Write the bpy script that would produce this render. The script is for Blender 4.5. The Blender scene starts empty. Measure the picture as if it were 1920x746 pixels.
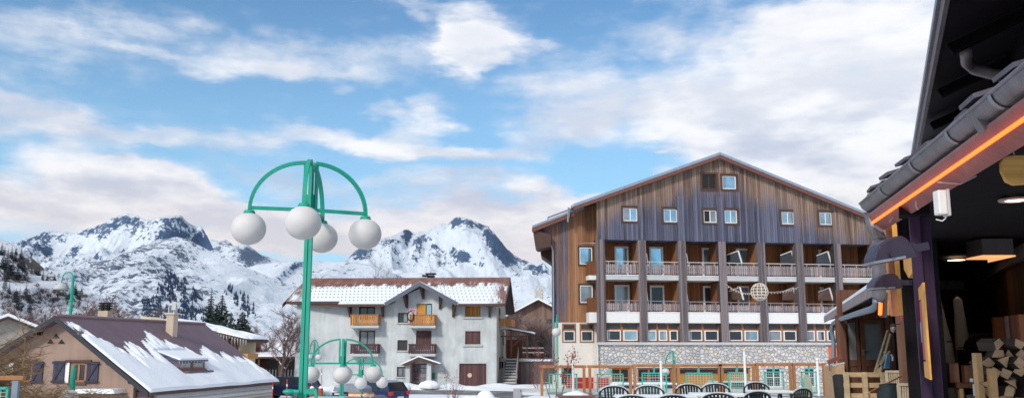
import bpy, math, random
from mathutils import Vector, Matrix, noise
R = math.radians
scene = bpy.context.scene
COL = scene.collection
FPX, PITCH, EYE = 1680.0, R(9.5), 1.65
CP, SP = math.cos(PITCH), math.sin(PITCH)
CAM = Vector((0, 0, EYE))
FWD = Vector((0, CP, SP)); UPV = Vector((0, -SP, CP)); RT = Vector((1, 0, 0))

def ray(px, py):
    return RT * ((px - 960) / FPX) + UPV * ((373 - py) / FPX) + FWD
def W(px, py, Y):                      # the point of the photograph's ray at world y = Y
    d = ray(px, py); return CAM + d * (Y / d.y)
def Zp(px, py, z):                     # ... at world height z
    d = ray(px, py); return CAM + d * ((z - EYE) / d.z)
def proj(p):
    v = Vector(p) - CAM; k = v.dot(FWD)
    return 960 + FPX * v.dot(RT) / k, 373 - FPX * v.dot(UPV) / k

# ---------------------------------------------------------------- materials
def new_mat(name):
    m = bpy.data.materials.new(name); m.use_nodes = True
    nt = m.node_tree; b = nt.nodes['Principled BSDF']
    return m, nt, b
def N(nt, t, **kw):
    n = nt.nodes.new(t)
    for k, v in kw.items():
        if k.startswith('i_'):
            key = k[2:]; n.inputs[int(key) if key.isdigit() else key].default_value = v
        else: setattr(n, k, v)
    return n
def math_n(nt, op, a, b=None, c=None, clamp=False):
    n = nt.nodes.new('ShaderNodeMath'); n.operation = op; n.use_clamp = clamp
    for i, v in enumerate((a, b, c)):
        if v is None: continue
        if isinstance(v, (int, float)): n.inputs[i].default_value = v
        else: nt.links.new(v, n.inputs[i])
    return n.outputs[0]
def mix_c(nt, f, a, b, mode='MIX'):
    n = nt.nodes.new('ShaderNodeMix'); n.data_type = 'RGBA'; n.blend_type = mode
    for i, v in ((0, f), (6, a), (7, b)):
        if isinstance(v, (int, float)): n.inputs[i].default_value = v
        elif isinstance(v, tuple): n.inputs[i].default_value = (*v[:3], 1)
        else: nt.links.new(v, n.inputs[i])
    return n.outputs[2]
def ramp(nt, f, stops):
    n = nt.nodes.new('ShaderNodeValToRGB'); e = n.color_ramp.elements
    while len(e) < len(stops): e.new(0.5)
    for x, (p, c) in zip(e, stops):
        x.position = p; x.color = (*c, 1) if isinstance(c, tuple) else (c, c, c, 1)
    nt.links.new(f, n.inputs[0]); return n.outputs[0]
def mrange(nt, v, a, b, c=0.0, d=1.0, smooth=True):
    n = nt.nodes.new('ShaderNodeMapRange'); n.interpolation_type = 'SMOOTHSTEP' if smooth else 'LINEAR'
    nt.links.new(v, n.inputs[0])
    for i, x in enumerate((a, b, c, d)): n.inputs[i + 1].default_value = x
    return n.outputs[0]
def coords(nt, scale=(1, 1, 1), rot=(0, 0, 0), kind='Object'):
    tc = nt.nodes.new('ShaderNodeTexCoord'); mp = nt.nodes.new('ShaderNodeMapping')
    mp.inputs['Scale'].default_value = scale; mp.inputs['Rotation'].default_value = rot
    nt.links.new(tc.outputs[kind], mp.inputs[0]); return mp.outputs[0]
def noise_n(nt, vec, scale, detail=6, rough=0.55, dist=0.0):
    n = N(nt, 'ShaderNodeTexNoise'); n.inputs['Scale'].default_value = scale
    n.inputs['Detail'].default_value = detail; n.inputs['Roughness'].default_value = rough
    n.inputs['Distortion'].default_value = dist
    nt.links.new(vec, n.inputs['Vector']); return n.outputs[0]
def bump(nt, b, h, strength=0.3, dist=0.02):
    n = N(nt, 'ShaderNodeBump'); n.inputs['Strength'].default_value = strength
    n.inputs['Distance'].default_value = dist
    nt.links.new(h, n.inputs['Height']); nt.links.new(n.outputs[0], b.inputs['Normal'])
_mc = {}
def plain(name, col, rough=0.6, metal=0.0, var=0.25, scale=6.0, bmp=0.15, stretch=(1, 1, 1)):
    if name in _mc: return _mc[name]
    m, nt, b = new_mat(name)
    v = coords(nt, stretch); f = noise_n(nt, v, scale)
    f2 = noise_n(nt, v, scale * 7, 3)
    k = math_n(nt, 'MULTIPLY_ADD', f, 0.7, math_n(nt, 'MULTIPLY', f2, 0.3))
    lo = tuple(c * (1 - var) for c in col); hi = tuple(min(1, c * (1 + var)) for c in col)
    c = ramp(nt, k, [(0.3, lo), (0.7, hi)])
    nt.links.new(c, b.inputs['Base Color'])
    b.inputs['Roughness'].default_value = rough; b.inputs['Metallic'].default_value = metal
    if bmp: bump(nt, b, f2, bmp)
    _mc[name] = m; return m
def emit(name, col, s):
    m, nt, b = new_mat(name)
    b.inputs['Base Color'].default_value = (*col, 1)
    b.inputs['Emission Color'].default_value = (*col, 1); b.inputs['Emission Strength'].default_value = s
    return m
def glass(name, col, metal, rough=0.04):
    m, nt, b = new_mat(name)
    f = noise_n(nt, coords(nt), 0.9, 3)
    c = ramp(nt, f, [(0.35, tuple(x * 0.65 for x in col)), (0.65, col)])
    nt.links.new(c, b.inputs['Base Color'])
    b.inputs['Metallic'].default_value = metal; b.inputs['Roughness'].default_value = rough
    bump(nt, b, noise_n(nt, coords(nt), 1.6, 2), 0.06, 0.05)
    return m
def planks(name, dark, light, width=0.14, axis=0, rough=0.8, grey=None, greyfn=None, gap=0.06):
    """boards: a tone for every board, knots and streaks along it, dark joints"""
    m, nt, b = new_mat(name)
    tc = N(nt, 'ShaderNodeTexCoord'); sp = N(nt, 'ShaderNodeSeparateXYZ'); nt.links.new(tc.outputs['Object'], sp.inputs[0])
    u = sp.outputs[axis]; k = math_n(nt, 'DIVIDE', u, width)
    fl = math_n(nt, 'FLOOR', k); fr = math_n(nt, 'FRACT', k)
    wn = N(nt, 'ShaderNodeTexWhiteNoise', noise_dimensions='1D'); nt.links.new(fl, wn.inputs['W'])
    st = [9.0, 9.0, 9.0]; st[2 if axis != 2 else 0] = 0.5
    cb = N(nt, 'ShaderNodeVectorMath', operation='ADD')
    mp = N(nt, 'ShaderNodeMapping'); mp.inputs['Scale'].default_value = st
    nt.links.new(tc.outputs['Object'], mp.inputs[0]); nt.links.new(mp.outputs[0], cb.inputs[0]); 
    sc = N(nt, 'ShaderNodeVectorMath', operation='SCALE'); nt.links.new(wn.outputs[1], sc.inputs[0]); sc.inputs['Scale'].default_value = 20
    nt.links.new(sc.outputs[0], cb.inputs[1])
    g = noise_n(nt, cb.outputs[0], 1.0, 5, 0.65)
    t = math_n(nt, 'MULTIPLY_ADD', wn.outputs[0], 0.45, math_n(nt, 'MULTIPLY', g, 0.75))
    c = ramp(nt, t, [(0.2, dark), (0.75, light)])
    if grey:
        gf = greyfn(nt, sp, wn.outputs[0], g)
        gc = ramp(nt, t, [(0.22, grey[0]), (0.8, grey[1])])
        c = mix_c(nt, gf, c, gc)
    j = math_n(nt, 'LESS_THAN', fr, gap)
    c = mix_c(nt, math_n(nt, 'MULTIPLY', j, 0.75), c, tuple(x * 0.2 for x in dark))
    nt.links.new(c, b.inputs['Base Color']); b.inputs['Roughness'].default_value = rough
    h = math_n(nt, 'SUBTRACT', math_n(nt, 'MULTIPLY', g, 0.3), j)
    bump(nt, b, h, 0.5, 0.02)
    return m
def snow_mat(name='snow', scale=1.0, blue=(0.78, 0.83, 0.9)):
    m, nt, b = new_mat(name); v = coords(nt)
    f = noise_n(nt, v, 0.8 * scale, 6, 0.6); f2 = noise_n(nt, v, 7 * scale, 4)
    nt.links.new(ramp(nt, f, [(0.3, (.82, .87, .93)), (0.7, (0.90, 0.92, 0.94))]), b.inputs['Base Color'])
    b.inputs['Roughness'].default_value = 0.65
    bump(nt, b, math_n(nt, 'ADD', f, math_n(nt, 'MULTIPLY', f2, 0.25)), 0.5, 0.15 / scale)
    return m

# ---------------------------------------------------------------- mesh builder
ROOT = {}
class MB:
    def __init__(s): s.v = []; s.f = []
    def add(s, vs, fs):
        o = len(s.v); s.v += [Vector(v) for v in vs]; s.f += [tuple(i + o for i in f) for f in fs]; return s
    def box(s, x0, x1, y0, y1, z0, z1):
        x0, x1 = sorted((x0, x1)); y0, y1 = sorted((y0, y1)); z0, z1 = sorted((z0, z1))
        return s.add([(x, y, z) for z in (z0, z1) for y in (y0, y1) for x in (x0, x1)],
                     [(0, 2, 3, 1), (4, 5, 7, 6), (0, 1, 5, 4), (2, 6, 7, 3), (0, 4, 6, 2), (1, 3, 7, 5)])
    def obox(s, c, sx, sy, sz, M=None):
        M = M or Matrix()
        c = Vector(c); vs = [c + M.to_3x3() @ Vector((x * sx / 2, y * sy / 2, z * sz / 2)) for z in (-1, 1) for y in (-1, 1) for x in (-1, 1)]
        return s.add(vs, [(0, 2, 3, 1), (4, 5, 7, 6), (0, 1, 5, 4), (2, 6, 7, 3), (0, 4, 6, 2), (1, 3, 7, 5)])
    def bar(s, a, b, w, h=None, up=(0, 0, 1)):
        a = Vector(a); b = Vector(b); h = h or w; d = (b - a).normalized(); up = Vector(up)
        if abs(d.dot(up)) > 0.98: up = Vector((0, 1, 0))
        x = d.cross(up).normalized() * w / 2; y = x.cross(d).normalized() * h / 2
        vs = [p + i * x + j * y for p in (a, b) for i, j in ((-1, -1), (1, -1), (1, 1), (-1, 1))]
        return s.add(vs, [(0, 1, 2, 3), (7, 6, 5, 4), (0, 4, 5, 1), (1, 5, 6, 2), (2, 6, 7, 3), (3, 7, 4, 0)])
    def tube(s, pts, r, n=8, cap=True):
        pts = [Vector(p) for p in pts]; rs = r if isinstance(r, (list, tuple)) else [r] * len(pts)
        o = len(s.v); up = Vector((0.13, 0.07, 1)).normalized(); prev = None
        for i, p in enumerate(pts):
            d = (pts[min(i + 1, len(pts) - 1)] - pts[max(i - 1, 0)]).normalized()
            if prev is None:
                x = d.cross(up)
                if x.length < 0.15: x = d.cross(Vector((1, 0, 0)))
            else: x = prev - d * prev.dot(d)
            x.normalize(); prev = x; y = d.cross(x)
            for k in range(n):
                a = 2 * math.pi * k / n; s.v.append(p + (x * math.cos(a) + y * math.sin(a)) * rs[i])
        for i in range(len(pts) - 1):
            for k in range(n):
                k2 = (k + 1) % n; s.f.append((o + i * n + k, o + i * n + k2, o + (i + 1) * n + k2, o + (i + 1) * n + k))
        if cap:
            s.f.append(tuple(o + k for k in range(n))[::-1]); s.f.append(tuple(o + (len(pts) - 1) * n + k for k in range(n)))
        return s
    def lathe(s, prof, c=(0, 0, 0), n=24):
        c = Vector(c); o = len(s.v)
        for r, z in prof:
            for k in range(n):
                a = 2 * math.pi * k / n; s.v.append(c + Vector((r * math.cos(a), r * math.sin(a), z)))
        for i in range(len(prof) - 1):
            for k in range(n):
                k2 = (k + 1) % n; s.f.append((o + i * n + k, o + i * n + k2, o + (i + 1) * n + k2, o + (i + 1) * n + k))
        return s
    def ball(s, c, r, sc=(1, 1, 1), n=20, m=12):
        prof = [(max(1e-4, r * math.sin(math.pi * i / m)), -r * math.cos(math.pi * i / m)) for i in range(m + 1)]
        o = len(s.v); s.lathe(prof, (0, 0, 0), n); c = Vector(c)
        for i in range(o, len(s.v)): s.v[i] = c + Vector((s.v[i].x * sc[0], s.v[i].y * sc[1], s.v[i].z * sc[2]))
        return s
    def prism(s, poly, off):
        poly = [Vector(p) for p in poly]; off = Vector(off); n = len(poly)
        return s.add(poly + [p + off for p in poly],
                     [tuple(range(n))[::-1], tuple(range(n, 2 * n))] + [(i, (i + 1) % n, n + (i + 1) % n, n + i) for i in range(n)])
    def quad(s, *p): return s.add(p, [tuple(range(len(p)))])
    def build(s, name, mat, parent=None, world=False, smooth=False, label=None, bevel=0, kind=None):
        me = bpy.data.meshes.new(name)
        vs = s.v
        if world and parent is not None:
            r = parent
            while r.parent: r = r.parent
            Mi = ROOT[r].inverted(); vs = [Mi @ v for v in vs]
        me.from_pydata([tuple(v) for v in vs], [], s.f); me.update()
        if mat: me.materials.append(mat)
        if smooth: me.polygons.foreach_set('use_smooth', [True] * len(me.polygons))
        o = bpy.data.objects.new(name, me); COL.objects.link(o)
        if parent is not None: o.parent = parent
        if label: o['label'] = label
        if kind: o['kind'] = kind
        if bevel:
            b = o.modifiers.new('bevel', 'BEVEL'); b.width = bevel; b.segments = 2; b.limit_method = 'ANGLE'
        if parent is None: ROOT[o] = Matrix()
        return o
def tag(o, label, cat, group=None, kind=None):
    o['label'] = label; o['category'] = cat
    if group: o['group'] = group
    if kind: o['kind'] = kind
    return o
def thing(name, label, cat, loc=(0, 0, 0), rot=0.0, group=None):
    o = bpy.data.objects.new(name, None); COL.objects.link(o); o.empty_display_size = 0.3
    o.location = loc; o.rotation_euler = (0, 0, rot)
    ROOT[o] = Matrix.Translation(Vector(loc)) @ Matrix.Rotation(rot, 4, 'Z')
    return tag(o, label, cat, group)
def structure(name, mb, mat, smooth=False):
    o = mb.build(name, mat, smooth=smooth); o['kind'] = 'structure'; return o
CH = {}
def copy_thing(src, loc, rot, label=None, scale=None):
    kids = [c for c in bpy.data.objects if c.parent == src] if src not in CH else CH[src]
    CH[src] = kids
    r = src.copy(); COL.objects.link(r); r.location = loc; r.rotation_euler = (0, 0, rot)
    if scale: r.scale = scale if isinstance(scale, tuple) else (scale,) * 3
    if label: r['label'] = label
    ROOT[r] = Matrix.Translation(Vector(loc)) @ Matrix.Rotation(rot, 4, 'Z')
    for c in kids:
        sub = CH.get(c)
        if sub is None: sub = CH[c] = [g for g in bpy.data.objects if g.parent == c]
        d = c.copy(); COL.objects.link(d); d.parent = r
        for g in sub:
            e = g.copy(); COL.objects.link(e); e.parent = d
    return r
def text_to_mesh(t):
    dg = bpy.context.evaluated_depsgraph_get(); dg.update(); me = bpy.data.meshes.new_from_object(t.evaluated_get(dg)); mat = t.data.materials[0]
    o = bpy.data.objects.new(t.name, me); o.parent = t.parent; o.location = t.location; o.rotation_euler = t.rotation_euler; COL.objects.link(o)
    if not me.materials: me.materials.append(mat)
    n = t.name; bpy.data.objects.remove(t); o.name = n; return o
class Fr:                                # a facade frame: x along it, y into it, z up
    def __init__(s, loc, rot):
        s.loc = Vector(loc); s.rot = rot
        s.M = Matrix.Translation(s.loc) @ Matrix.Rotation(rot, 4, 'Z'); s.Mi = s.M.inverted()
    def uz(s, px, py, w=0.0):
        o = s.Mi @ CAM; d = s.Mi.to_3x3() @ ray(px, py); p = o + d * ((w - o.y) / d.y)
        return p.x, p.z
    def p(s, px, py, w=0.0):
        u, z = s.uz(px, py, w); return Vector((u, w, z))
    def rect(s, x0, y0, x1, y1, w=0.0):
        cx, cy = (x0 + x1) / 2, (y0 + y1) / 2
        return s.uz(x0, cy, w)[0], s.uz(x1, cy, w)[0], s.uz(cx, y1, w)[1], s.uz(cx, y0, w)[1]
def ring(mb, u0, u1, z0, z1, w0, w1, t):
    mb.box(u0, u1, w0, w1, z0, z0 + t); mb.box(u0, u1, w0, w1, z1 - t, z1)
    mb.box(u0, u0 + t, w0, w1, z0 + t, z1 - t); mb.box(u1 - t, u1, w0, w1, z0 + t, z1 - t); return mb
def window(par, r, w, fm, gm, t=0.08, mull=1, cross=0, sill=None, name='window', halves=None, label=None):
    u0, u1, z0, z1 = r; mb = MB(); ring(mb, u0, u1, z0, z1, w - 0.05, w + 0.04, t)
    for i in range(mull):
        c = u0 + (u1 - u0) * (i + 1) / (mull + 1); mb.box(c - t * .45, c + t * .45, w - 0.042, w + 0.035, z0 + t, z1 - t)
    for i in range(cross):
        c = z0 + (z1 - z0) * (i + 1) / (cross + 1); mb.box(u0 + t, u1 - t, w - 0.03, w + 0.03, c - t * .25, c + t * .25)
    f = mb.build(name, fm, par, label=label)
    gs = halves or [gm] * 1; n = len(gs)
    for i, g in enumerate(gs):
        a = u0 + t * .5 + (u1 - u0 - t) * i / n; b = u0 + t * .5 + (u1 - u0 - t) * (i + 1) / n
        MB().box(a, b, w - 0.005, w + 0.015, z0 + t * .5, z1 - t * .5).build('pane', g, f)
    if sill: MB().box(u0 - .12, u1 + .12, w - 0.32, w - .052, z0 - 0.1, z0 - 0.01).build('sill', sill, f)
    return f
def wall_holes(mb, u0, u1, z0, z1, holes, w0, depth, thick=0.3):
    us = sorted({u0, u1, *[max(u0, min(u1, h[i])) for h in holes for i in (0, 1)]})
    zs = sorted({z0, z1, *[max(z0, min(z1, h[i])) for h in holes for i in (2, 3)]})
    for a, b in zip(us, us[1:]):
        for c, d in zip(zs, zs[1:]):
            m, n = (a + b) / 2, (c + d) / 2
            if any(h[0] < m < h[1] and h[2] < n < h[3] for h in holes): continue
            mb.quad((a, w0, c), (b, w0, c), (b, w0, d), (a, w0, d))
    for h in holes:
        a, b, c, d = h[:4]; e = w0 + depth
        mb.quad((a, w0, c), (a, w0, d), (a, e, d), (a, e, c)); mb.quad((b, w0, d), (b, w0, c), (b, e, c), (b, e, d))
        mb.quad((a, w0, d), (b, w0, d), (b, e, d), (a, e, d)); mb.quad((b, w0, c), (a, w0, c), (a, e, c), (b, e, c))
        mb.quad((a, e, c), (b, e, c), (b, e, d), (a, e, d))
    return mb
def gz(x, y):                             # height of the street level
    def sm(t): t = max(0, min(1, t)); return t * t * (3 - 2 * t)
    z = -2.3 + 0.6 * sm((y - 28) / 10) + 0.12 * sm((y - 60) / 18)
    z += 1.2 * sm((y - 95) / 60)
    if y < 120: z += 0.03 * noise.noise(Vector((x * .2, y * .2, 0)))
    return z
# ================================================================ WORLD: sky with clouds
SUN_EL, SUN_AZ = R(32), R(-150)          # sun behind the camera's left shoulder (azimuth from +Y)
world = bpy.data.worlds.new("World"); scene.world = world; world.use_nodes = True
nt = world.node_tree; bg = nt.nodes['Background']
sky = N(nt, 'ShaderNodeTexSky', sky_type='NISHITA', sun_disc=False, sun_elevation=SUN_EL, sun_rotation=SUN_AZ)
sky.air_density = 1.0; sky.dust_density = 0.6; sky.ozone_density = 4.0
tc = N(nt, 'ShaderNodeTexCoord')
sp = N(nt, 'ShaderNodeSeparateXYZ'); nt.links.new(tc.outputs['Generated'], sp.inputs[0])
az = math_n(nt, 'ARCTAN2', sp.outputs[0], sp.outputs[1]); el = math_n(nt, 'ARCSINE', sp.outputs[2])
cb = N(nt, 'ShaderNodeCombineXYZ'); nt.links.new(az, cb.inputs[0]); nt.links.new(el, cb.inputs[1])
AE = cb.outputs[0]
def wcoord(sx, sy, off=(0, 0, 0), rot=0):
    mp = N(nt, 'ShaderNodeMapping'); mp.inputs['Scale'].default_value = (sx, sy, 1)
    mp.inputs['Location'].default_value = off; mp.inputs['Rotation'].default_value = (0, 0, rot)
    nt.links.new(AE, mp.inputs[0]); return mp.outputs[0]
# turbulence that frays the cloud edges
wz = N(nt, 'ShaderNodeTexNoise'); wz.inputs['Scale'].default_value = 1; wz.inputs['Detail'].default_value = 5
wz.inputs['Roughness'].default_value = 0.6; nt.links.new(wcoord(5, 13), wz.inputs['Vector'])
wsub = N(nt, 'ShaderNodeVectorMath', operation='SUBTRACT'); nt.links.new(wz.outputs[1], wsub.inputs[0]); wsub.inputs[1].default_value = (.5, .5, .5)
wsc = N(nt, 'ShaderNodeVectorMath', operation='MULTIPLY'); nt.links.new(wsub.outputs[0], wsc.inputs[0]); wsc.inputs[1].default_value = (0.24, 0.11, 0)
wad = N(nt, 'ShaderNodeVectorMath', operation='ADD'); nt.links.new(AE, wad.inputs[0]); nt.links.new(wsc.outputs[0], wad.inputs[1])
def cloud(cx, cy, rx, ry, amp, rot=0.0):
    d = ray(cx, cy).normalized(); a0, e0 = math.atan2(d.x, d.y), math.asin(d.z)
    ra, re = rx / FPX, ry / FPX
    mp = N(nt, 'ShaderNodeMapping', vector_type='TEXTURE')
    mp.inputs['Location'].default_value = (a0, e0, 0); mp.inputs['Rotation'].default_value = (0, 0, R(rot)); mp.inputs['Scale'].default_value = (ra, re, 1)
    nt.links.new(wad.outputs[0], mp.inputs[0])
    ln = N(nt, 'ShaderNodeVectorMath', operation='LENGTH'); nt.links.new(mp.outputs[0], ln.inputs[0])
    return mrange(nt, ln.outputs[1], 1.35, 0.15, 0, amp)
CL = [ # px, py, rx, ry, amount, tilt
 (300, 75, 360, 50, .34, -3), (300, 95, 220, 20, .3, -4), (620, 100, 330, 50, .36, -4), (60, 70, 200, 50, .34, 0), (560, 120, 160, 20, .3, -3), (800, 90, 200, 60, .22, 0),
 (60, 205, 200, 32, .75, -6), (330, 238, 260, 30, .70, -5), (620, 252, 240, 26, .62, -3), (850, 275, 220, 30, .85, -3),
 (190, 300, 170, 40, .85, -12), (120, 350, 260, 60, .75, -5), (330, 370, 190, 60, .80, -20), (200, 420, 520, 70, .85, 0),
 (880, 50, 85, 60, .8, 0), (845, 95, 40, 40, .45, 0), (925, 100, 60, 35, .5, -20), (885, 140, 45, 40, .7, 0), (785, 20, 35, 30, .4, 0), (770, 215, 95, 38, .75, 20), (960, 80, 60, 40, .5, 0), (700, 195, 40, 22, .4, -30),
 (1180, 190, 250, 50, .62, 4), (1060, 245, 180, 35, .6, 3), (1050, 150, 130, 50, .45, 0), (1350, 80, 300, 60, .55, 3),
 (1430, 180, 230, 90, .8, 8), (1620, 130, 220, 160, .9, 0), (1560, 60, 160, 80, .45, 0), (1300, 250, 170, 50, .6, -20), (1480, 270, 200, 50, .6, 0),
 (1650, 320, 220, 90, .95, 0), (1900, 200, 300, 300, .95, 0), (1420, 330, 160, 40, .4, 0),
 (1040, 375, 90, 34, 1.0, 0), (1170, 350, 110, 26, .8, 12), (1230, 268, 16, 7, .9, 0), (760, 410, 200, 45, .75, 0), (870, 350, 200, 40, .5, 0),
 (960, 430, 190, 60, .95, 0), (1700, 420, 260, 90, .9, 0), (1500, 380, 240, 60, .6, 0), (1250, 430, 300, 60, .6, 0), (1100, 470, 200, 60, .7, 0), (700, 330, 260, 40, .28, 0), (60, 130, 200, 60, .2, 0), (1250, 20, 200, 40, .25, 0), (470, 440, 220, 60, .9, 0), (560, 340, 150, 40, .40, 0), (640,470,300,40,.8,0),
]
tot = None
for c in CL:
    o = cloud(*c); tot = o if tot is None else math_n(nt, 'ADD', tot, o)
tot = math_n(nt, 'MINIMUM', tot, 1.15)
fb = N(nt, 'ShaderNodeTexNoise'); fb.inputs['Scale'].default_value = 1; fb.inputs['Detail'].default_value = 9; fb.inputs['Roughness'].default_value = .6
nt.links.new(wcoord(9, 34, (3, 1, 0), R(-3)), fb.inputs['Vector'])
fb2 = N(nt, 'ShaderNodeTexNoise'); fb2.inputs['Scale'].default_value = 1; fb2.inputs['Detail'].default_value = 7; fb2.inputs['Roughness'].default_value = .55
nt.links.new(wcoord(26, 40, (7, 2, 0)), fb2.inputs['Vector'])
# the rest of the sky (out of the photograph's frame): broken clouds everywhere
g0 = N(nt, 'ShaderNodeTexNoise'); g0.inputs['Scale'].default_value = 1; g0.inputs['Detail'].default_value = 3
nt.links.new(wcoord(2.2, 4.5, (1.7, 4, 0)), g0.inputs['Vector'])
outside = math_n(nt, 'MAXIMUM', mrange(nt, math_n(nt, 'ABSOLUTE', az), 0.6, 0.85), mrange(nt, el, 0.42, 0.6))
gen = math_n(nt, 'MULTIPLY', outside, mrange(nt, g0.outputs[0], 0.4, 0.58, 0.2, 0.95))
tot = math_n(nt, 'ADD', tot, gen)
dn = math_n(nt, 'ADD', tot, math_n(nt, 'MULTIPLY', math_n(nt, 'SUBTRACT', fb.outputs[0], .5), 1.15))
dn = math_n(nt, 'ADD', dn, math_n(nt, 'MULTIPLY', math_n(nt, 'SUBTRACT', fb2.outputs[0], .5), 0.75))
cov = mrange(nt, dn, 0.02, 1.12)
# cloud tone: bright where thick and high, greyer-lilac bases low in the sky
sh = N(nt, 'ShaderNodeTexNoise'); sh.inputs['Scale'].default_value = 1; sh.inputs['Detail'].default_value = 6; sh.inputs['Roughness'].default_value = .55
nt.links.new(wcoord(7, 20, (11, 5, 0)), sh.inputs['Vector'])
low = mrange(nt, el, 0.34, 0.15, 0.0, 0.75)
grey = math_n(nt, 'MULTIPLY', mrange(nt, sh.outputs[0], 0.38, 0.62), math_n(nt, 'ADD', low, 0.3), clamp=True)
ccol = mix_c(nt, grey, (0.90, 0.90, 0.92), (0.48, 0.53, 0.66))
warm = math_n(nt, 'MULTIPLY', mrange(nt, el, 0.22, 0.10), 0.5)
ccol = mix_c(nt, warm, ccol, (0.86, 0.74, 0.68))
scl = N(nt, 'ShaderNodeVectorMath', operation='SCALE'); scl.inputs['Scale'].default_value = SKYK = 0.115
nt.links.new(sky.outputs[0], scl.inputs[0])
# thin high veil: a little more white towards the horizon
blue = mix_c(nt, mrange(nt, el, 0.42, 0.10, 0.0, 0.40), scl.outputs[0], (0.50, 0.68, 0.86))
blue = mix_c(nt, 1.0, blue, (0.86, 1.08, 1.12), 'MULTIPLY')
fin = mix_c(nt, math_n(nt, 'MULTIPLY', cov, 0.97), blue, ccol)
nt.links.new(fin, bg.inputs['Color']); bg.inputs['Strength'].default_value = 1.0

sun = bpy.data.lights.new('sun', 'SUN'); sun.energy = 2.2; sun.angle = R(9); sun.color = (1.0, 0.93, 0.84)
so = bpy.data.objects.new('sun', sun); COL.objects.link(so)
sd = Vector((math.sin(SUN_AZ) * math.cos(SUN_EL), math.cos(SUN_AZ) * math.cos(SUN_EL), math.sin(SUN_EL)))
so.rotation_euler = sd.to_track_quat('Z', 'Y').to_euler(); so.location = sd * 50

cam = bpy.data.cameras.new('camera'); co = bpy.data.objects.new('camera', cam); COL.objects.link(co)
cam.sensor_width = 36; cam.lens = 36 * FPX / 1920; cam.clip_start = 0.05; cam.clip_end = 20000
co.location = CAM; co.rotation_euler = (math.pi / 2 + PITCH, 0, 0); scene.camera = co
vs = scene.view_settings; vs.view_transform = 'Standard'; vs.look = 'None'; vs.gamma = 1; vs.exposure = 0.2; vs.use_curve_mapping = False
scene.cycles.use_denoising = True; scene.cycles.max_bounces = 6; scene.cycles.caustics_reflective = False; scene.cycles.caustics_refractive = False

# ================================================================ GROUND
M_SNOW = snow_mat('snow')
def ground_mat():
    m, nt, b = new_mat('snowy_ground'); v = coords(nt)
    f = noise_n(nt, v, 0.11, 8, 0.62); f2 = noise_n(nt, v, 1.5, 6, 0.6)
    k = math_n(nt, 'MULTIPLY_ADD', f2, 0.25, f)
    c = ramp(nt, k, [(0.40, (0.10, 0.09, 0.08)), (0.50, (0.42, 0.42, 0.43)), (0.58, (0.80, 0.83, 0.88))])
    nt.links.new(c, b.inputs['Base Color']); b.inputs['Roughness'].default_value = .7
    bump(nt, b, f2, 0.6, 0.08); return m
g = MB()
xs = [-6000, -2500, -900, -300, -140] + [-100 + 4 * i for i in range(51)] + [140, 300, 900, 2500, 6000]
ys = [-300, -60, -10] + [2 * i for i in range(70)] + [150, 170, 200, 260, 350, 500, 900, 2000, 4000, 9000]
for y in ys:
    for x in xs: g.v.append(Vector((x, y, gz(x, y))))
nx = len(xs)
for j in range(len(ys) - 1):
    for i in range(nx - 1): g.f.append((j * nx + i, j * nx + i + 1, (j + 1) * nx + i + 1, (j + 1) * nx + i))
structure('ground', g, ground_mat(), smooth=True)
# road in front of the grey house, cleared and slushy
def road_mat():
    m, nt, b = new_mat('wet_asphalt'); v = coords(nt, (1, 3, 1)); f = noise_n(nt, v, .5, 7, .6)
    c = ramp(nt, f, [(0.42, (0.07, 0.07, 0.075)), (0.55, (0.16, 0.155, 0.15)), (0.68, (0.6, 0.62, 0.66))])
    nt.links.new(c, b.inputs['Base Color']); b.inputs['Roughness'].default_value = .45; bump(nt, b, f, .3, .05); return m
rd = MB()
path = [(-60, 66), (-30, 70), (-12, 71.5), (-6, 71), (0, 69), (2.5, 62), (4, 54), (6, 44), (14, 38.5)]
L_, R_ = [], []
for i, p in enumerate(path):
    q0 = Vector(path[max(0, i - 1)]); q1 = Vector(path[min(len(path) - 1, i + 1)]); d = (q1 - q0).normalized(); nrm = Vector((-d.y, d.x)) * 2.7
    for S, LL in ((1, L_), (-1, R_)): q = Vector(p) + nrm * S; LL.append((q.x, q.y, gz(q.x, q.y) + .03))
for i in range(len(path) - 1): rd.quad(R_[i], R_[i + 1], L_[i + 1], L_[i])
structure('road', rd, road_mat())
# terrace (an L-shaped platform under the lamps, tables and the restaurant)
def terrace_mat():
    m, nt, b = new_mat('terrace_slabs'); v = coords(nt); f = noise_n(nt, v, 0.5, 8, .6)
    br = N(nt, 'ShaderNodeTexBrick'); nt.links.new(v, br.inputs['Vector']); br.inputs['Scale'].default_value = 1.2
    br.inputs['Color1'].default_value = (.3, .29, .28, 1); br.inputs['Color2'].default_value = (.24, .235, .23, 1); br.inputs['Mortar'].default_value = (.12, .12, .12, 1)
    sn = mrange(nt, f, .44, .54)
    nt.links.new(mix_c(nt, sn, br.outputs[0], (.84, .87, .9)), b.inputs['Base Color']); b.inputs['Roughness'].default_value = .7
    bump(nt, b, math_n(nt, 'ADD', f, noise_n(nt, v, 6, 4)), .5, .04); return m
poly = [(-15, -6), (40, -6), (40, 36), (0.3, 36), (0.3, 21), (-15, 21)]
tb = MB().prism([(x, y, -3.2) for x, y in poly], (0, 0, 3.2)); structure('terrace', tb, terrace_mat())
tk = MB(); tk.box(.05, 40, 36, 36.25, -3.2, .12); tk.box(.05, .3, 21.25, 36, -3.2, .12); tk.box(-15, .3, 21, 21.25, -3.2, .12)
structure('terrace_kerb', tk, plain('kerb_concrete', (.42, .41, .4), .85))

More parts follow.
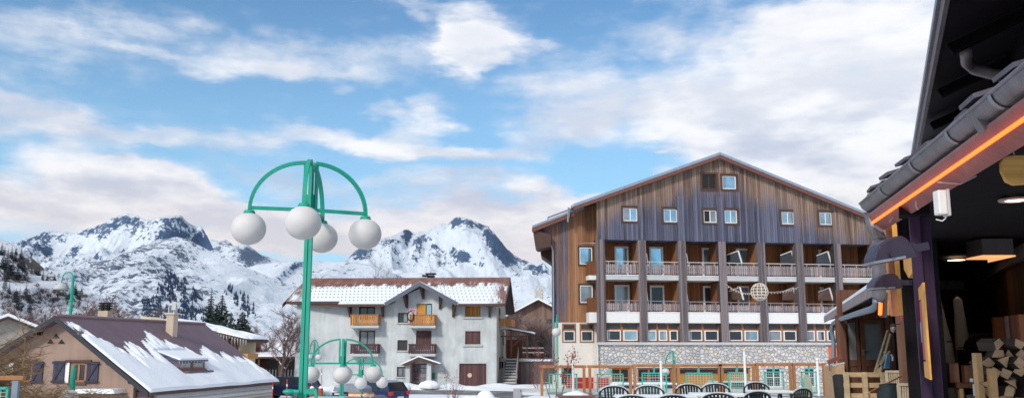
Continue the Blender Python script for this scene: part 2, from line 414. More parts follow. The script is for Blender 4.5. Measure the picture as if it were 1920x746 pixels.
# ================================================================ MOUNTAINS
def mountain_mat(name, rock0, rock1, snow, fs, thr, aniso=(1, .45, 1), tilt=0):
    m, nt, b = new_mat(name); v = coords(nt, (fs, fs, fs))
    v0 = coords(nt, (1, 1, 1), (0, R(tilt), 0)); va_ = N(nt, 'ShaderNodeVectorMath', operation='MULTIPLY'); nt.links.new(v0, va_.inputs[0])
    va_.inputs[1].default_value = tuple(fs * 3 * a for a in aniso); va = va_.outputs[0]
    geo = N(nt, 'ShaderNodeNewGeometry'); sp = N(nt, 'ShaderNodeSeparateXYZ'); nt.links.new(geo.outputs['Normal'], sp.inputs[0])
    at = N(nt, 'ShaderNodeAttribute', attribute_name='rock')
    n1 = noise_n(nt, v, 1.0, 9, .66); n2 = noise_n(nt, va, 1.0, 9, .7, .6); n3 = noise_n(nt, v, 9.0, 8, .75)
    steep = math_n(nt, 'MULTIPLY', math_n(nt, 'SUBTRACT', 1.0, sp.outputs[2]), 0.75)
    k = math_n(nt, 'ADD', steep, math_n(nt, 'MULTIPLY', at.outputs['Fac'], .78))
    k = math_n(nt, 'ADD', k, math_n(nt, 'MULTIPLY', math_n(nt, 'SUBTRACT', n2, .5), 2.6))
    k = math_n(nt, 'ADD', k, math_n(nt, 'MULTIPLY', math_n(nt, 'SUBTRACT', n1, .5), 1.2))
    k = math_n(nt, 'ADD', k, math_n(nt, 'MULTIPLY', math_n(nt, 'SUBTRACT', n3, .5), 2.6))
    f = mrange(nt, k, thr - .07, thr + .09)
    rk = ramp(nt, math_n(nt, 'MULTIPLY_ADD', n3, .6, math_n(nt, 'MULTIPLY', n1, .4)), [(.35, rock0), (.65, rock1)])
    sn = ramp(nt, n1, [(.3, tuple(c * .86 for c in snow)), (.6, snow)])
    nt.links.new(mix_c(nt, f, sn, rk), b.inputs['Base Color']); b.inputs['Roughness'].default_value = .85
    b.inputs['Specular IOR Level'].default_value = .15
    bump(nt, b, math_n(nt, 'ADD', math_n(nt, 'MULTIPLY', n2, .9), math_n(nt, 'MULTIPLY', n3, .5)), .9, 1.1 / fs * .12)
    return m
def interp(pts, x):
    if x <= pts[0][0]: return pts[0][1]
    for (a, b), (c, d) in zip(pts, pts[1:]):
        if x <= c: return b + (d - b) * (x - a) / max(1e-6, c - a)
    return pts[-1][1]
SURF = {}
def mountain(name, sil, Yc, Yb, zb, mat, A, blobs, seed, nx=360, ny=110, p=1.25, fx=1.0, crest=.11, wob=.05):
    x0, x1 = sil[0][0], sil[-1][0]; so_ = Vector((seed * 13.7, seed * 7.1, seed * 3.3)); mb = MB(); rock = []
    rows = [1.12, 1.05] + [1 - j / ny for j in range(ny + 1)]
    S = Yc * .1 / fx
    cols = []
    for i in range(nx + 1):
        px = x0 + (x1 - x0) * i / nx
        Yi = Yc * (1 + wob * noise.noise(Vector((px * .012, seed, 0))) * 2)
        py = interp(sil, px) + crest * 22 * (noise.noise(Vector((px * .11, seed * 3, 1))) + .6 * noise.noise(Vector((px * .3, seed * 3, 2))))
        cols.append((W(px, py, Yi), Yi))
    for s in rows:
        for P, Yi in cols:
            y = Yb + s * (Yi - Yb)
            if s > 1: z = P.z * (1 - (s - 1) * 3.0)
            else:
                q = Vector((P.x / S, y / (S * 1.7), 0)) + so_
                warp = noise.noise_vector(q * .7) * .5
                r1 = noise.ridged_multi_fractal(q + warp, 1.0, 2.1, 6, 1.0, 2.0) - 1.1
                r2 = noise.fractal(q * 2.7, .9, 2.1, 4)
                r3 = abs(noise.noise(Vector((P.x / S * 3.1 + warp.x * 2, y / S * .8, 9)) + so_))
                env = min(1, (1 - s) * 6 + .02) * min(1, s * 3 + .1)
                z = zb + (P.z - zb) * s ** p + A * P.z * env * (r1 * .8 + r2 * .45 - r3 * .6)
            mb.v.append(Vector((P.x, y, z)))
    n = nx + 1
    for j in range(len(rows) - 1):
        for i in range(nx): mb.f.append((j * n + i, (j + 1) * n + i, (j + 1) * n + i + 1, j * n + i + 1))
    o = mb.build(name, mat, smooth=True); o['kind'] = 'structure'
    at = o.data.attributes.new('rock', 'FLOAT', 'POINT'); vals = []
    for v in mb.v:
        a, c = proj(v); t = 0.0
        for bx, by, rx, ry, rot, amp in blobs:
            dx, dy = a - bx, c - by; ca, sa = math.cos(R(rot)), math.sin(R(rot))
            e = ((dx * ca + dy * sa) / rx) ** 2 + ((-dx * sa + dy * ca) / ry) ** 2
            if e < 4: t += amp * math.exp(-e * 1.2)
        vals.append(t)
    at.data.foreach_set('value', vals)
    SURF[name] = (mb.v, n, len(rows))
    return o
SN = (.83, .90, .98)
RK0, RK1 = (.032, .075, .155), (.11, .18, .30)  # blue of the distant air is put into the rock colours
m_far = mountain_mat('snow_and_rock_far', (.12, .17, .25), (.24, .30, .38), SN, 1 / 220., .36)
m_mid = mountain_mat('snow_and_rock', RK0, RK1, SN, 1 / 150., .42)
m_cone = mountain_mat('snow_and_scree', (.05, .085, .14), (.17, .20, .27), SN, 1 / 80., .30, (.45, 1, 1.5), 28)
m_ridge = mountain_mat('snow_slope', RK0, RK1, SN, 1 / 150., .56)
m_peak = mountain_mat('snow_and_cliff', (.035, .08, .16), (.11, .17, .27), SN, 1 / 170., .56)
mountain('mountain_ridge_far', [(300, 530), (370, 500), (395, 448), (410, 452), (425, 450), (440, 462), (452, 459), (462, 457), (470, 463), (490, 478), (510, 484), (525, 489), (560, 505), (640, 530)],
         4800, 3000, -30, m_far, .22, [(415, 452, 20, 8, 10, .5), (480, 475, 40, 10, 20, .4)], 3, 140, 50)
mountain('mountain_left', [(-120, 500), (-60, 485), (0, 462), (25, 456), (60, 447), (88, 432), (110, 435), (140, 437), (160, 430), (190, 420), (215, 406), (240, 400), (258, 404), (275, 412), (300, 407), (325, 403), (340, 404), (352, 416), (368, 424), (378, 424), (388, 440), (400, 466), (430, 482), (480, 505), (560, 545), (620, 570)],
         3300, 2150, -20, m_mid, .26,
         [(60, 450, 45, 16, -15, .5), (95, 455, 18, 30, 30, .5), (190, 425, 60, 9, -14, .6), (240, 412, 28, 14, 0, .35), (318, 412, 30, 14, 0, .45), (330, 440, 60, 14, 15, .25), (372, 445, 14, 30, -25, .8), (390, 462, 14, 18, -30, .5), (150, 475, 50, 30, 30, .12),
          (170, 455, 50, 18, 10, -.6), (345, 425, 30, 7, 20, -.4), (110, 470, 14, 30, -30, -.3), (235, 440, 30, 15, -20, -.35)], 7, 420, 120)
mountain('snowy_ridge', [(330, 560), (420, 520), (480, 496), (520, 491), (560, 490), (600, 489), (655, 490), (700, 498), (760, 520), (900, 560), (1080, 590)],
         2900, 1500, -20, m_ridge, .10, [(600, 505, 30, 8, 0, .3), (640, 500, 40, 9, 10, .35), (680, 515, 30, 10, 20, .2)], 11, 260, 80, crest=.02)
mountain('mountain_peak', [(590, 560), (620, 525), (650, 492), (658, 478), (668, 468), (690, 458), (705, 448), (718, 447), (740, 440), (755, 431), (765, 429), (775, 437), (790, 434), (810, 430), (824, 419), (840, 420), (852, 408), (868, 407), (885, 413), (905, 421), (915, 425), (930, 440), (945, 460), (960, 475), (975, 484), (995, 492), (1008, 499), (1018, 492), (1030, 505), (1060, 515), (1150, 530), (1300, 560)],
         3600, 2100, -20, m_peak, .20,
         [(675, 475, 26, 12, -20, .95), (720, 455, 40, 9, -12, .55), (762, 440, 14, 14, 30, .9), (795, 445, 12, 12, 0, .4), (852, 416, 14, 12, 0, .8), (890, 420, 30, 8, 15, .55),
          (925, 450, 13, 42, -33, 1.1), (905, 445, 12, 20, -25, .5), (950, 475, 14, 28, -38, .9), (868, 478, 16, 11, 10, .75), (870, 490, 20, 6, 0, .5), (818, 463, 10, 6, 0, .6), (800, 452, 20, 9, 30, .4), (990, 497, 40, 9, 20, .7), (1015, 505, 16, 16, 0, .6), (900, 495, 18, 5, 10, .6),
          (800, 480, 16, 22, -30, .25), (700, 490, 40, 16, 0, .15),
          (840, 450, 26, 20, -10, -.6), (885, 460, 22, 16, 0, -.5), (750, 500, 80, 14, 0, -.25), (880, 520, 90, 14, 0, -.5)], 17, 420, 130, p=1.15)
CONE = [(30, 650), (70, 590), (110, 550), (150, 525), (175, 505), (200, 490), (240, 474), (265, 468), (290, 455), (310, 449), (330, 443), (350, 448), (370, 458), (390, 468), (440, 492), (500, 517), (560, 537), (620, 556), (700, 575), (800, 600), (950, 640)]
mountain('mountain_cone', CONE, 2100, 900, -15, m_cone, .17,
         [(215, 500, 60, 22, -22, .2), (250, 520, 110, 70, 0, .10), (300, 455, 40, 10, -10, .35), (260, 530, 60, 40, -30, -.02), (330, 470, 30, 14, 20, .2), (350, 530, 50, 30, 30, .12),
          (430, 520, 70, 26, 25, -.35), (510, 560, 80, 30, 20, -.35), (385, 480, 30, 8, 28, -.3)], 23, 460, 140, p=1.1, crest=.03)
HILL = [(-260, 430), (-100, 438), (0, 449), (20, 455), (40, 466), (60, 482), (85, 505), (110, 520), (150, 545), (200, 566), (260, 592), (330, 618), (420, 640), (560, 655)]
m_hill = mountain_mat('snow_and_scrub', (.06, .055, .05), (.19, .165, .14), (.76, .80, .86), 1 / 22., .30)
mountain('hillside', HILL, 460, 170, -2, m_hill, .16, [(60, 500, 25, 14, 30, .3), (40, 480, 14, 10, 20, .2)], 29, 260, 110, p=.95, wob=.03)

def surf_hit(name, px, py):
    """first vertex of the surface (from the near side) whose image lies at (px, py)"""
    v, n, m = SURF[name]; best = None; bd = 1e9
    import bisect
    for j in range(m - 1, 1, -1):
        lo, hi = 0, n - 1; r0 = j * n
        while lo < hi:
            mid = (lo + hi) // 2
            if proj(v[r0 + mid])[0] < px: lo = mid + 1
            else: hi = mid
        q = v[r0 + lo]; a, c = proj(q); d = abs(c - py) + abs(a - px)
        if d < bd: bd = d; best = q
    return best

air = MB().box(-6500, 6500, -320, 9200, -80, 1400); air = air.build('haze', None); air['kind'] = 'stuff'
hm = bpy.data.materials.new('mountain_air'); hm.use_nodes = True; hn = hm.node_tree; hn.nodes.remove(hn.nodes['Principled BSDF'])
pv = N(hn, 'ShaderNodeVolumePrincipled'); pv.inputs['Color'].default_value = (.62, .80, 1, 1); pv.inputs['Density'].default_value = 1.3e-5; pv.inputs['Anisotropy'].default_value = .1
hn.links.new(pv.outputs[0], hn.nodes['Material Output'].inputs['Volume']); air.data.materials.append(hm)
# ================================================================ MATERIALS OF THE BUILDINGS
M_DGLASS = glass('dark_window_glass', (.05, .06, .075), .35)
M_SGLASS = glass('sky_reflecting_glass', (.42, .62, .74), .85)
M_CURT = glass('curtained_glass', (.30, .34, .38), .3, .12)
M_WHITE = plain('white_paint', (.78, .77, .75), .5, var=.06)
M_CREAM = plain('cream_render', (.72, .68, .62), .9, var=.07, scale=1.2, bmp=.2)
M_ORWOOD = plain('orange_varnished_wood', (.36, .135, .045), .5, var=.3, scale=2, stretch=(4, 4, 1))
M_BRWOOD = plain('dark_brown_wood', (.075, .035, .025), .6, var=.35, scale=2, stretch=(6, 6, 1))
M_GREEN = plain('green_lamp_paint', (.001, .33, .225), .5, var=.12, bmp=.03)
M_METAL = plain('grey_zinc', (.30, .32, .35), .4, .7, var=.15)
M_DARK = plain('dark_interior', (.012, .011, .012), .8, var=.3)
M_CONC = plain('pale_concrete', (.50, .50, .49), .85, var=.12, scale=1.5)
M_RED = plain('red_painted_wall', (.42, .012, .022), .7, var=.12)
# ================================================================ HOTEL
hp = W(1120, 640, 62); HF = Fr((hp.x, hp.y, -1.65), R(8.7))
K = 0.21                                   # the wing's side wall runs back along this skew
apex = HF.p(1350, 291, -.6)
uL = HF.uz(1120, 500)[0]; uR = uL + (apex.x - uL) * 2 + .3
eL = HF.p(1075, 388, -.6)
slope = (apex.z - eL.z) / (apex.x - eL.x)
def zroof(u): return apex.z - slope * abs(u - apex.x)
def hotel_grey(nt, sp, wn, g):
    # bare brown wood under the shelter of the roof, weathered blue-grey lower down
    d = math_n(nt, 'SUBTRACT', apex.z - HF.loc.z * 0, sp.outputs[2])
    d = math_n(nt, 'SUBTRACT', d, math_n(nt, 'MULTIPLY', math_n(nt, 'ABSOLUTE', math_n(nt, 'SUBTRACT', sp.outputs[0], apex.x)), slope))
    big = noise_n(nt, coords(nt, (1, 1, .6)), .35, 4)
    d = math_n(nt, 'ADD', d, math_n(nt, 'MULTIPLY', math_n(nt, 'SUBTRACT', wn, .5), 1.5))
    d = math_n(nt, 'ADD', d, math_n(nt, 'MULTIPLY', math_n(nt, 'SUBTRACT', big, .5), 5.5))
    return mrange(nt, d, .9, 3.2, 0.12, .96)
GREYS = ((.010, .013, .032), (.13, .14, .21))
M_GABLE = planks('weathered_gable_boards', (.045, .024, .018), (.36, .235, .16), .17, grey=GREYS, greyfn=hotel_grey, gap=.1)
def wing_grey(nt, sp, wn, g):
    big = noise_n(nt, coords(nt, (1, 1, .35)), .55, 4)
    a = mrange(nt, sp.outputs[0], uL - 2.3, uL - 1.0, .62, -.25)
    a = math_n(nt, 'ADD', a, math_n(nt, 'MULTIPLY', math_n(nt, 'SUBTRACT', big, .5), 2.2))
    a = math_n(nt, 'ADD', a, math_n(nt, 'MULTIPLY', math_n(nt, 'SUBTRACT', wn, .5), .5))
    return mrange(nt, a, .15, .6, .05, .95)
M_WING = planks('orange_and_grey_boards', (.10, .038, .018), (.42, .20, .085), .16, grey=GREYS, greyfn=wing_grey, gap=.1)
M_LOG = planks('orange_boards', (.09, .028, .01), (.34, .125, .04), .16, gap=.12)
M_POST = planks('weathered_post_boards', (.022, .018, .024), (.23, .19, .195), .12, gap=.14)
M_RAIL = planks('weathered_rail_boards', (.09, .075, .085), (.36, .31, .31), .14, gap=.0)
M_SLATE = plain('grey_sheet_roof', (.27, .33, .40), .45, .2, var=.15)
M_FASCIA = plain('red_brown_fascia', (.17, .06, .04), .55, var=.2)
def stone_mat():
    m, nt, b = new_mat('rubble_stone'); tc = N(nt, 'ShaderNodeTexCoord'); sp = N(nt, 'ShaderNodeSeparateXYZ'); nt.links.new(tc.outputs['Object'], sp.inputs[0])
    cb = N(nt, 'ShaderNodeCombineXYZ'); nt.links.new(sp.outputs[0], cb.inputs[0]); nt.links.new(math_n(nt, 'MULTIPLY', sp.outputs[2], 1.25), cb.inputs[1])
    wv = N(nt, 'ShaderNodeVectorMath', operation='ADD'); nt.links.new(cb.outputs[0], wv.inputs[0])
    nn = N(nt, 'ShaderNodeTexNoise', noise_dimensions='2D'); nn.inputs['Scale'].default_value = 1.3; nt.links.new(cb.outputs[0], nn.inputs['Vector'])
    sc = N(nt, 'ShaderNodeVectorMath', operation='SCALE'); nt.links.new(nn.outputs[1], sc.inputs[0]); sc.inputs['Scale'].default_value = .22; nt.links.new(sc.outputs[0], wv.inputs[1])
    e = N(nt, 'ShaderNodeTexVoronoi', voronoi_dimensions='2D', feature='DISTANCE_TO_EDGE'); e.inputs['Scale'].default_value = 3.6; nt.links.new(wv.outputs[0], e.inputs['Vector'])
    c = N(nt, 'ShaderNodeTexVoronoi', voronoi_dimensions='2D'); c.inputs['Scale'].default_value = 3.6; nt.links.new(wv.outputs[0], c.inputs['Vector'])
    s2 = N(nt, 'ShaderNodeSeparateColor'); nt.links.new(c.outputs['Color'], s2.inputs[0])
    col = ramp(nt, s2.outputs[0], [(0, (.44, .45, .47)), (.45, (.64, .63, .62)), (.75, (.76, .73, .68)), (1, (.66, .55, .42))])
    f = noise_n(nt, tc.outputs['Object'], 6, 5); col = mix_c(nt, .22, col, ramp(nt, f, [(.3, .3), (.7, .95)]), 'MULTIPLY')
    mo = mrange(nt, e.outputs['Distance'], .005, .05)
    nt.links.new(mix_c(nt, mo, (.36, .34, .335), col), b.inputs['Base Color']); b.inputs['Roughness'].default_value = .85
    bump(nt, b, math_n(nt, 'ADD', mrange(nt, e.outputs['Distance'], 0, .18), math_n(nt, 'MULTIPLY', f, .3)), .9, .07); return m
M_STONE = stone_mat()

hotel = thing('hotel', 'large timber clad hotel with wide gable, two rows of balconies and stone base', 'hotel', HF.loc, HF.rot)
# local z is height above the hotel's base; uz() already gives local heights
D = 7.5
pxc = [(1120, 1134), (1197, 1211), (1272, 1286), (1347, 1361), (1421, 1435), (1492, 1506), (1564, 1577)]
cols = [(HF.uz(a, 500)[0], HF.uz(b, 500)[0]) for a, b in pxc]
bw = cols[1][0] - cols[0][0]; cols.append((cols[6][0] + bw, cols[6][1] + bw)); cols.append((cols[6][0] + 2 * bw, cols[6][1] + 2 * bw))
zg = HF.uz(1134, 449)[1]                     # underside of the gable cladding
z_s1 = HF.uz(1165, 516)[1]; z_s1b = HF.uz(1165, 524)[1]
z_p1 = HF.uz(1165, 585)[1]; z_p0 = HF.uz(1165, 604.5)[1]
z_w0 = HF.uz(1165, 641)[1]; z_st = HF.uz(1165, 646)[1]; z_l1 = HF.uz(1165, 681)[1]; z_l0 = HF.uz(1165, 689)[1]
uE = cols[-1][1]
# gable wall with holes for its eight windows
gw = [(1168, 389, 1196, 415), (1244, 391, 1271, 417), (1319, 393, 1345, 418), (1358, 393, 1383, 419), (1465, 396, 1490, 421), (1536, 397, 1561, 422), (1316, 327, 1343, 355), (1354, 329, 1381, 355)]
holes = [HF.rect(*g) for g in gw]
mb = MB()
us = sorted({cols[0][0], uE, apex.x, *[h[i] for h in holes for i in (0, 1)]})
for a, b in zip(us, us[1:]):
    hs = sorted([h for h in holes if h[0] < (a + b) / 2 < h[1]], key=lambda h: h[2]); z = zg
    for h in hs:
        mb.quad((a, 0, z), (b, 0, z), (b, 0, h[2]), (a, 0, h[2])); z = h[3]
    mb.quad((a, 0, z), (b, 0, z), (b, 0, zroof(b) - .12), (a, 0, zroof(a) - .12))
for h in holes:
    a, b, c, d = h; e = .22
    mb.quad((a, 0, c), (a, 0, d), (a, e, d), (a, e, c)); mb.quad((b, 0, d), (b, 0, c), (b, e, c), (b, e, d))
    mb.quad((a, 0, d), (b, 0, d), (b, e, d), (a, e, d)); mb.quad((b, 0, c), (a, 0, c), (a, e, c), (b, e, c)); mb.quad((a, e, c), (b, e, c), (b, e, d), (a, e, d))
mb.quad((cols[0][0], 0, zg), (cols[0][0], 1.9, zg), (uE, 1.9, zg), (uE, 0, zg))
gmb = mb
for i, h in enumerate(holes):
    hv = {2: [M_DARK, M_CURT], 6: [M_DARK, M_DARK], 7: [M_CURT, M_SGLASS, M_SGLASS, M_SGLASS], 0: [M_CURT, M_SGLASS]}.get(i, [M_SGLASS, M_SGLASS])  # dark panes paint the shade inside the open sashes
    f = window(hotel, (h[0] + .03, h[1] - .03, h[2] + .03, h[3] - .03), .11, M_WHITE if i != 6 else M_BRWOOD, None, .07, 0 if i == 7 else 1, halves=hv)
    q = MB(); ring(q, h[0] - .13, h[1] + .13, h[2] - .13, h[3] + .13, -.05, .02, .13); q.build('window_casing', M_BRWOOD, f)
# raised vertical boards standing proud of the gable
rnd = random.Random(4); u = cols[0][0] + .3
while u < uE:
    z0 = zg + .02; segs = [(z0, zroof(u) - .3)]
    for h in holes:
        if h[0] - .16 < u < h[1] + .16:
            segs = [s for a, b in segs for s in ((a, min(b, h[2] - .14)), (max(a, h[3] + .14), b)) if s[1] - s[0] > .05]
    for a, b in segs: gmb.box(u - .025, u + .025, -.028, -.001, a, b)
    u += .34
gable = gmb.build('gable_wall', M_GABLE, hotel)
# columns
for i, (a, b) in enumerate(cols[:8]):
    MB().box(a, b, -.12, .45, z_w0 - .05, zg + .0).build('column', M_POST, hotel)
    MB().box(a + .02, b - .02, -.06, -.003, zg, min(zg + 3.2, zroof((a + b) / 2) - .6)).build('column_head', M_GABLE, hotel)
# loggias: back wall, floors, side walls
LB = 1.9
MB().box(cols[0][1], uE, LB, LB + .2, z_p0, zg).build('loggia_wall', M_LOG, hotel)
mb = MB()
for a, b in cols[1:8]: mb.box(a + .05, b - .05, .46, LB - .01, z_p0, zg - .01)
mb.build('loggia_partition', M_LOG, hotel)
doors = [((1152, 1178, 462), (1152, 1180, 534)), ((1217, 1243, 463), (1218, 1245, 535)), ((1316, 1341, 465), (1318, 1343, 536)), ((1380, 1405, 466), (1382, 1406, 536)), ((1474, 1490, 468), (1476, 1491, 537)), ((1535, 1553, 468), (1538, 1555, 538)), None]
shut = [None, None, None, ((1363, 1384), (1367, 1387)), ((1463, 1484), (1467, 1487)), ((1531, 1552), (1534, 1555)), None]
for fl, (zs, zt) in enumerate(((z_s1b, z_s1), (z_p0, z_p1))):
    for i in range(8):
        a, b = cols[i][1], cols[i + 1][0] if i < 7 else cols[7][1] + 2
        if i == 7: break
        MB().box(a + .003, b - .003, -.02, LB - .005, zs, zt).build('balcony_slab', M_CONC if fl == 0 else M_WHITE, hotel)
        MB().box(a, b, -.06, .0 - .003, zt, zt + .04).build('slab_snow', M_SNOW, hotel)
        # railing
        pyr = 490 + i * 1.1 if fl == 0 else 562 + i * 1.3
        zr = HF.uz((pxc[i][1] + pxc[min(i + 1, 6)][0]) / 2 if i < 6 else 1600, pyr + (1 if fl else 0))[1]
        mb = MB(); n = 15; st = (b - a) / n
        for k in range(n):
            c = a + st * (k + .5); w = st * .36; zb_ = zt + .10; zt_ = zr - .17
            mb.prism([(c - w, -.04, zb_ + .05), (c - w * .3, -.04, zb_), (c + w * .3, -.04, zb_), (c + w, -.04, zb_ + .05), (c + w, -.04, zt_ - .06), (c + w * .4, -.04, zt_), (c - w * .4, -.04, zt_), (c - w, -.04, zt_ - .06)], (0, .03, 0))
        mb.box(a, b, -.008, .035, zb_ + .14, zb_ + .24); mb.box(a, b, -.008, .035, zt_ - .2, zt_ - .1)
        bal = mb.build('balustrade', M_RAIL, hotel)
        mb = MB(); mb.tube([(a, .02, zr), (b, .02, zr)], .035, 6)
        for k in (.12, .5, .88): mb.tube([(a + (b - a) * k, .02, zr), (a + (b - a) * k, .02, zt_ - .12)], .022, 5)
        mb.build('handrail', M_METAL if fl else M_CONC, bal)
        if i < 6:
            x0, x1, y0 = doors[i][fl]
            r = HF.rect(x0, y0, x1, y0 + 50, LB); zfl = zt + .02
            window(hotel, (r[0], r[1], zfl, r[3]), LB - .06, M_WHITE, [M_SGLASS, M_SGLASS, M_SGLASS, M_CURT, M_CURT, M_CURT][i] if fl == 0 else [M_CURT, M_DGLASS, M_DGLASS, M_CURT, M_DGLASS, M_CURT][i], .13, 0, name='balcony_door')
            if shut[i]:
                xa, xb = shut[i][fl]; yy = 468 + (68 if fl else 0) + i * .6
                p = [HF.p(xa, yy + 8, .9), HF.p(xa, yy + 24, .9), HF.p(xb + 7, yy + 24, .5), HF.p(xb, yy, .5)]
                s = MB().prism(p, (0, .03, 0)).build('wind_screen', M_BRWOOD if fl else M_DGLASS, hotel)
                q = MB(); q.bar(p[3], p[2], .10, .06, (0, 1, 0)); q.bar(p[0], p[3], .05, .05, (0, 1, 0)); q.build('screen_frame', M_WHITE, s)
        if i in (1, 2):
            xa = pxc[i][1] + 1; yy = 475 + (70 if fl else 0)
            q = MB(); q.bar(HF.p(xa, yy, .3), HF.p(xa + 4, yy + 28, .1), .07, .05, (0, 1, 0)); q.build('screen_edge', M_WHITE, hotel)
# band of wide windows under the balconies
sky_seq = [[M_DGLASS, M_DGLASS], [M_SGLASS, M_SGLASS, M_DGLASS], [M_DGLASS, M_DGLASS], [M_DGLASS, M_SGLASS], [M_CURT, M_DGLASS], [M_CURT, M_DGLASS, M_DGLASS], [M_DGLASS, M_DGLASS]]
MB().box(cols[0][1], uE, .35, .5, z_w0, z_p0 - .003).build('window_band', M_ORWOOD, hotel)
for i in range(7):
    a, b = cols[i][1] + .02, cols[i + 1][0] - .02; n = 3 if i in (1, 5) else 2; st = (b - a) / n; zm = z_w0 + (z_p0 - z_w0) * .62
    for k in range(n):
        c0 = a + st * k + .09; c1 = a + st * (k + 1) - .09
        f = MB(); ring(f, c0, c1, z_w0 + .1, zm, .20, .34, .07); f = f.build('window', M_WHITE, hotel)
        MB().box(c0 + .05, c1 - .05, .27, .30, z_w0 + .15, zm - .05).build('pane', sky_seq[i][k % len(sky_seq[i])] if k != 1 or i != 0 else M_SGLASS, f)
        if (i + k) % 2 == 0: MB().box(c0 + .08, c0 + .25 + .1 * k, .255, .268, z_w0 + .18, zm - .08).build('curtain', M_CURT, f)
        MB().box(c0, c1, .3, .345, zm + .12, z_p0 - .08).build('top_light', M_DGLASS, hotel)
# ledge, stone wall, lintel and ground floor
MB().box(uL - .1, uE, -.22, .55, z_st, z_w0 - .052).build('ledge', M_CONC, hotel)
MB().box(uL - .1, uE, -.24, -.0, z_w0 - .05, z_w0 - .02).build('ledge_snow', M_SNOW, hotel)
xo = [(1147, 1182), (1196, 1262), (1268, 1352), (1356, 1408), (1438, 1466), (1510, 1530)]
ho = []
for i, (a, b) in enumerate(xo):
    r = HF.rect(a, 690 if i < 4 else 684, b, 745, -.05); ho.append((r[0], r[1], .05 if i < 4 else z_l0 - 1.35, z_l0 if i < 4 else z_l0 - .05))
mb = wall_holes(MB(), uL - .05, HF.uz(1556, 660)[0], -1.5, z_st, ho, -.05, .3)
mb.build('stone_wall', M_STONE, hotel)
MB().box(ho[0][0] - .3, ho[3][1] + .3, -.09, -.052, z_l0, z_l1).build('lintel', M_CONC, hotel)
MB().box(HF.uz(1553, 660)[0], HF.uz(1568, 660)[0] + 1, -.07, -.02, -1.5, z_st - .02).build('orange_panel', plain('orange_render', (.62, .12, .04), .8), hotel)
MB().box(HF.uz(1568, 660)[0], uE, -.05, .3, -1.5, z_st).build('end_wall', M_CREAM, hotel)
for i, h in enumerate(ho):
    if i in (0, 1): window(hotel, h, .12, M_ORWOOD, M_DGLASS, .12, 2 if i else 1, 2, name='shop_door')
    elif i in (2, 3):
        MB().box(h[0], h[1], .06, .12, .7, h[3] - .45).build('timber_panel', M_OCHRE if False else plain('ochre_board', (.40, .18, .03), .6, var=.12), hotel)
        window(hotel, (h[0] + .02, h[1] - .02, h[3] - .5, h[3] - .02), .1, M_ORWOOD, M_DGLASS, .1, 1, name='shop_window')
    else: window(hotel, h, .1, M_WHITE, M_DGLASS, .07, 1, 1, sill=M_CONC)
M_OCHRE = plain('ochre_board', (.40, .18, .03), .6)
# left wing
zw_t = HF.uz(1060, 404, 1.2)[1]; WW = 1.2
P = lambda px, py, w=WW: HF.p(px, py, w)
a1, b1 = P(1035, 600).x, P(1122, 600).x
zc = P(1080, 604).z
wv = [HF.rect(1086, 463, 1111, 496, WW), HF.rect(1087, 534, 1112, 568, WW)]
mb = wall_holes(MB(), a1, b1, zc, P(1080, 455).z, wv, WW, .2)
top = [P(1035, 455), P(1122, 455), P(1122, 381), P(1081, 397), P(1076, 402), P(1003, 428), P(1004, 438)]
mb.quad(*top)
mb.build('wing_wall', M_WING, hotel)
for i, r in enumerate(wv):
    f = window(hotel, (r[0] + .02, r[1] - .02, r[2] + .02, r[3] - .02), WW + .06, M_WHITE, M_SGLASS if i == 0 else M_CURT, .07, 0)
    q = MB(); ring(q, r[0] - .1, r[1] + .1, r[2] - .1, r[3] + .1, WW - .04, WW + .02, .1); q.build('window_casing', M_BRWOOD, f)
wl = [HF.rect(1054, 606, 1080, 642, WW), HF.rect(1087, 606, 1114, 642, WW), HF.rect(1053, 688, 1075, 720, WW)]
wall_holes(MB(), a1 + .03, b1, -1.5, zc - .002, wl, WW + .02, .2).build('wing_base', M_CREAM, hotel)
MB().box(uL - .12, uL + .1, -.05, WW, -1.5, z_w0 - .06).build('wing_return', M_CREAM, hotel)
for r in wl[:2]:
    zm = r[2] + (r[3] - r[2]) * .66
    f = MB(); ring(f, r[0], r[1], r[2], r[3], WW, WW + .1, .1); f.box(r[0], r[1], WW, WW + .1, zm - .05, zm + .05); f = f.build('window', M_ORWOOD, hotel)
    q = MB(); ring(q, r[0] + .1, r[1] - .1, r[2] + .1, zm - .06, WW - .02, WW + .07, .06); q.build('sash', M_WHITE, f)
    MB().box(r[0] + .1, r[1] - .1, WW + .05, WW + .08, r[2] + .1, r[3] - .1).build('pane', M_DGLASS, f)
MB().box(wl[2][0], wl[2][1], WW + .12, WW + .2, wl[2][2], wl[2][3]).build('basement_door', M_DARK, hotel)
rr = HF.rect(1062, 707, 1140, 746, WW - .1); MB().box(rr[0], uL - .1, WW - .06, WW, -1.5, rr[3]).build('red_band', M_RED, hotel)
rr = HF.rect(1118, 707, 1142, 746, -.1); MB().box(uL - .12, rr[1], -.1, -.055, -1.5, rr[3]).build('red_panel', M_RED, hotel)
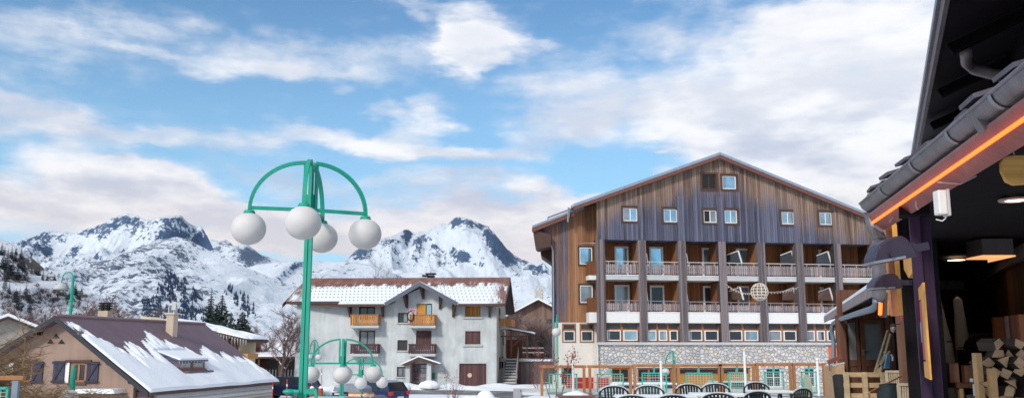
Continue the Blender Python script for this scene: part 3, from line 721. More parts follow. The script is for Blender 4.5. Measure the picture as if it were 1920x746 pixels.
# side wall and roofs
MB().quad((a1, WW, -1.5), (a1, WW, zw_t - 1.2), (a1 + K * 5, WW + 5, zw_t - 1.2), (a1 + K * 5, WW + 5, -1.5)).build('side_wall', M_POST, hotel)
def rslab(mb, u0, u1, w0, w1, z0, z1, t):
    """sloping slab from (u0,z0) to (u1,z1), running back with the skew"""
    k = K if True else 0
    a = [(u0, w0, z0), (u1, w0, z1), (u1 + K * (w1 - w0), w1, z1), (u0 + K * (w1 - w0), w1, z0)]
    return mb.prism(a, (0, 0, -t))
uend = uE + .9
zz = lambda u: apex.z - slope * abs(u - apex.x)
r_ = rslab(MB(), eL.x, apex.x, -.6, D + 1, zz(eL.x) + .22, apex.z + .22, .2); rslab(r_, apex.x, uend, -.62, D + 1, apex.z + .22, zz(uend) + .22, .2)
roof = r_.build('roof', M_SLATE, hotel)
q = MB()
q.prism([(eL.x, -.57, zz(eL.x) + .015), (apex.x, -.57, apex.z + .015), (apex.x, -.57, apex.z - .22), (eL.x, -.57, zz(eL.x) - .22)], (0, .1, 0))
q.prism([(apex.x, -.57, apex.z + .015), (uend, -.57, zz(uend) + .015), (uend, -.57, zz(uend) - .22), (apex.x, -.57, apex.z - .22)], (0, .1, 0))
q.build('verge_board', M_FASCIA, roof)
q = MB(); rslab(q, eL.x, apex.x, -.46, D, zz(eL.x) - .02, apex.z - .02, .1); rslab(q, apex.x, uend, -.46, D, apex.z - .02, zz(uend) - .02, .1); q.build('soffit', M_BRWOOD, roof)
lr0, lr1 = P(998, 424, .4), P(1079, 392, .4)
q = rslab(MB(), lr0.x, lr1.x + .6, .4, D, lr0.z + .05, lr1.z + .05 + .6 * slope, .16); r2 = q.build('lower_roof', M_SLATE, hotel)
q = MB().prism([(lr0.x, .43, lr0.z - .115), (lr1.x, .43, lr1.z - .115), (lr1.x, .43, lr1.z - .42), (lr0.x, .43, lr0.z - .42)], (0, .1, 0)); q.build('verge_board', M_FASCIA, r2)
# boxed eaves stepping back along the side
q = MB().prism([P(999, 430, .6), P(1004, 462, .6), P(1008, 466, .6), P(1033, 462, .6), P(1033, 440, .6)], (K * 2, 2.2, 0)); q.build('eaves_box', M_BRWOOD, hotel)
q = MB().prism([P(1012, 458, 2.9), P(1014, 478, 2.9), P(1034, 492, 2.9), P(1034, 452, 2.9)], (K * 3, 3, 0)); q.build('eaves_box', M_BRWOOD, hotel)
q = MB(); g = [P(1001, 428, .9), P(1004, 445, .9), P(1012, 452, .95), P(1034, 461, 1.05), P(1037, 470, 1.1), P(1038, 560, 1.1), P(1037, 640, 1.1), P(1038, 700, 1.1)]
q.tube(g, .07, 8); q.build('downpipe', M_METAL, hotel, smooth=True)
q = MB(); q.tube([(eL.x - .08, -.6, zz(eL.x) + .05), (eL.x - .08 + K * 6, 5.4, zz(eL.x) + .05)], .1, 8); q.tube([(eL.x - .08, .2, zz(eL.x)), (eL.x - .2, .3, zz(eL.x) - .9), (lr1.x - .5, .35, lr1.z + .1)], .07, 6); q.build('gutter', M_METAL, hotel)
q = MB(); ks = (lr1.z - lr0.z) / (lr1.x - lr0.x); q.tube([(lr1.x - .1, .8, lr1.z + .12), (lr1.x - 1.9, .8, lr1.z + .2 - 1.9 * ks)], .06, 6); q.tube([(lr1.x - 1.9, .8, lr1.z + .2 - 1.9 * ks), (lr1.x - 1.9, .8, lr1.z - 1.9 * ks)], .06, 6); q.build('snow_guard', M_METAL, hotel)
# balcony stubs on the wing side of the first column
for zs, zt in ((z_s1b, z_s1), (z_p0, z_p1)):
    q = MB(); q.box(cols[0][0] - .55, cols[0][0] - .02, .3, WW - .01, zs, zt); q.build('balcony_stub', M_WHITE, hotel)
    MB().box(cols[0][0] - .5, cols[0][0] - .02, .35, WW - .01, zt + .002, zt + 1.0).build('stub_rail', M_LOG, hotel)
# garland and light ball hanging in front of the hotel
bp = W(1424, 547, 40)
ball = thing('light_ball', 'round wire light ball hanging in front of the hotel balconies', 'light ball', bp)
mb = MB(); r = .38
for k in range(6):
    a = math.pi * k / 6; pts = [Vector((r * math.cos(t) * math.cos(a), r * math.cos(t) * math.sin(a), r * math.sin(t))) for t in [2 * math.pi * i / 28 for i in range(29)]]
    mb.tube(pts, .014, 5, False)
for z in (-.26, -.13, 0, .13, .26):
    q = math.sqrt(r * r - z * z); mb.tube([Vector((q * math.cos(t), q * math.sin(t), z)) for t in [2 * math.pi * i / 28 for i in range(29)]], .014, 5, False)
mb.build('wire_cage', plain('pale_light_tube', (.8, .72, .6), .4, var=.05), ball)
gl = MB(); pts = []
ctrl = [W(1361, 533, 45), W(1392, 555, 43), W(1414, 547, 40.3)]; c2 = [W(1434, 547, 40.3), W(1470, 549, 42), W(1497, 538, 45)]
for cc in (ctrl, c2):
    pts = [cc[0] * (1 - t) ** 2 + cc[1] * 2 * t * (1 - t) + cc[2] * t * t for t in [i / 12 for i in range(13)]]
    gl.tube(pts, .012, 4)
    for p in pts[1:-1]: gl.ball(p - Vector((0, 0, .05)), .035, n=6, m=4)
tag(gl.build('garland', plain('pale_garland', (.55, .48, .42), .5), None), 'thin garland of small bulbs strung either side of the wire light ball', 'garland')
# ================================================================ GREY HOUSE
def render_mat(name, c0, c1, patch=None, sc=.5):
    m, nt, b = new_mat(name); v = coords(nt); f = noise_n(nt, v, sc, 7, .6, .4); f2 = noise_n(nt, v, 5, 5)
    vs_ = coords(nt, (3, 3, .35)); st = noise_n(nt, vs_, 1, 4)
    c = ramp(nt, math_n(nt, 'MULTIPLY_ADD', st, .35, math_n(nt, 'MULTIPLY', f, .65)), [(.36, c0), (.62, c1)])
    if patch:
        ck = N(nt, 'ShaderNodeTexVoronoi'); ck.distance = 'CHEBYCHEV'; ck.inputs['Scale'].default_value = .22; nt.links.new(v, ck.inputs['Vector'])
        s2 = N(nt, 'ShaderNodeSeparateColor'); nt.links.new(ck.outputs['Color'], s2.inputs[0])
        c = mix_c(nt, mrange(nt, s2.outputs[0], .6, .62, 0, .35), c, patch)
    nt.links.new(mix_c(nt, math_n(nt, 'MULTIPLY', f2, .18), c, (.2, .2, .2)), b.inputs['Base Color'])
    b.inputs['Roughness'].default_value = .92; bump(nt, b, f2, .35, .03); return m
M_GREYR = render_mat('grey_cement_render', (.42, .45, .455), (.64, .68, .69), (.70, .74, .76))
M_TANR = render_mat('tan_cement_render', (.33, .30, .25), (.47, .43, .37))
M_PINKR = render_mat('pinkish_beige_render', (.26, .17, .13), (.39, .265, .205), sc=.35)
def rust_snow():
    m, nt, b = new_mat('rusty_roof_with_snow'); v = coords(nt); tc = N(nt, 'ShaderNodeTexCoord'); sp = N(nt, 'ShaderNodeSeparateXYZ'); nt.links.new(tc.outputs['Object'], sp.inputs[0])
    vv = coords(nt, (2.2, .35, .35)); st = noise_n(nt, vv, 1, 6, .7); f = noise_n(nt, v, .6, 5)
    k = math_n(nt, 'SUBTRACT', sp.outputs[1], math_n(nt, 'MULTIPLY', math_n(nt, 'SUBTRACT', st, .5), 5.0))
    k = math_n(nt, 'SUBTRACT', k, math_n(nt, 'MULTIPLY', math_n(nt, 'SUBTRACT', f, .5), 2.5))
    sn = mrange(nt, k, 4.3, 3.5)
    edge = math_n(nt, 'MAXIMUM', mrange(nt, sp.outputs[0], ULG + 1.9, ULG + .6), mrange(nt, sp.outputs[0], URG - 1.6, URG - .4))
    sn = math_n(nt, 'MULTIPLY', sn, math_n(nt, 'SUBTRACT', 1.0, math_n(nt, 'MULTIPLY', edge, mrange(nt, st, .4, .55))))
    rust = ramp(nt, math_n(nt, 'MULTIPLY_ADD', st, .6, math_n(nt, 'MULTIPLY', f, .4)), [(.3, (.10, .04, .03)), (.5, (.20, .085, .06)), (.7, (.30, .18, .14))])
    nt.links.new(mix_c(nt, sn, rust, (.80, .84, .90)), b.inputs['Base Color']); b.inputs['Roughness'].default_value = .7
    bump(nt, b, math_n(nt, 'ADD', sn, math_n(nt, 'MULTIPLY', st, .4)), .6, .08); return m
gp = W(551, 727, 82); GF = Fr((gp.x, gp.y, gz(gp.x, gp.y)), R(-3.5)); P = GF.p
house = thing('grey_house', 'large grey rendered house with rusty snow covered roof and two columns of balconies', 'house', GF.loc, GF.rot)
uR_ = P(931, 650).x; WE, WRG, WB = -1.3, 6.2, 13.0
ze = P(790, 569, WE).z; zr_ = P(760, 520.5, WRG).z; rs = (zr_ - ze) / (WRG - WE)
ULG = P(531, 560, WE).x; URG = P(946, 566, WE).x
R_RUST = rust_snow()
hl = dict(garage=(861, 681, 912, 727), w1=(872, 620, 901, 645), w2=(872, 569, 901, 593), d1=(781, 569, 810, 600), d2=(780, 619, 809, 655),
          s1=(746, 586, 765, 605), s2=(745, 637, 764, 657), s3=(744, 687, 765, 706), e1=(673, 570, 703, 600), e2=(673, 619, 703, 655), door=(772, 681, 802, 724))
rc = {k: GF.rect(*v) for k, v in hl.items()}
zt = ze + rs * (0 - WE) - .25
wall_holes(MB(), 0, uR_, -.6, zt, list(rc.values()), 0, .28).build('front_wall', M_GREYR, house)
q = MB(); q.quad((uR_, 0, -.6), (uR_, WB - 1, -.6), (uR_, WB - 1, ze), (uR_, WRG, zr_ - .3), (uR_, 0, zt)); q.quad((0, 0, zt), (0, WRG, zr_ - .3), (0, WB - 1, ze), (0, WB - 1, -.6), (0, 0, -.6)); q.quad((uR_, WB - 1, -.6), (0, WB - 1, -.6), (0, WB - 1, ze), (uR_, WB - 1, ze))
q.build('side_wall', M_TANR, house)
# cross gable
ga = P(787, 527, WE - .2); gl_, gr_ = P(720, 567, WE - .2), P(859, 566, WE - .2)
wm = WE + (ga.z - ze) / rs
# main roof
def slab3(mb, a, b, c, d, t): return mb.prism([a, b, c, d], (0, 0, -t))
uStep = P(634, 563, WE).x; WE0 = WE + .75
q = MB()
q.prism([(uStep, WE, ze), (gl_.x, WE, ze), (ga.x, wm, ze + rs * (wm - WE)), (gr_.x, WE, ze), (URG, WE, ze), (URG, WRG, zr_), (uStep, WRG, zr_)], (0, 0, -.16))
slab3(q, (ULG, WE0, ze + rs * .75), (uStep, WE0, ze + rs * .75), (uStep, WRG, zr_), (ULG, WRG, zr_), .16)
slab3(q, (ULG, WRG, zr_), (URG, WRG, zr_), (URG, WB + .4, ze - .2), (ULG, WB + .4, ze - .2), .16)
hroof = q.build('roof', R_RUST, house)
q = MB(); q.box(uStep, gl_.x, WE - .06, WE - .003, ze - .24, ze - .01); q.box(gr_.x, URG, WE - .06, WE - .003, ze - .24, ze - .01); q.box(ULG, uStep - .003, WE0 - .06, WE0 - .003, ze + rs * .75 - .24, ze + rs * .75 - .01)
for u in (ULG - .063, URG + .003): q.prism([(u, WE, ze + .02), (u, WRG, zr_ + .02), (u, WB + .4, ze - .18), (u, WB + .4, ze - .5), (u, WRG, zr_ - .32), (u, WE, ze - .3)], (.06, 0, 0))
q.build('eaves_board', M_BRWOOD, hroof)
q = MB(); q.prism([(ULG + .1, WE0 + .1, ze - .2 + rs * .75), (uStep, WE + .1, ze - .2), (gl_.x, WE + .1, ze - .2), (ga.x, wm, ze - .2 + rs * (wm - WE)), (gr_.x, WE + .1, ze - .2), (URG - .1, WE + .1, ze - .2), (URG - .1, WRG, zr_ - .2), (ULG + .1, WRG, zr_ - .2)], (0, 0, -.05))
slab3(q, (ULG + .1, WRG, zr_ - .2), (URG - .1, WRG, zr_ - .2), (URG - .1, WB + .3, ze - .4), (ULG + .1, WB + .3, ze - .4), .05); q.build('soffit', M_BRWOOD, hroof)
q = MB(); rnd = random.Random(2)
for j in range(6):
    w = WE + .9 + j * .85
    for i in range(52):
        u = ULG + 1 + i * .37 + (j % 2) * .18
        if u < URG - .3 and w < 4.2 and abs(u - ga.x) > (gr_.x - ga.x) * (1 - (w - WE) / (wm - WE)) + .1 and not (w < WE0 + .3 and u < uStep): q.box(u - .035, u + .035, w - .03, w + .04, ze + rs * (w - WE) + .0, ze + rs * (w - WE) + .07)
q.build('snow_hooks', M_BRWOOD, hroof, kind='stuff')
q = MB()
q.prism([ga, (ga.x, wm, ga.z + .0), (gl_.x, WE + .02, gl_.z), gl_], (0, 0, -.17)); q.prism([ga, gr_, (gr_.x, WE + .02, gr_.z), (ga.x, wm, ga.z)], (0, 0, -.17))
cg = q.build('cross_gable_roof', snow_mat('roof_snow', 1.5), house)
q = MB(); q.prism([gl_ + Vector((0, -.05, -.02)), ga + Vector((0, -.05, -.02)), ga + Vector((0, -.05, -.42)), gl_ + Vector((.2, -.05, -.30))], (0, .08, 0)); q.prism([ga + Vector((0, -.05, -.02)), gr_ + Vector((0, -.05, -.02)), gr_ + Vector((-.2, -.05, -.30)), ga + Vector((0, -.05, -.42))], (0, .08, 0))
q.build('verge_board', plain('slate_blue_board', (.10, .105, .14), .5), cg)
MB().prism([(gl_.x + .4, 0, zt - .003), (gr_.x - .4, 0, zt - .003), (ga.x, 0, ga.z - .42)], (0, .2, 0)).build('gable_wall', M_GREYR, house)
for x0, y0, x1, y1 in ((652, 569, 657, 591), (716, 569, 718, 591), (757, 553, 763, 574), (788, 536, 794, 557), (829, 551, 825, 576), (855, 567, 850, 591), (918, 569, 918, 591)):
    a = P(x0, y0, WE + .3); b = P(x1, y1, -.06); q = MB(); q.bar(a, b, .2, .24); q.bar((b.x, -.09, a.z), (b.x, -.09, b.z - .15), .2, .16); q.bar(a + Vector((0, 0, .02)), (b.x, -.0, a.z), .18, .16)
    q.build('roof_bracket', M_BRWOOD, house)
# openings
M_PURP = planks('purple_brown_shutters', (.05, .022, .025), (.13, .06, .06), .15)
M_YEL = planks('yellow_wood_boards', (.28, .10, .02), (.55, .26, .06), .14)
M_BALO = planks('orange_balcony_boards', (.36, .14, .035), (.60, .29, .09), .28, gap=.0)
M_BALD = planks('dark_balcony_boards', (.045, .02, .03), (.12, .06, .075), .28, gap=.0)
def inset(r, m=.03): return (r[0] + m, r[1] - m, r[2] + m, r[3] - m)
def shutters(r, par, mat, name='shutter', w=.12):
    c = (r[0] + r[1]) / 2
    for a, b in ((r[0] + .04, c - .015), (c + .015, r[1] - .04)):
        MB().box(a, b, w, w + .05, r[2] + .04, r[3] - .03).build(name, mat, par)
    q = MB(); ring(q, r[0] - .06, r[1] + .06, r[2] - .06, r[3] + .06, -.015, .05, .07); q.build('window_surround', M_CONC, par)
shutters(rc['w1'], house, M_PURP); shutters(rc['w2'], house, M_YEL)
for k in ('w1', 'w2'): r = rc[k]; MB().box(r[0] - .2, r[1] + .2, -.15, -.02, r[2] - .18, r[2] - .065).build('sill', M_CONC, house)
g = rc['garage']; gd = MB().box(g[0], g[1], .14, .2, g[2] - .2, g[3]).build('garage_door', M_PURP, house)
q = MB(); ring(q, g[0] - .13, g[1] + .13, g[2] - .3, g[3] + .13, -.02, .03, .13); q.build('door_surround', M_CONC, gd)
MB().tube([((g[0] * .62 + g[1] * .38), .13, (g[2] + g[3]) / 2 + .05), ((g[0] * .62 + g[1] * .38), .1, (g[2] + g[3]) / 2 + .05)], .2, 16).build('round_sign', plain('pink_white_sign', (.7, .45, .42), .5), gd)
for k in ('s1', 's2', 's3'): window(house, inset(rc[k]), .16, M_BRWOOD, M_DGLASS if k != 's3' else M_CURT, .07, 1, 0, sill=M_CONC, halves=[M_DGLASS, M_CURT] if k == 's1' else None)
for k, h2 in (('d2', None), ('e1', [M_DGLASS, M_DGLASS]), ('e2', [M_CURT, M_CURT])):
    if h2: window(house, inset(rc[k]), .16, M_BRWOOD, None, .1, 1, 0, halves=h2, name='balcony_door')
    else: shutters(rc[k], house, M_PURP)
r = rc['d1']; c = (r[0] + r[1]) / 2 + .1
MB().box(r[0] + .05, c, .12, .17, r[2], r[3] - .03).build('shutter', plain('bright_orange_shutter', (.62, .27, .03), .5), house); window(house, (c + .01, r[1] - .02, r[2], r[3] - .02), .16, M_BRWOOD, M_SGLASS, .08, 0, name='balcony_door')
def balcony(par, x0, y0, x1, y1, ys, mat, dep=1.1):
    r = GF.rect(x0, y0, x1, y1, -dep); zs = P(x0, ys, -dep).z
    s = MB().box(r[0] - .06, r[1] + .06, -dep - .05, -.003, zs, r[2] + .06).build('balcony', M_CONC, par)
    q = MB(); u = r[0] + .1; st = (r[1] - r[0] - .2) / 11
    for i in range(11): q.box(u + st * (i + .14), u + st * (i + .86), -dep, -dep + .04, r[2] + .12, r[3] - .08)
    for side in (r[0], r[1] - .05):
        for i in range(4): q.box(side + .003, side + .045, -dep + .08 + i * .26, -dep + .28 + i * .26, r[2] + .12, r[3] - .08)
    q.build('balcony_boards', mat, s)
    q = MB()
    for z in (r[2] + .2, r[3] - .18): q.box(r[0], r[1], -dep + .045, -dep + .08, z, z + .09)
    q.box(r[0] - .04, r[1] + .04, -dep - .03, -dep + .09, r[3] - .08, r[3]); q.box(r[0], r[0] + .09, -dep + .1, -.01, r[3] - .08, r[3] - .003); q.box(r[1] - .09, r[1], -dep + .1, -.01, r[3] - .08, r[3] - .003)
    for u in (r[0], r[1] - .09): q.box(u, u + .09, -dep - .01, -dep + .08, r[2] + .062, r[3] - .081)
    q.build('rail', M_BRWOOD if mat != M_BALO else M_ORWOOD, s)
    return s
balcony(house, 657, 589, 709, 611, 614.5, M_BALO); balcony(house, 768, 589, 815, 611, 614.5, M_BALO)
balcony(house, 657, 644, 708, 664, 667.5, M_BALD); balcony(house, 766, 644, 815, 664, 667.5, M_BALD)
# entrance porch
r = rc['door']; f = window(house, (r[0], r[1], -.1, r[3]), .05, plain('red_brown_door', (.20, .07, .045), .5), M_SGLASS, .14, 1, 4, name='front_door', halves=[M_DGLASS, M_CURT])
MB().box(r[0] - .42, r[0] - .02, -.9, -.003, -.6, r[3] + .15).build('porch_pier', M_GREYR, house); MB().box(r[1] + .02, r[1] + .42, -.9, -.003, -.6, r[3] + .15).build('porch_pier', M_GREYR, house)
a = P(785, 669, -1.3); b = P(751, 684, -1.3); c = P(825, 682, -1.3)
q = MB(); q.prism([b, a, c, c + Vector((-.5, 0, -.05)), a + Vector((0, 0, -.28)), b + Vector((.5, 0, -.05))], (0, 1.29, 0)); pr = q.build('porch_roof', M_BRWOOD, house)
q = MB(); q.prism([b + Vector((0, -.02, .02)), a + Vector((0, -.02, .02)), c + Vector((0, -.02, .02)), c + Vector((0, -.02, .11)), a + Vector((0, -.02, .13)), b + Vector((0, -.02, .11))], (0, 1.3, 0)); q.build('porch_snow', M_SNOW, pr)
MB().prism([(r[0] - .5, -.6, r[3] + .16), (r[1] + .5, -.6, r[3] + .16), (a.x, -.6, a.z - .3)], (0, .06, 0)).build('porch_gable', M_GREYR, pr)
M_MBX = plain('dark_green_box', (.01, .11, .075), .4)
for x0, y0, x1, y1 in ((760, 697, 765, 710), (807, 698, 815, 710)):
    r2 = GF.rect(x0, y0, x1, y1, -.2); q = MB().box(r2[0], r2[1], -.3, -.003, r2[2], r2[3]); q.box(r2[0] - .02, r2[1] + .02, -.33, -.301, r2[3] - .12, r2[3] - .05); q.box(r2[0] - .02, r2[1] + .02, -.33, -.301, (r2[2] + r2[3]) / 2 - .1, (r2[2] + r2[3]) / 2 - .03)
    o = thing('letter_boxes', 'dark green letter boxes on the %s of the grey house entrance' % ('window side' if x0 < 780 else 'garage side'), 'letter box', GF.M @ Vector((r2[0], -.3, r2[2])), GF.rot)
    for v in q.v: v -= Vector((r2[0], -.3, r2[2]))
    q.build('box', M_MBX, o)
r2 = GF.rect(822, 695, 839, 706, 0); MB().box(r2[0], r2[1], -.06, -.003, r2[2], r2[3]).build('meter_panel', M_CONC, house)
# chimney cowl and aerial, right flank: balcony, stair porch
c0 = P(808, 519, 8); q = MB(); q.box(c0.x - .35, c0.x + .35, 7.6, 8.3, zr_ - 1, c0.z + .15); q.box(c0.x - .5, c0.x + .5, 7.5, 8.4, c0.z + .25, c0.z + .36)
for dx in (-.3, .3): q.box(c0.x + dx - .04, c0.x + dx + .04, 7.9, 7.98, c0.z + .151, c0.z + .249)
q.box(c0.x - .85, c0.x - .36, 7.8, 8.1, c0.z + .02, c0.z + .2); q.build('chimney', M_DARK, house)
s = MB().box(uR_ + .003, uR_ + 1.15, 3.0, 8.6, P(945, 614, 3).z - .1, P(945, 614, 3).z).build('side_balcony', M_CONC, house)
q = MB(); z0, z1 = P(945, 612, 3).z, P(945, 597, 3).z
for i in range(7): q.box(uR_ + .05 + i * .155, uR_ + .18 + i * .155, 3.0, 3.04, z0 + .05, z1)
for i in range(24): q.box(uR_ + 1.1, uR_ + 1.14, 3.06 + i * .23, 3.26 + i * .23, z0 + .05, z1)
q.build('balcony_boards', M_BALO, s)
for x0, y0, x1, y1 in ((933, 576, 938, 600), (943, 622, 947, 646), (934, 669, 940, 692), (941, 668, 947, 690)):
    w0 = 2.5 + (x0 - 933) * .5; z0, z1 = P(935, y1, w0).z, P(935, y0, w0).z
    f = MB().box(uR_ + .003, uR_ + .05, w0, w0 + 1.4, z0, z1).build('window', M_BRWOOD, house); MB().box(uR_ + .051, uR_ + .06, w0 + .1, w0 + 1.3, z0 + .1, z1 - .1).build('pane', M_DGLASS, f)
zd = P(950, 672, 4).z                           # raised side entrance
q = MB().box(uR_ + .003, uR_ + 2.6, 5.0, 8.6, zd - .25, zd); st_ = q.build('landing', M_CONC, house)
n = 9
q = MB()
for i in range(n): q.box(uR_ + .55, uR_ + 1.6, 1.2 + i * .42, 1.2 + (i + 1) * .42 - .003, (zd - .1) * i / n - .3, (zd - .1) * (i + 1) / n)
q.build('side_stairs', plain('dark_grey_stair', (.16, .15, .145), .8), house)  # stairs in one dark grey tone
q = MB()
for i in range(n): q.box(uR_ + .55, uR_ + 1.6, 1.17 + i * .42, 1.33 + i * .42, (zd - .1) * (i + 1) / n + .003, (zd - .1) * (i + 1) / n + .05)
q.build('stair_snow', M_SNOW, st_)
q = MB(); q.bar((uR_ + 1.68, 1.2, 1.0), (uR_ + 1.68, 5.0, zd + 1.0), .08, .1); q.bar((uR_ + 1.68, 1.2, .5), (uR_ + 1.68, 5.0, zd + .5), .05, .08)
for i in range(4): q.bar((uR_ + 1.68, 1.3 + i * 1.2, zd * i / 3.3 - .2), (uR_ + 1.68, 1.3 + i * 1.2, 1.0 + zd * i / 3.3), .08)
q.build('stair_rail', plain('weathered_oak', (.30, .24, .2), .7), house)
q = MB(); zc_ = P(955, 618, 5).z
for u in (uR_ + 1.0, uR_ + 2.5): q.bar((u, 5.1, zd), (u, 5.1, zc_), .14)
q.bar((uR_, 5.1, zc_ - .6), (uR_ + 2.6, 5.1, zc_ - .6), .12); q.bar((uR_ + 1.0, 5.1, zc_ - 1.6), (uR_ + 2.1, 5.1, zc_ - .7), .1); q.box(uR_ + .3, uR_ + 1.9, 8.3, 8.36, zd, zc_ - .9)
q.build('porch_frame', plain('red_brown_timber', (.22, .075, .035), .6, stretch=(6, 6, 1)), house)
q = MB(); q.prism([(uR_ + .01, 4.6, zc_ + .2), (uR_ + 3.1, 4.6, zc_ - .35), (uR_ + 3.1, 4.6, zc_ - .45), (uR_ + .01, 4.6, zc_ + .1)], (0, 4, 0)); o = q.build('porch_canopy', M_BRWOOD, house)
q = MB(); q.prism([(uR_ + .01, 4.55, zc_ + .21), (uR_ + 3.15, 4.55, zc_ - .34), (uR_ + 3.15, 4.55, zc_ - .2), (uR_ + .01, 4.55, zc_ + .34)], (0, 4, 0)); q.build('canopy_snow', M_SNOW, o)
# wreath with pink flowers on the upper balcony's corner
wp = GF.M @ P(770, 592, -1.15); wr = thing('wreath', 'dark ring wreath with pink flowers hanging on the orange balcony corner', 'wreath', wp, GF.rot)
q = MB(); q.tube([(.28 * math.cos(t), -.05, .42 * math.sin(t)) for t in [2 * math.pi * i / 16 for i in range(17)]], .06, 6, False); q.build('ring', M_DARK, wr)
q = MB()
for i in range(9): q.ball((rnd.uniform(-.1, .55), -.05 + rnd.uniform(-.1, .1), .45 + rnd.uniform(-.1, .2)), .09, n=6, m=4)
q.build('flowers', plain('pink_petals', (.65, .25, .38), .7), wr)

# ================================================================ CHALET WITH THE LONG SNOWY ROOF
cp = W(104, 640, 45); CF = Fr((cp.x, cp.y, -2.0), R(-9.3)); P = CF.p
chalet = thing('chalet', 'pinkish beige chalet with purple brown roof half covered in snow', 'house', CF.loc, CF.rot)
ap = P(104, 592, -.6); Lc = 14.2
sR = (ap.z - P(249, 711, -.6).z) / (P(249, 711, -.6).x - ap.x); sL = (ap.z - P(14, 646, -.6).z) / (ap.x - P(14, 646, -.6).x)
eR = 5.55; eL_ = -5.6
zR = lambda u: ap.z - (u - ap.x) * sR; zL = lambda u: ap.z + (u - ap.x) * sL
u_r = P(251, 715).x
M_PROOF = plain('purple_brown_sheet_roof', (.155, .095, .115), .55, .0, var=.16, scale=1.2)
wn_ = {'a': CF.rect(25, 678, 60, 717), 'b': CF.rect(130, 678, 162, 717)}
zt_ = P(100, 676).z; uk = ap.x + (ap.z - .15 - zt_) / sR; ulk = ap.x - (ap.z - .15 - zt_) / sL; eL_ = min(eL_, ulk - .5)
q = wall_holes(MB(), ulk, uk, -1, zt_, list(wn_.values()), .0, .22)
q.quad((ulk, 0, zt_), (uk, 0, zt_), (ap.x, 0, ap.z - .15)); q.quad((uk, 0, -1), (u_r, 0, -1), (u_r, 0, zR(u_r) - .15), (uk, 0, zt_))
q.quad((eL_ + .4, 0, -1), (ulk, 0, -1), (ulk, 0, zt_), (eL_ + .4, 0, zL(eL_ + .4) - .15))
q.quad((u_r, 0, -1), (u_r, 3, -1), (u_r, 3, zR(u_r) - .2), (u_r, 0, zR(u_r) - .2))
q.quad((eL_ + .4, 0, -1), (eL_ + .4, Lc - .5, -1), (eL_ + .4, Lc - .5, zL(eL_ + .4) - .2), (eL_ + .4, 0, zL(eL_ + .4) - .2))
q.quad((eR - .4, Lc - .5, -1), (eL_ + .4, Lc - .5, -1), (eL_ + .4, Lc - .5, zL(eL_ + .4)), (ap.x, Lc - .5, ap.z - .2), (eR - .4, Lc - .5, zR(eR - .4) - .2))
q.build('wall', M_PINKR, chalet)
MB().box(u_r + .003, eR - .3, .25, .33, -1, zR(eR) - .0).build('boarded_bay', planks('purple_boards', (.06, .03, .045), (.14, .08, .10), .35, axis=2), chalet)
MB().box(eR - .4, eR - .15, .4, Lc - .4, -1, zR(eR - .15) - .2).build('side_wall', M_STONE, chalet)
q = MB(); q.prism([(ap.x, -.6, ap.z), (eR, -.6, zR(eR)), (eR, Lc, zR(eR)), (ap.x, Lc, ap.z)], (0, 0, -.12)); q.prism([(ap.x, -.6, ap.z), (ap.x, Lc, ap.z), (eL_, Lc, zL(eL_)), (eL_, -.6, zL(eL_))], (0, 0, -.12))
croof = q.build('roof', M_PROOF, chalet)
q = MB(); q.prism([(ap.x, -.66, ap.z + .02), (eR, -.66, zR(eR) + .02), (eR, -.66, zR(eR) - .24), (ap.x, -.66, ap.z - .24)], (0, .06, 0)); q.prism([(ap.x, -.66, ap.z + .02), (ap.x, -.66, ap.z - .24), (eL_, -.66, zL(eL_) - .24), (eL_, -.66, zL(eL_) + .02)], (0, .06, 0)); q.build('verge_board', plain('near_black_board', (.02, .018, .025), .5), croof)
MB().tube([(ap.x, -.6, ap.z + .02), (ap.x, Lc, ap.z + .02)], .09, 8).build('ridge_cap', plain('mauve_ridge', (.26, .17, .18), .6), croof)
MB().tube([(eR + .03, -.6, zR(eR) - .06), (eR + .03, Lc, zR(eR) - .06)], .09, 8).build('gutter', M_BRWOOD, croof)
for px, py in ((146, 629), (202, 678), (243, 713), (66, 622)):
    a = P(px, py + 2, -.45); MB().tube([a, a + Vector((0, .45, 0))], .11, 8).build('purlin_end', M_DARK, chalet)
q = MB()
for cx, cy in ((105.5, 629.5), (95, 639.5), (115.5, 640)):
    a, b, c = P(cx - 6.5, cy + 4, -.004), P(cx + 6.5, cy + 4, -.004), P(cx, cy - 4.5, -.004); MB().prism([a, b, c], (0, -.02, 0)).build('triangle_vent', M_DARK, chalet)
M_SHUT = planks('dark_blue_purple_shutter', (.018, .018, .035), (.06, .055, .10), .16)
for k in 'ab':
    r = wn_[k]; f = window(chalet, inset(r, .02), .1, M_ORWOOD, M_DGLASS, .11, 1)
    MB().box(r[0] - .2, r[1] + .25, -.1, -.003, r[3] + .0, r[3] + .1).build('lintel', M_BRWOOD, f); MB().box(r[0] - .05, r[1] + .05, -.08, -.003, r[2] - .1, r[2] - .01).build('sill', M_BRWOOD, f)
def shutter(x0, x1, y0, y1, lab=None):
    r = CF.rect(x0, y0, x1, y1, -.08); s = MB().box(r[0], r[1], -.08, -.03, r[2], r[3]).build('shutter', M_SHUT, chalet)
    q = MB(); q.bar((r[0] + .05, -.1, r[2] + .12), (r[1] - .05, -.1, r[3] - .12), .1, .04, (0, 1, 0))
    for z in (r[2] + .08, r[3] - .08): q.box(r[0] - .06, r[1] + .06, -.125, -.081, z - .05, z + .05)
    q.build('brace', plain('shutter_brace', (.02, .02, .035), .6), s)
shutter(60, 79, 677, 718); shutter(99, 120, 676, 718); shutter(162, 183, 677, 718)
for x0, x1 in ((121, 129), (16, 24)): r = CF.rect(x0, 679, x1, 717, -.02); MB().box(r[0], r[1], -.02, -.003, r[2], r[3]).build('white_reveal', M_WHITE, chalet)
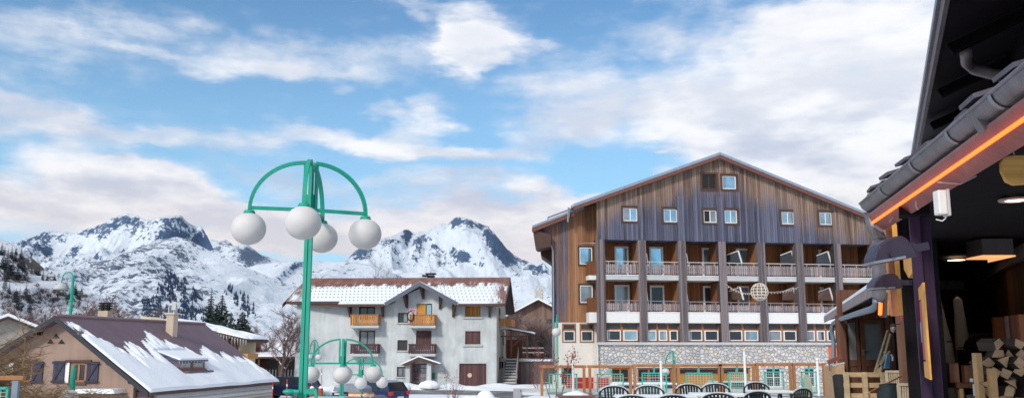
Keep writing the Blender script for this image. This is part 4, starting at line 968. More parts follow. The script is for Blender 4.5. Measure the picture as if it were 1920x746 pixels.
r = CF.rect(118, 733, 214, 739, -1.0); q = MB().box(r[0] + .2, r[1], -1.0, -.003, r[2] - .05, r[2] + .05); o = q.build('porch_canopy', M_BRWOOD, chalet)
MB().prism([(r[0], -1.05, r[2] + .055), (r[1] + .05, -1.05, r[2] + .055), (r[1] - .1, -1.0, r[2] + .25), (r[0] + .8, -1, r[2] + .25)], (0, 1, 0)).build('canopy_snow', M_SNOW, o)
# chimneys
def rz(px, py):                                  # where the ray meets the right slope
    best = None
    for k in range(400):
        w = k * .045 - .5; u, z = CF.uz(px, py, w)
        if z <= zR(u): return Vector((u, w, z))
    return Vector((u, w, z))
M_PALE = render_mat('pale_chimney_render', (.48, .37, .27), (.62, .50, .38))
b = rz(319, 628); c = MB().box(b.x - .30, b.x + .16, b.y, b.y + .5, b.z - .3, P(318, 589, b.y).z).build('chimney', M_PALE, chalet)
zt2 = P(318, 589, b.y).z; q = MB().box(b.x - .37, b.x + .23, b.y - .07, b.y + .57, zt2, zt2 + .10); q.box(b.x - .26, b.x - .21, b.y + .05, b.y + .45, zt2 + .10, zt2 + .45); q.box(b.x + .06, b.x + .11, b.y + .06, b.y + .45, zt2 + .10, zt2 + .45); q.box(b.x - .02, b.x + .24, b.y, b.y + .05, zt2 + .25, zt2 + .75); q.build('chimney_cap', M_CONC, c)
a = P(188, 598, 9.5); zt2 = P(188, 582, 9.5).z; c = MB().box(a.x - .33, a.x + .33, 9.7, 10.2, a.z - .8, zt2).build('chimney', M_PALE, chalet)
q = MB()
for i in range(3): q.lathe([(.01, zt2 + .12 + i * .15), (.40, zt2 + .12 + i * .15), (.43, zt2 + .17 + i * .15), (.37, zt2 + .2 + i * .15), (.01, zt2 + .22 + i * .15)], (a.x, 9.95, 0), 16)
for i in range(4): q.bar((a.x + .26 * math.cos(i * 1.57), 9.95 + .20 * math.sin(i * 1.57), zt2), (a.x + .26 * math.cos(i * 1.57), 9.95 + .20 * math.sin(i * 1.57), zt2 + .5), .06)
q.build('chimney_cap', M_DARK, c)
# dormer
d0, d1 = rz(336, 691), rz(381, 690); dT = rz(303, 660); wf = (d0.y + d1.y) / 2
M_DORM = planks('blue_grey_dormer_boards', (.06, .06, .10), (.16, .16, .24), .18, axis=2)
ux = (d0.x + d1.x) / 2; ytop = CF.uz(337, 677, d0.y)[1]
w0_, w1_ = d0.y - .1, d1.y + .15; ub = d0.x; zb_ = zR(ub)
hz = ytop - zb_; utop = ub - (hz) / sR * 1.25
ut = dT.x; zT = zR(ut) + .02
q = MB(); q.prism([(ub, w0_, zb_ - .1), (ub, w0_, ytop), (ut, w0_, zT), (ut, w0_, zT - .3)], (0, w1_ - w0_, 0)); dm = q.build('dormer', M_DORM, croof)
q = MB(); q.prism([(ub + .14, w0_ - .12, ytop - .03), (ut - .3, w0_ - .12, zT + .04), (ut - .3, w0_ - .12, zT + .12), (ub + .14, w0_ - .12, ytop + .06)], (0, w1_ - w0_ + .3, 0)); q.build('dormer_roof', M_DORM, dm)
q = MB(); q.prism([(ub + .15, w0_ - .1, ytop + .065), (ut - .4, w0_ - .1, zT + .125), (ut - .4, w0_ - .1, zT + .22), (ub + .15, w0_ - .1, ytop + .16)], (0, w1_ - w0_ + .28, 0)); q.build('dormer_snow', M_SNOW, dm)
q = MB(); n = 2; st = (w1_ - w0_) / n
for i in range(n):
    a, b = w0_ + st * i + .02, w0_ + st * (i + 1) - .02
    q.box(ub, ub + .05, a, b, zb_ - .05, zb_ + .05); q.box(ub, ub + .05, a, b, ytop - .1, ytop - .02); q.box(ub, ub + .05, a, a + .09, zb_, ytop - .1); q.box(ub, ub + .05, b - .09, b, zb_, ytop - .1)
f = q.build('dormer_window', M_ORWOOD, dm); MB().box(ub + .003, ub + .02, w0_ + .08, w1_ - .08, zb_ + .05, ytop - .1).build('pane', M_CURT, f)
q = MB(); rnd = random.Random(8)
for i in range(11): w = w0_ - .2 + i * (w1_ - w0_ + .4) / 10; q.tube([(ub + .15, w, ytop), (ub + .15, w, ytop - rnd.uniform(.05, .2))], [.02, .003], 5)
q.build('icicles', M_SNOW, dm)
MB().box(ub + .02, ub + .6, w0_, w1_, zb_ - .25, zb_ - .14).build('dormer_apron', M_PROOF, dm)

# snow lying on the right-hand slope
def tb(s): return tb0(s) - .09
def tb0(s):                                       # where the snow starts (fraction of the slope) along the ridge
    pts = [(0, .13), (.8, .22), (1.6, .50), (2.4, .60), (3.2, .42), (4.2, .60), (5.0, .40), (6, .30), (7.2, .36), (8.4, .52), (9.4, .60), (10.4, .50), (11.6, .66), (12.6, .60), (14, .72), (15, .80), (16.2, .96), (17.6, 1.2)]
    return interp(pts, s)
q = MB(); NS, NT = 150, 70; idx = {}
nv = Vector((sR, 0, 1)).normalized(); u0, du = ap.x, eR - ap.x
H = {}
for i in range(NS + 1):
    for j in range(NT + 1):
        s = i / NS * (Lc + .6); t = j / NT
        st = tb(s) + .17 * noise.noise(Vector((s * 1.5 + t * 2.2, t * 1.1, 3))) + .10 * noise.noise(Vector((s * 4.5 + t * 8, t * 2, 5)))
        if s < 1.0: st = min(st, .16 + s * .1)
        d = (t - st)
        bare = noise.noise(Vector((s * 2.2 + t * 5, t * 2.2 - s * .4, 11)))
        h = min(.20, d * 1.6 + .0) if not (bare > .38 and d < .22) else -.05
        uu, ww = u0 + du * t, s - .62
        if w0_ - .32 < ww < w1_ + .1 and ut - .1 < uu < ub + .45: h = -.05
        H[i, j] = h
for (i, j), h in H.items():
    s = i / NS * (Lc + .6); t = j / NT
    e = 1.0 if 0 < i < NS and j < NT else .35
    b = Vector((u0 + du * t * 1.012, s - .62, ap.z - sR * du * t * 1.012)); idx[i, j] = len(q.v); q.v.append(b + nv * (max(h, 0) * e * (.8 + .35 * noise.noise(b * .6)) + .012 if h > 0 else .004))
for i in range(NS):
    for j in range(NT):
        if max(H[i, j], H[i + 1, j], H[i, j + 1], H[i + 1, j + 1]) > 0: q.f.append((idx[i, j], idx[i, j + 1], idx[i + 1, j + 1], idx[i + 1, j]))
q.build('roof_snow', snow_mat('thick_roof_snow', 1.2), croof, smooth=True)
# ================================================================ OTHER HOUSES
def simple_house(name, label, loc, rot, w, d, h, rh, wallm, roofm, snow=None, ov=.6, ridge='y', extra=None):
    o = thing(name, label, 'house', loc, rot)
    q = MB(); q.box(-w / 2, w / 2, 0, d, -1, h)
    if ridge == 'y': q.prism([(-w / 2, 0, h), (w / 2, 0, h), (0, 0, h + rh)], (0, d, 0))
    else: q.prism([(-w / 2, 0, h), (-w / 2, d, h), (-w / 2, d / 2, h + rh)], (w, 0, 0))
    q.build('wall', wallm, o)
    def roof(mb, dz, t, ov):
        if ridge == 'y':
            s = rh / (w / 2); e = w / 2 + ov
            mb.prism([(-e, -ov, h - s * ov + dz), (0, -ov, h + rh + dz), (0, d + ov, h + rh + dz), (-e, d + ov, h - s * ov + dz)], (0, 0, t))
            mb.prism([(0, -ov, h + rh + dz), (e, -ov, h - s * ov + dz), (e, d + ov, h - s * ov + dz), (0, d + ov, h + rh + dz)], (0, 0, t))
        else:
            s = rh / (d / 2); e = ov
            mb.prism([(-w / 2 - ov, -e, h - s * e + dz), (w / 2 + ov, -e, h - s * e + dz), (w / 2 + ov, d / 2, h + rh + dz), (-w / 2 - ov, d / 2, h + rh + dz)], (0, 0, t))
            mb.prism([(-w / 2 - ov, d / 2, h + rh + dz), (w / 2 + ov, d / 2, h + rh + dz), (w / 2 + ov, d + e, h - s * e + dz), (-w / 2 - ov, d + e, h - s * e + dz)], (0, 0, t))
    q = MB(); roof(q, .02, .14, ov); r = q.build('roof', roofm, o)
    if snow:
        q = MB(); roof(q, .165, .2, ov + .03); q.build('roof_snow', snow, r)
    return o, r
# yellow chalet behind the long roof
a = W(428, 640, 68); YF = Fr((a.x, a.y, -1.4), R(-9.3)); P = YF.p
yc = thing('chalet', 'cream walled chalet with snowy roof and icicles, behind the purple brown roof', 'house', YF.loc, YF.rot)
M_CRW = plain('cream_yellow_render', (.66, .56, .38), .9, var=.08, scale=1.5)
er = P(464, 636, -1); rl = P(340, 603, 4.5)
uA, uB = P(398, 650, 0).x, P(452, 650, 0).x
z_a = er.z
k = (P(300, 598, -1).z - er.z) / (P(300, 598, -1).x - er.x)
zy = lambda u: er.z + k * (u - er.x)
ul = P(312, 600, -1).x
q = MB(); q.prism([(uA - 6, 0, -2), (uB, 0, -2), (uB, 0, zy(uB) - .21), (uA - 6, 0, zy(uA - 6) - .21)], (0, 2.5, 0)); q.build('wall', M_CRW, yc)
q = MB().prism([(er.x, -1.2, er.z), (ul, -1.2, zy(ul)), (ul, 2.6, zy(ul)), (er.x, 2.6, er.z)], (0, 0, -.2)); yr = q.build('roof', M_BRWOOD, yc)
q = MB(); NS, NT = 40, 20
for i in range(NS + 1):
    for j in range(NT + 1):
        u = er.x + .05 + (ul - er.x) * i / NS; w = -1.25 + 3.9 * j / NT
        h = .22 + .10 * noise.noise(Vector((u * .8, w * .8, 1))) - (.3 if noise.noise(Vector((u * .35, w * 1.2, 6))) > .25 else 0)
        if i in (0,) or j == 0: h = .05
        q.v.append(Vector((u, w, zy(u) + max(h, -.02))))
for i in range(NS):
    for j in range(NT): a_ = i * (NT + 1) + j; q.f.append((a_, a_ + 1, a_ + NT + 2, a_ + NT + 1))
q.build('roof_snow', M_SNOW, yr, smooth=True)
q = MB(); rnd = random.Random(5)
for i in range(26): u = er.x - i * .22; q.tube([(u, -1.22, zy(u) - .05), (u, -1.22, zy(u) - .2 - rnd.random() * .4)], [.022, .003], 5)
q.build('icicles', snow_mat('ice', 3), yr)
for px in (410, 430, 444):
    b = P(px, 655, -.05); q = MB(); q.bar((b.x, -.05, zy(b.x) - 1.7), (b.x, -1.0, zy(b.x) - .3), .16); q.bar((b.x, -.08, zy(b.x) - .3), (b.x, -.08, zy(b.x) - 1.8), .14); q.bar((b.x - .9, -.1, zy(b.x) - .5), (b.x, -.1, zy(b.x) - 1.5), .12); q.build('roof_bracket', M_BRWOOD, yc)
MB().box(uB - .05, uB + .7, -.3, 1.5, P(455, 672).z, P(455, 662).z).build('balcony', M_BALO, yc)
# the rest
a = W(55, 612, 62); o, r = simple_house('house', 'low house with plain snowy roof behind the gable of the beige chalet', (a.x - 1.5, a.y, -.4), R(28), 9, 12, 2.2, 1.9, M_TANR, M_BRWOOD, M_SNOW)
a = W(520, 665, 96); o, r = simple_house('outbuilding', 'small house with snow covered roof behind the bare tree by the grey house', (a.x + .2, a.y, gz(a.x, a.y)), R(0), 7.0, 8, 2.0, 2.2, M_TANR, M_BRWOOD, M_SNOW, ridge='x')
a = W(507, 700, 84); sh = thing('open_shed', 'long open shed with thin snowy roof behind the parked navy car', 'shed', (a.x, a.y, gz(a.x, a.y)), 0)
zt3 = W(507, 668, 84).z - ROOT[sh].translation.z
MB().prism([(-3, -1, zt3), (3, -1, zt3), (3, 4, zt3 + .4), (-3, 4, zt3 + .4)], (0, 0, -.15)).build('roof', M_BRWOOD, sh)
MB().prism([(-3, -1.05, zt3 + .004), (3, -1.05, zt3 + .004), (3, 4, zt3 + .42), (-3, 4, zt3 + .42)], (0, 0, .16)).build('roof_snow', M_SNOW, sh)
for u in (-2.9, -.9, 1.0, 2.8): MB().box(u - .08, u + .08, -.8, -.64, -1, zt3 - .15).build('post', M_BRWOOD, sh)
MB().box(-3, 3, 3.6, 3.75, -1, zt3).build('back_wall', plain('grey_planks', (.12, .125, .13), .8, stretch=(5, 1, .3)), sh)
q = MB()
for i in range(20): u = -2.7 + i * .28; q.box(u, u + .06, -.75, -.7, -.5, zt3 * .55)
q.build('railings', M_METAL, sh)
# chalet between the grey house and the hotel
a = W(1010, 620, 120); o, r = simple_house('chalet', 'far brown gabled chalet behind bare bushes between grey house and hotel', (a.x, a.y, 1.4), R(-4), 9.0, 11, 4.2, 2.35, planks('far_chalet_boards', (.10, .055, .04), (.24, .15, .11), .2), M_BRWOOD, M_SNOW, ov=1.0)
q = MB(); q.box(-.6, .5, 2, 3.2, 5.5, 8.3); q.build('chimney', M_STONE, o); MB().box(-.45, -.2, 2.3, 2.6, 8.3, 8.8).build('chimney_pot', M_CONC, o); MB().box(.1, .35, 2.3, 2.6, 8.3, 8.8).build('chimney_pot', M_CONC, o)
for u in (-2.2, 1.5): window(o, (u - .5, u + .5, 3.0, 4.2), -.05, M_BRWOOD, M_DGLASS, .1, 1)
q = MB().box(-3.6, -.6, -1.0, -.05, 2.2, 3.2); q.build('balcony', planks('far_balcony_boards', (.12, .08, .06), (.3, .22, .16), .2), o)
# snow terrace with dark retaining wall beside the stairs
a = W(970, 676, 86); b = W(1040, 676, 86)
rw = MB().box(a.x - 1.2, b.x + 1, 86, 86.5, -2.2, W(1000, 677, 86).z); tag(rw.build('retaining_wall', planks('dark_retaining_boards', (.05, .035, .035), (.13, .10, .095), .4), None), 'dark retaining wall with snow on top between grey house and hotel', 'wall')
q = MB().box(a.x - 1.2, b.x + 1, 86.0, 108, W(1000, 676.5, 86).z, W(1000, 673.5, 86).z); structure('snow_bank', q, M_SNOW)
bt = W(1000, 664, 90)
q = thing('picnic_bench', 'snow covered wooden bench on the bank above the dark retaining wall', 'bench', (W(990, 664, 92).x, 92, W(1000, 672, 88).z))
for z, y in ((.45, 0), (.9, .35)): MB().box(-1.6, 1.6, y, y + .35, z, z + .08).build('seat' if z < .5 else 'backrest', M_ORWOOD, q); MB().box(-1.6, 1.6, y, y + .35, z + .083, z + .2).build('snow_cover', M_SNOW, q)
for u in (-1.4, 1.4): MB().box(u - .06, u + .06, .1, .5, 0, .9).build('leg', M_BRWOOD, q)
# slate roofed neighbour seen past the hotel's right end
a = W(1640, 560, 84); o, r = simple_house('house', 'grey slate roofed house showing past the right end of the hotel balconies', (a.x + 4, a.y, -1.5), R(5), 13, 9, 6.0, 5.5, M_TANR, planks('grey_slates', (.10, .11, .13), (.34, .38, .43), .22, axis=2), None, ridge='x')
# ================================================================ TREES
M_BARK = plain('brown_bark', (.10, .075, .065), .9, var=.35, scale=4)
M_REDTWIG = plain('reddish_brown_twigs', (.15, .085, .08), .9, var=.3)
M_PALETW = plain('pale_brown_twigs', (.30, .215, .19), .9, var=.3)
M_TANTWIG = plain('tan_twigs', (.26, .17, .09), .9, var=.35)
M_GREYTWIG = plain('grey_brown_twigs', (.17, .13, .125), .9, var=.3)
M_NEEDLE = plain('dark_green_needles', (.020, .042, .030), .8, var=.5, scale=3)
M_NEEDLEB = plain('blue_green_needles', (.022, .040, .055), .8, var=.4, scale=1)
M_BIRCH = plain('pale_birch_bark', (.42, .40, .38), .8, var=.3, scale=6)
def bare_tree(name, label, loc, h, seed, mat=None, trunkm=None, spread=.5, levels=5, kids=3, tr=.035, up=.25, first=.25, group=None, cat='tree', stems=1, twig=1.0, snow=False):
    rnd = random.Random(seed); o = thing(name, label, cat, loc, 0, group); tk = MB(); cr = MB(); sn = MB()
    def grow(p, d, L, r, lv, trunk):
        n = 3 if lv > 1 else 2; pts = [p]; q = p; dd = d
        for i in range(n):
            dd = (dd + Vector((rnd.gauss(0, .16), rnd.gauss(0, .16), rnd.gauss(0, .08) + up * .12))).normalized(); q = q + dd * L / n; pts.append(q)
        rs = [r * (1 - .45 * i / n) for i in range(n + 1)]
        (tk if trunk else cr).tube(pts, rs, 6 if trunk else 3, cap=False)
        if snow and not trunk and lv > 1 and abs(dd.z) < .7 and rnd.random() < .5: sn.tube([x + Vector((0, 0, r * .9)) for x in pts], [x * .9 for x in rs], 3, cap=False)
        if lv <= 0: return
        m = kids + (1 if rnd.random() < .5 else 0)
        for k in range(m):
            t = first + (1 - first) * (k + rnd.random()) / m; s = pts[min(n, int(t * n))]; e = pts[min(n, int(t * n) + 1)]; b = s + (e - s) * (t * n - int(t * n))
            a = rnd.uniform(0, 2 * math.pi); side = Vector((math.cos(a), math.sin(a), rnd.uniform(-.1, .5))).normalized()
            nd = (dd * (1 - spread) + side * spread * 1.2).normalized(); nd.z += up * .4
            grow(b, nd.normalized(), L * rnd.uniform(.5, .75) * twig, r * rnd.uniform(.42, .6), lv - 1, False)
        if lv > 1: grow(q, dd, L * .62, r * .55, lv - 1, False)
    for s in range(stems):
        a = rnd.uniform(0, 6.28); lean = .0 if stems == 1 else .35
        grow(Vector((0, 0, -.2)) if stems == 1 else Vector((math.cos(a) * .15, math.sin(a) * .15, -.1)), Vector((math.cos(a) * lean, math.sin(a) * lean, 1)).normalized(), h * .45, h * tr, levels, True)
    # scale to the wanted height
    zm = max(v.z for v in cr.v); k = h / zm
    for m in (tk, cr, sn):
        for v in m.v: v *= k
    tk.build('trunk', trunkm or M_BARK, o); cr.build('branches', mat or M_GREYTWIG, o)
    if snow and sn.v: sn.build('snow_on_branches', M_SNOW, o)
    return o
def conifer(name, label, loc, h, r, seed, mat, dense=26, group=None, frost=False):
    rnd = random.Random(seed); o = thing(name, label, 'tree', loc, 0, group)
    MB().tube([(0, 0, -.3), (0, 0, h * .5), (0, 0, h * .97)], [r * .09, r * .06, r * .012], 6).build('trunk', M_BARK, o)
    q = MB(); nl = dense
    for i in range(nl):
        z = h * (.08 + .9 * i / nl); rr = r * (1 - (i / nl)) ** .85 * rnd.uniform(.72, 1.12) + r * .04; nb = max(5, int(11 * (1 - i / nl) + 4))
        for k in range(nb):
            a = 2 * math.pi * (k + rnd.random()) / nb; R1 = rr * rnd.uniform(.6, 1.1); dr = R1 * rnd.uniform(.15, .5); w = R1 * .30 + .02 * r
            c, s = math.cos(a), math.sin(a); st = Vector((0, 0, z)); 
            for t0, t1 in ((.12, .55), (.45, 1.0)):
                p0 = st + Vector((c * R1 * t0, s * R1 * t0, -dr * t0 * t0)); p1 = st + Vector((c * R1 * t1, s * R1 * t1, -dr * t1 * t1 + R1 * .06))
                nrm = Vector((-s, c, 0)); ww = w * (1.2 - t0 * .6)
                for sg in (-1, 1): q.quad(p0, p0 + (p1 - p0) * .45 + nrm * sg * ww + Vector((0, 0, -ww * .55 * rnd.random())), p1)
                if rnd.random() < .7: q.quad(p0, (p0 + p1) / 2 + Vector((rnd.uniform(-.1, .1) * w, 0, -w * 1.1)), p1)
    q.build('crown', mat, o)
    return o
def ground_pt(px, Y): d = W(px, 655, Y); return Vector((d.x, Y, gz(d.x, Y)))
# hillside conifers (each placed on the slope)
cps = [conifer('conifer', 'small dark conifer standing on the snowy hillside at the left', (0, 0, 0), 1.0, r_, 40 + i, M_NEEDLEB, 14, group='conifers on the snowy hillside') for i, r_ in enumerate((.21, .26, .17))]
spots = [(3, 497, 40), (10, 500, 46), (20, 480, 28), (26, 483, 26), (38, 480, 22), (12, 520, 44), (22, 512, 40), (30, 520, 34), (6, 540, 38), (40, 505, 34), (34, 498, 24), (48, 522, 32), (46, 552, 30), (27, 473, 16), (58, 470, 12),
 (33, 580, 46), (28, 565, 30), (36, 600, 26), (66, 512, 18), (72, 515, 20), (80, 521, 24), (88, 526, 18), (102, 522, 14), (124, 540, 26), (130, 556, 22), (140, 548, 28), (117, 553, 14), (150, 536, 14), (146, 560, 18), (55, 585, 36), (52, 565, 26), (57, 600, 30), (186, 552, 11), (104, 590, 18), (0, 476, 26), (8, 470, 18), (16, 545, 26), (24, 600, 40), (172, 548, 9), (95, 508, 9)]
first = True
for i, (px, py, hp_) in enumerate(spots):
    b = surf_hit('hillside', px, py + hp_ * .1)
    if b is None: continue
    hh = hp_ / FPX * b.y * 1.0; s = cps[i % 3]
    if i < 3: s.location = b - Vector((0, 0, .5)); s.scale = (hh,) * 3; ROOT[s] = Matrix.Translation(s.location)
    else: copy_thing(s, b - Vector((0, 0, .5)), i * 1.3, scale=(hh * (1.1 if i % 4 else .9), hh, hh))
# scrub and bare bushes on the hillside (uncountable)
rnd = random.Random(21); q = MB()
for i in range(520):
    px = rnd.uniform(0, 270); py0 = interp(HILL, px); py = rnd.uniform(py0 + 8 + (40 if px < 50 else 20), 640)
    if rnd.random() > .35 + .65 * (noise.noise(Vector((px * .03, py * .04, 2))) > 0): continue
    b = surf_hit('hillside', px, py)
    r0 = rnd.uniform(1.0, 2.6) * b.y / 300
    for k in range(16):
        a = rnd.uniform(0, 6.28); e = rnd.uniform(.2, 1.4); d = Vector((math.cos(a) * math.cos(e), math.sin(a) * math.cos(e), math.sin(e))); L = r0 * rnd.uniform(.6, 1.2)
        t = b + d * L; n_ = Vector((-math.sin(a), math.cos(a), 0)) * r0 * .05
        q.quad(b - n_, b + n_, t); q.quad(b + d * L * .4, b + d * L * .5, b + d * L * .5 + Vector((rnd.uniform(-.5, .5), rnd.uniform(-.5, .5), rnd.uniform(.2, .6))) * r0)
tag(q.build('hillside_scrub', plain('scrub_twigs', (.10, .075, .07), .9, var=.3), None), 'leafless brown scrub scattered over the snowy hillside', 'scrub', kind='stuff')
# blue-dark forest patch on the cone mountain
q = MB(); n = 0
def forest(px, py, hpx):
    global n
    b = surf_hit('mountain_cone', px, py); h = hpx / FPX * b.y; r = h * .24; o = len(q.v); m = 5
    for k in range(m): a = 2 * math.pi * k / m + px; q.v.append(b + Vector((r * math.cos(a), r * math.sin(a), -h * .1)))
    q.v.append(b + Vector((0, 0, h)))
    for k in range(m): q.f.append((o + k, o + (k + 1) % m, o + m))
for i in range(2400):
    if i < 1900:
        px = rnd.uniform(288, 402); py = rnd.uniform(500, 612)
        if py < interp([(288, 560), (300, 520), (312, 505), (338, 510), (350, 530), (372, 556), (402, 590)], px): continue
        if noise.noise(Vector((px * .055, py * .05, 4))) < -.16 + max(0, (520 - py) * .01) + max(0, (px - 380) * .01): continue
    elif i < 2250:
        t = rnd.random(); px = 428 + t * 45 + rnd.gauss(0, 4); py = 545 + t * 40 + rnd.gauss(0, 6)
        if noise.noise(Vector((px * .12, py * .04, 8))) < .05: continue
    else: px = rnd.uniform(265, 300); py = rnd.uniform(560, 600)
    forest(px, py, rnd.uniform(5, 9.5))
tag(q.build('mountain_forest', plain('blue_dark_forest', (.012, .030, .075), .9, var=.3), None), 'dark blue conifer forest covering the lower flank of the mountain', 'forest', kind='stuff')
# conifers beyond the chalet
for i, (px, ptop, Y, r_, lab) in enumerate([
    (322, 562, 105, 1.7, 'dark conifer rising behind the chimney of the purple brown roof'),
    (391, 548, 110, 2.0, 'tall thin dark conifer behind the cream chalet, left of a close pair'),
    (412, 556, 100, 2.4, 'tall dark conifer behind the cream chalet, right one of a close pair'),
    (402, 575, 120, 2.2, 'shorter conifer between the close pair behind the cream chalet'),
    (430, 590, 104, 2.2, 'dark conifer with rounded top directly behind the icicle hung eave'),
    (452, 588, 98, 2.6, 'broad frosted conifer standing right of the cream chalet eave'),
    (462, 612, 92, 2.0, 'lowest dark conifer beside the reddish bush and cream chalet wall')]):
    b = ground_pt(px, Y); conifer('conifer', lab, b, W(px, ptop - 9, Y).z - b.z, r_ * 1.35, 60 + i, M_NEEDLE, 34)
for i, (px, ptop, Y, h0, lab, mt) in enumerate([
    (78, 560, 110, 0, 'reddish bare tree behind the ridge of the beige chalet, left of the green street light', M_REDTWIG),
    (103, 556, 120, 0, 'greyish bare tree just left of the tall green street light', M_GREYTWIG),
    (152, 548, 105, 0, 'wide reddish bare tree just right of the tall green street light', M_REDTWIG),
    (176, 540, 118, 0, 'tall reddish bare tree behind the louvred chimney', M_REDTWIG),
    (205, 552, 100, 0, 'spreading dark bare tree right of the louvred chimney', M_BARK),
    (232, 562, 108, 0, 'bare reddish tree between the two chimneys of the chalet', M_REDTWIG),
    (258, 570, 112, 0, 'low bare tree left of the pale square chimney', M_GREYTWIG)]):
    b = ground_pt(px, Y); bare_tree('bare_tree', lab, b, W(px, ptop, Y).z - b.z, 80 + i, mt, spread=.62, levels=5, kids=3, tr=.03)
b = ground_pt(51, 95); bare_tree('birch_tree', 'slender birch with pale trunk in front of the snowy hillside', b, W(51, 545, 95).z - b.z, 95, M_GREYTWIG, M_BIRCH, spread=.3, levels=4, tr=.022, first=.5)
for i, (px, ptop, Y, lab) in enumerate([(524, 570, 80, 'tall purple brown bare tree against the left end of the grey house'), (500, 605, 88, 'smaller snowy twigged bare tree just left of the tall purple brown one')]):
    b = ground_pt(px, Y); bare_tree('bare_tree', lab, b, W(px, ptop, Y).z - b.z, 101 + i, M_REDTWIG, M_BARK, spread=.55, levels=6, kids=3, tr=.028, snow=True, twig=1.05)
for i, (px, ptop, Y, lab) in enumerate([(676, 484, 150, 'fine bare tree standing up behind the rusty ridge of the grey house'), (615, 505, 150, 'small bare tree top behind the left part of the rusty ridge')]):
    b = ground_pt(px, Y); bare_tree('bare_tree', lab, b, W(px, ptop, Y).z - b.z, 111 + i, M_GREYTWIG, spread=.5, levels=5 - i, kids=3, tr=.018)
for i, (px, ptop, Y, lab, mt, k) in enumerate([
    (1010, 584, 98, 'dense round leafless brown shrub in front of the far brown chalet', M_PALETW, 5), (995, 560, 112, 'bare tree left of the far brown chalet', M_GREYTWIG, 5),
    (978, 580, 104, 'bare bush close to the right flank of the grey house', M_REDTWIG, 5), (1028, 600, 95, 'leafless brown shrub touching the hotel downpipe side', M_PALETW, 5),
    (966, 548, 135, 'pale bare tree behind the grey house verge and far chalet', M_GREYTWIG, 5)]):
    b = ground_pt(px, Y); b.z = max(b.z, -.6); bare_tree('bare_tree', lab, b, W(px, ptop, Y).z - b.z, 120 + i, mt, spread=.55, levels=k, kids=4 if i == 0 else 3, tr=.032 if i in (0, 3) else .022, stems=5 if i in (0, 2, 3) else 1, first=.1)
b = ground_pt(979, 100); b.z = -.6; conifer('conifer', 'small conifer with snow on it above the bench, right of the grey house', b, W(979, 632, 100).z - b.z, 1.2, 77, M_NEEDLE, 16)
b = ground_pt(472, 86); bare_tree('bush', 'reddish brown bush at the foot of the conifers by the cream chalet', b, W(472, 628, 86).z - b.z, 131, plain('rusty_twigs', (.20, .07, .05), .9), spread=.6, levels=5, kids=4, stems=4, cat='bush', first=.1)
# big tan tree at the left edge, close to the camera
b = W(-10, 655, 24); bare_tree('bare_tree', 'close tan branched bare tree at the left edge, before the beige chalet', (b.x - .6, 24, -2.3), W(0, 575, 24).z + 2.3, 141, M_TANTWIG, M_TANTWIG, spread=.75, levels=6, kids=3, tr=.03, up=.05, stems=5, first=.15, twig=1.08)
# berry bushes
def berry_bush(label, loc, h, seed, nb):
    nb = nb // 2
    o = bare_tree('berry_bush', label, loc, h, seed, M_GREYTWIG, M_BARK, spread=.35, levels=4, kids=2, tr=.008, up=.5, stems=3, cat='bush', first=.3)
    cr = [c for c in bpy.data.objects if c.parent == o and c.name.startswith('branches')][0]; vs_ = [v.co.copy() for v in cr.data.vertices]
    rnd = random.Random(seed); q = MB()
    for i in range(nb):
        v = rnd.choice(vs_); q.ball(v + Vector((rnd.uniform(-.03, .03), rnd.uniform(-.03, .03), -.02)), rnd.uniform(.014, .028), (1, 1, 1.3), 6, 4)
    q.build('berries', plain('red_berries', (.30, .045, .035), .6), o, kind='stuff'); return o
berry_bush('sparse bush with red berries beside the first wood framed trellis', (W(1042, 655, 31).x, 31, 0), 1.9, 151, 260)
berry_bush('low bush with red berries behind the parked cars, before the grey house', (W(842, 655, 48).x, 48, -1.75), W(842, 690, 48).z + 1.75, 152, 150)
berry_bush('arching red berried twigs against the dark retaining wall', (W(1005, 655, 60).x, 60, -1.65), W(1005, 690, 60).z + 1.65, 153, 150)
# ================================================================ LAMPS
M_GLOBE = plain('milky_globe', (.62, .60, .59), .6, var=.08, scale=2, bmp=0)
def globe_lamp(name, label, x, y, base, ztop, arms, arm=.78, drop=.62, gr=.225, post=.052, bracket=False, group=None):
    """double channel post; quarter-circle arms from the top down to hanging globes; arms = list of direction angles"""
    o = thing(name, label, 'street lamp', (x, y, base), 0, group); H = ztop - base; q = MB()
    for s in (-1, 1): q.box(s * (post * .12) if s > 0 else -post * .95, post * .95 if s > 0 else -post * .12, -post * .6, post * .6, 0, H - .42)
    q.build('post', M_GREEN, o)
    for s in (-1, 1): MB().box(s * post * .35 - post * .14, s * post * .35 + post * .14, -post * .28, post * .28, H - .419, H - .02).build('post_head', M_GREEN, o)
    MB().tube([(0, 0, -.05), (0, 0, .12)], post * 2, 16).build('base', M_GREEN, o)
    za = H - drop
    for a in arms:
        c, s = math.cos(a), math.sin(a); r0 = .06
        q = MB(); pts = []
        for i in range(15):
            t = math.pi / 2 * i / 14; rr = r0 + (arm - r0) * math.sin(t); pts.append(Vector((c * rr, s * rr, za + drop * math.cos(t))))
        pts.append(Vector((c * arm, s * arm, za - .05)))
        side = Vector((-s, c, 0))
        for i in range(len(pts) - 1): q.bar(pts[i], pts[i + 1] + (pts[i + 1] - pts[i]).normalized() * .004, .045, .05, side)
        q.bar((c * .05, s * .05, za + .02), (c * arm, s * arm, za + .02), .035, .045); q.bar((c * .075, s * .075, za - .0), (c * .075, s * .075, H - .03), .04, .04, side)
        a_ = q.build('arm', M_GREEN, o)
        MB().ball((c * arm, s * arm, za - .05 - gr * .93), gr, (1, 1, .94), 32, 20).build('globe', M_GLOBE, a_, smooth=True)
        MB().lathe([(.01, .035), (.06, .03), (.075, 0), (.07, -.02)], (c * arm, s * arm, za - .045), 16).build('globe_cap', M_GREEN, a_)
    return o
def A2(dx, dy): return math.atan2(dy, dx)
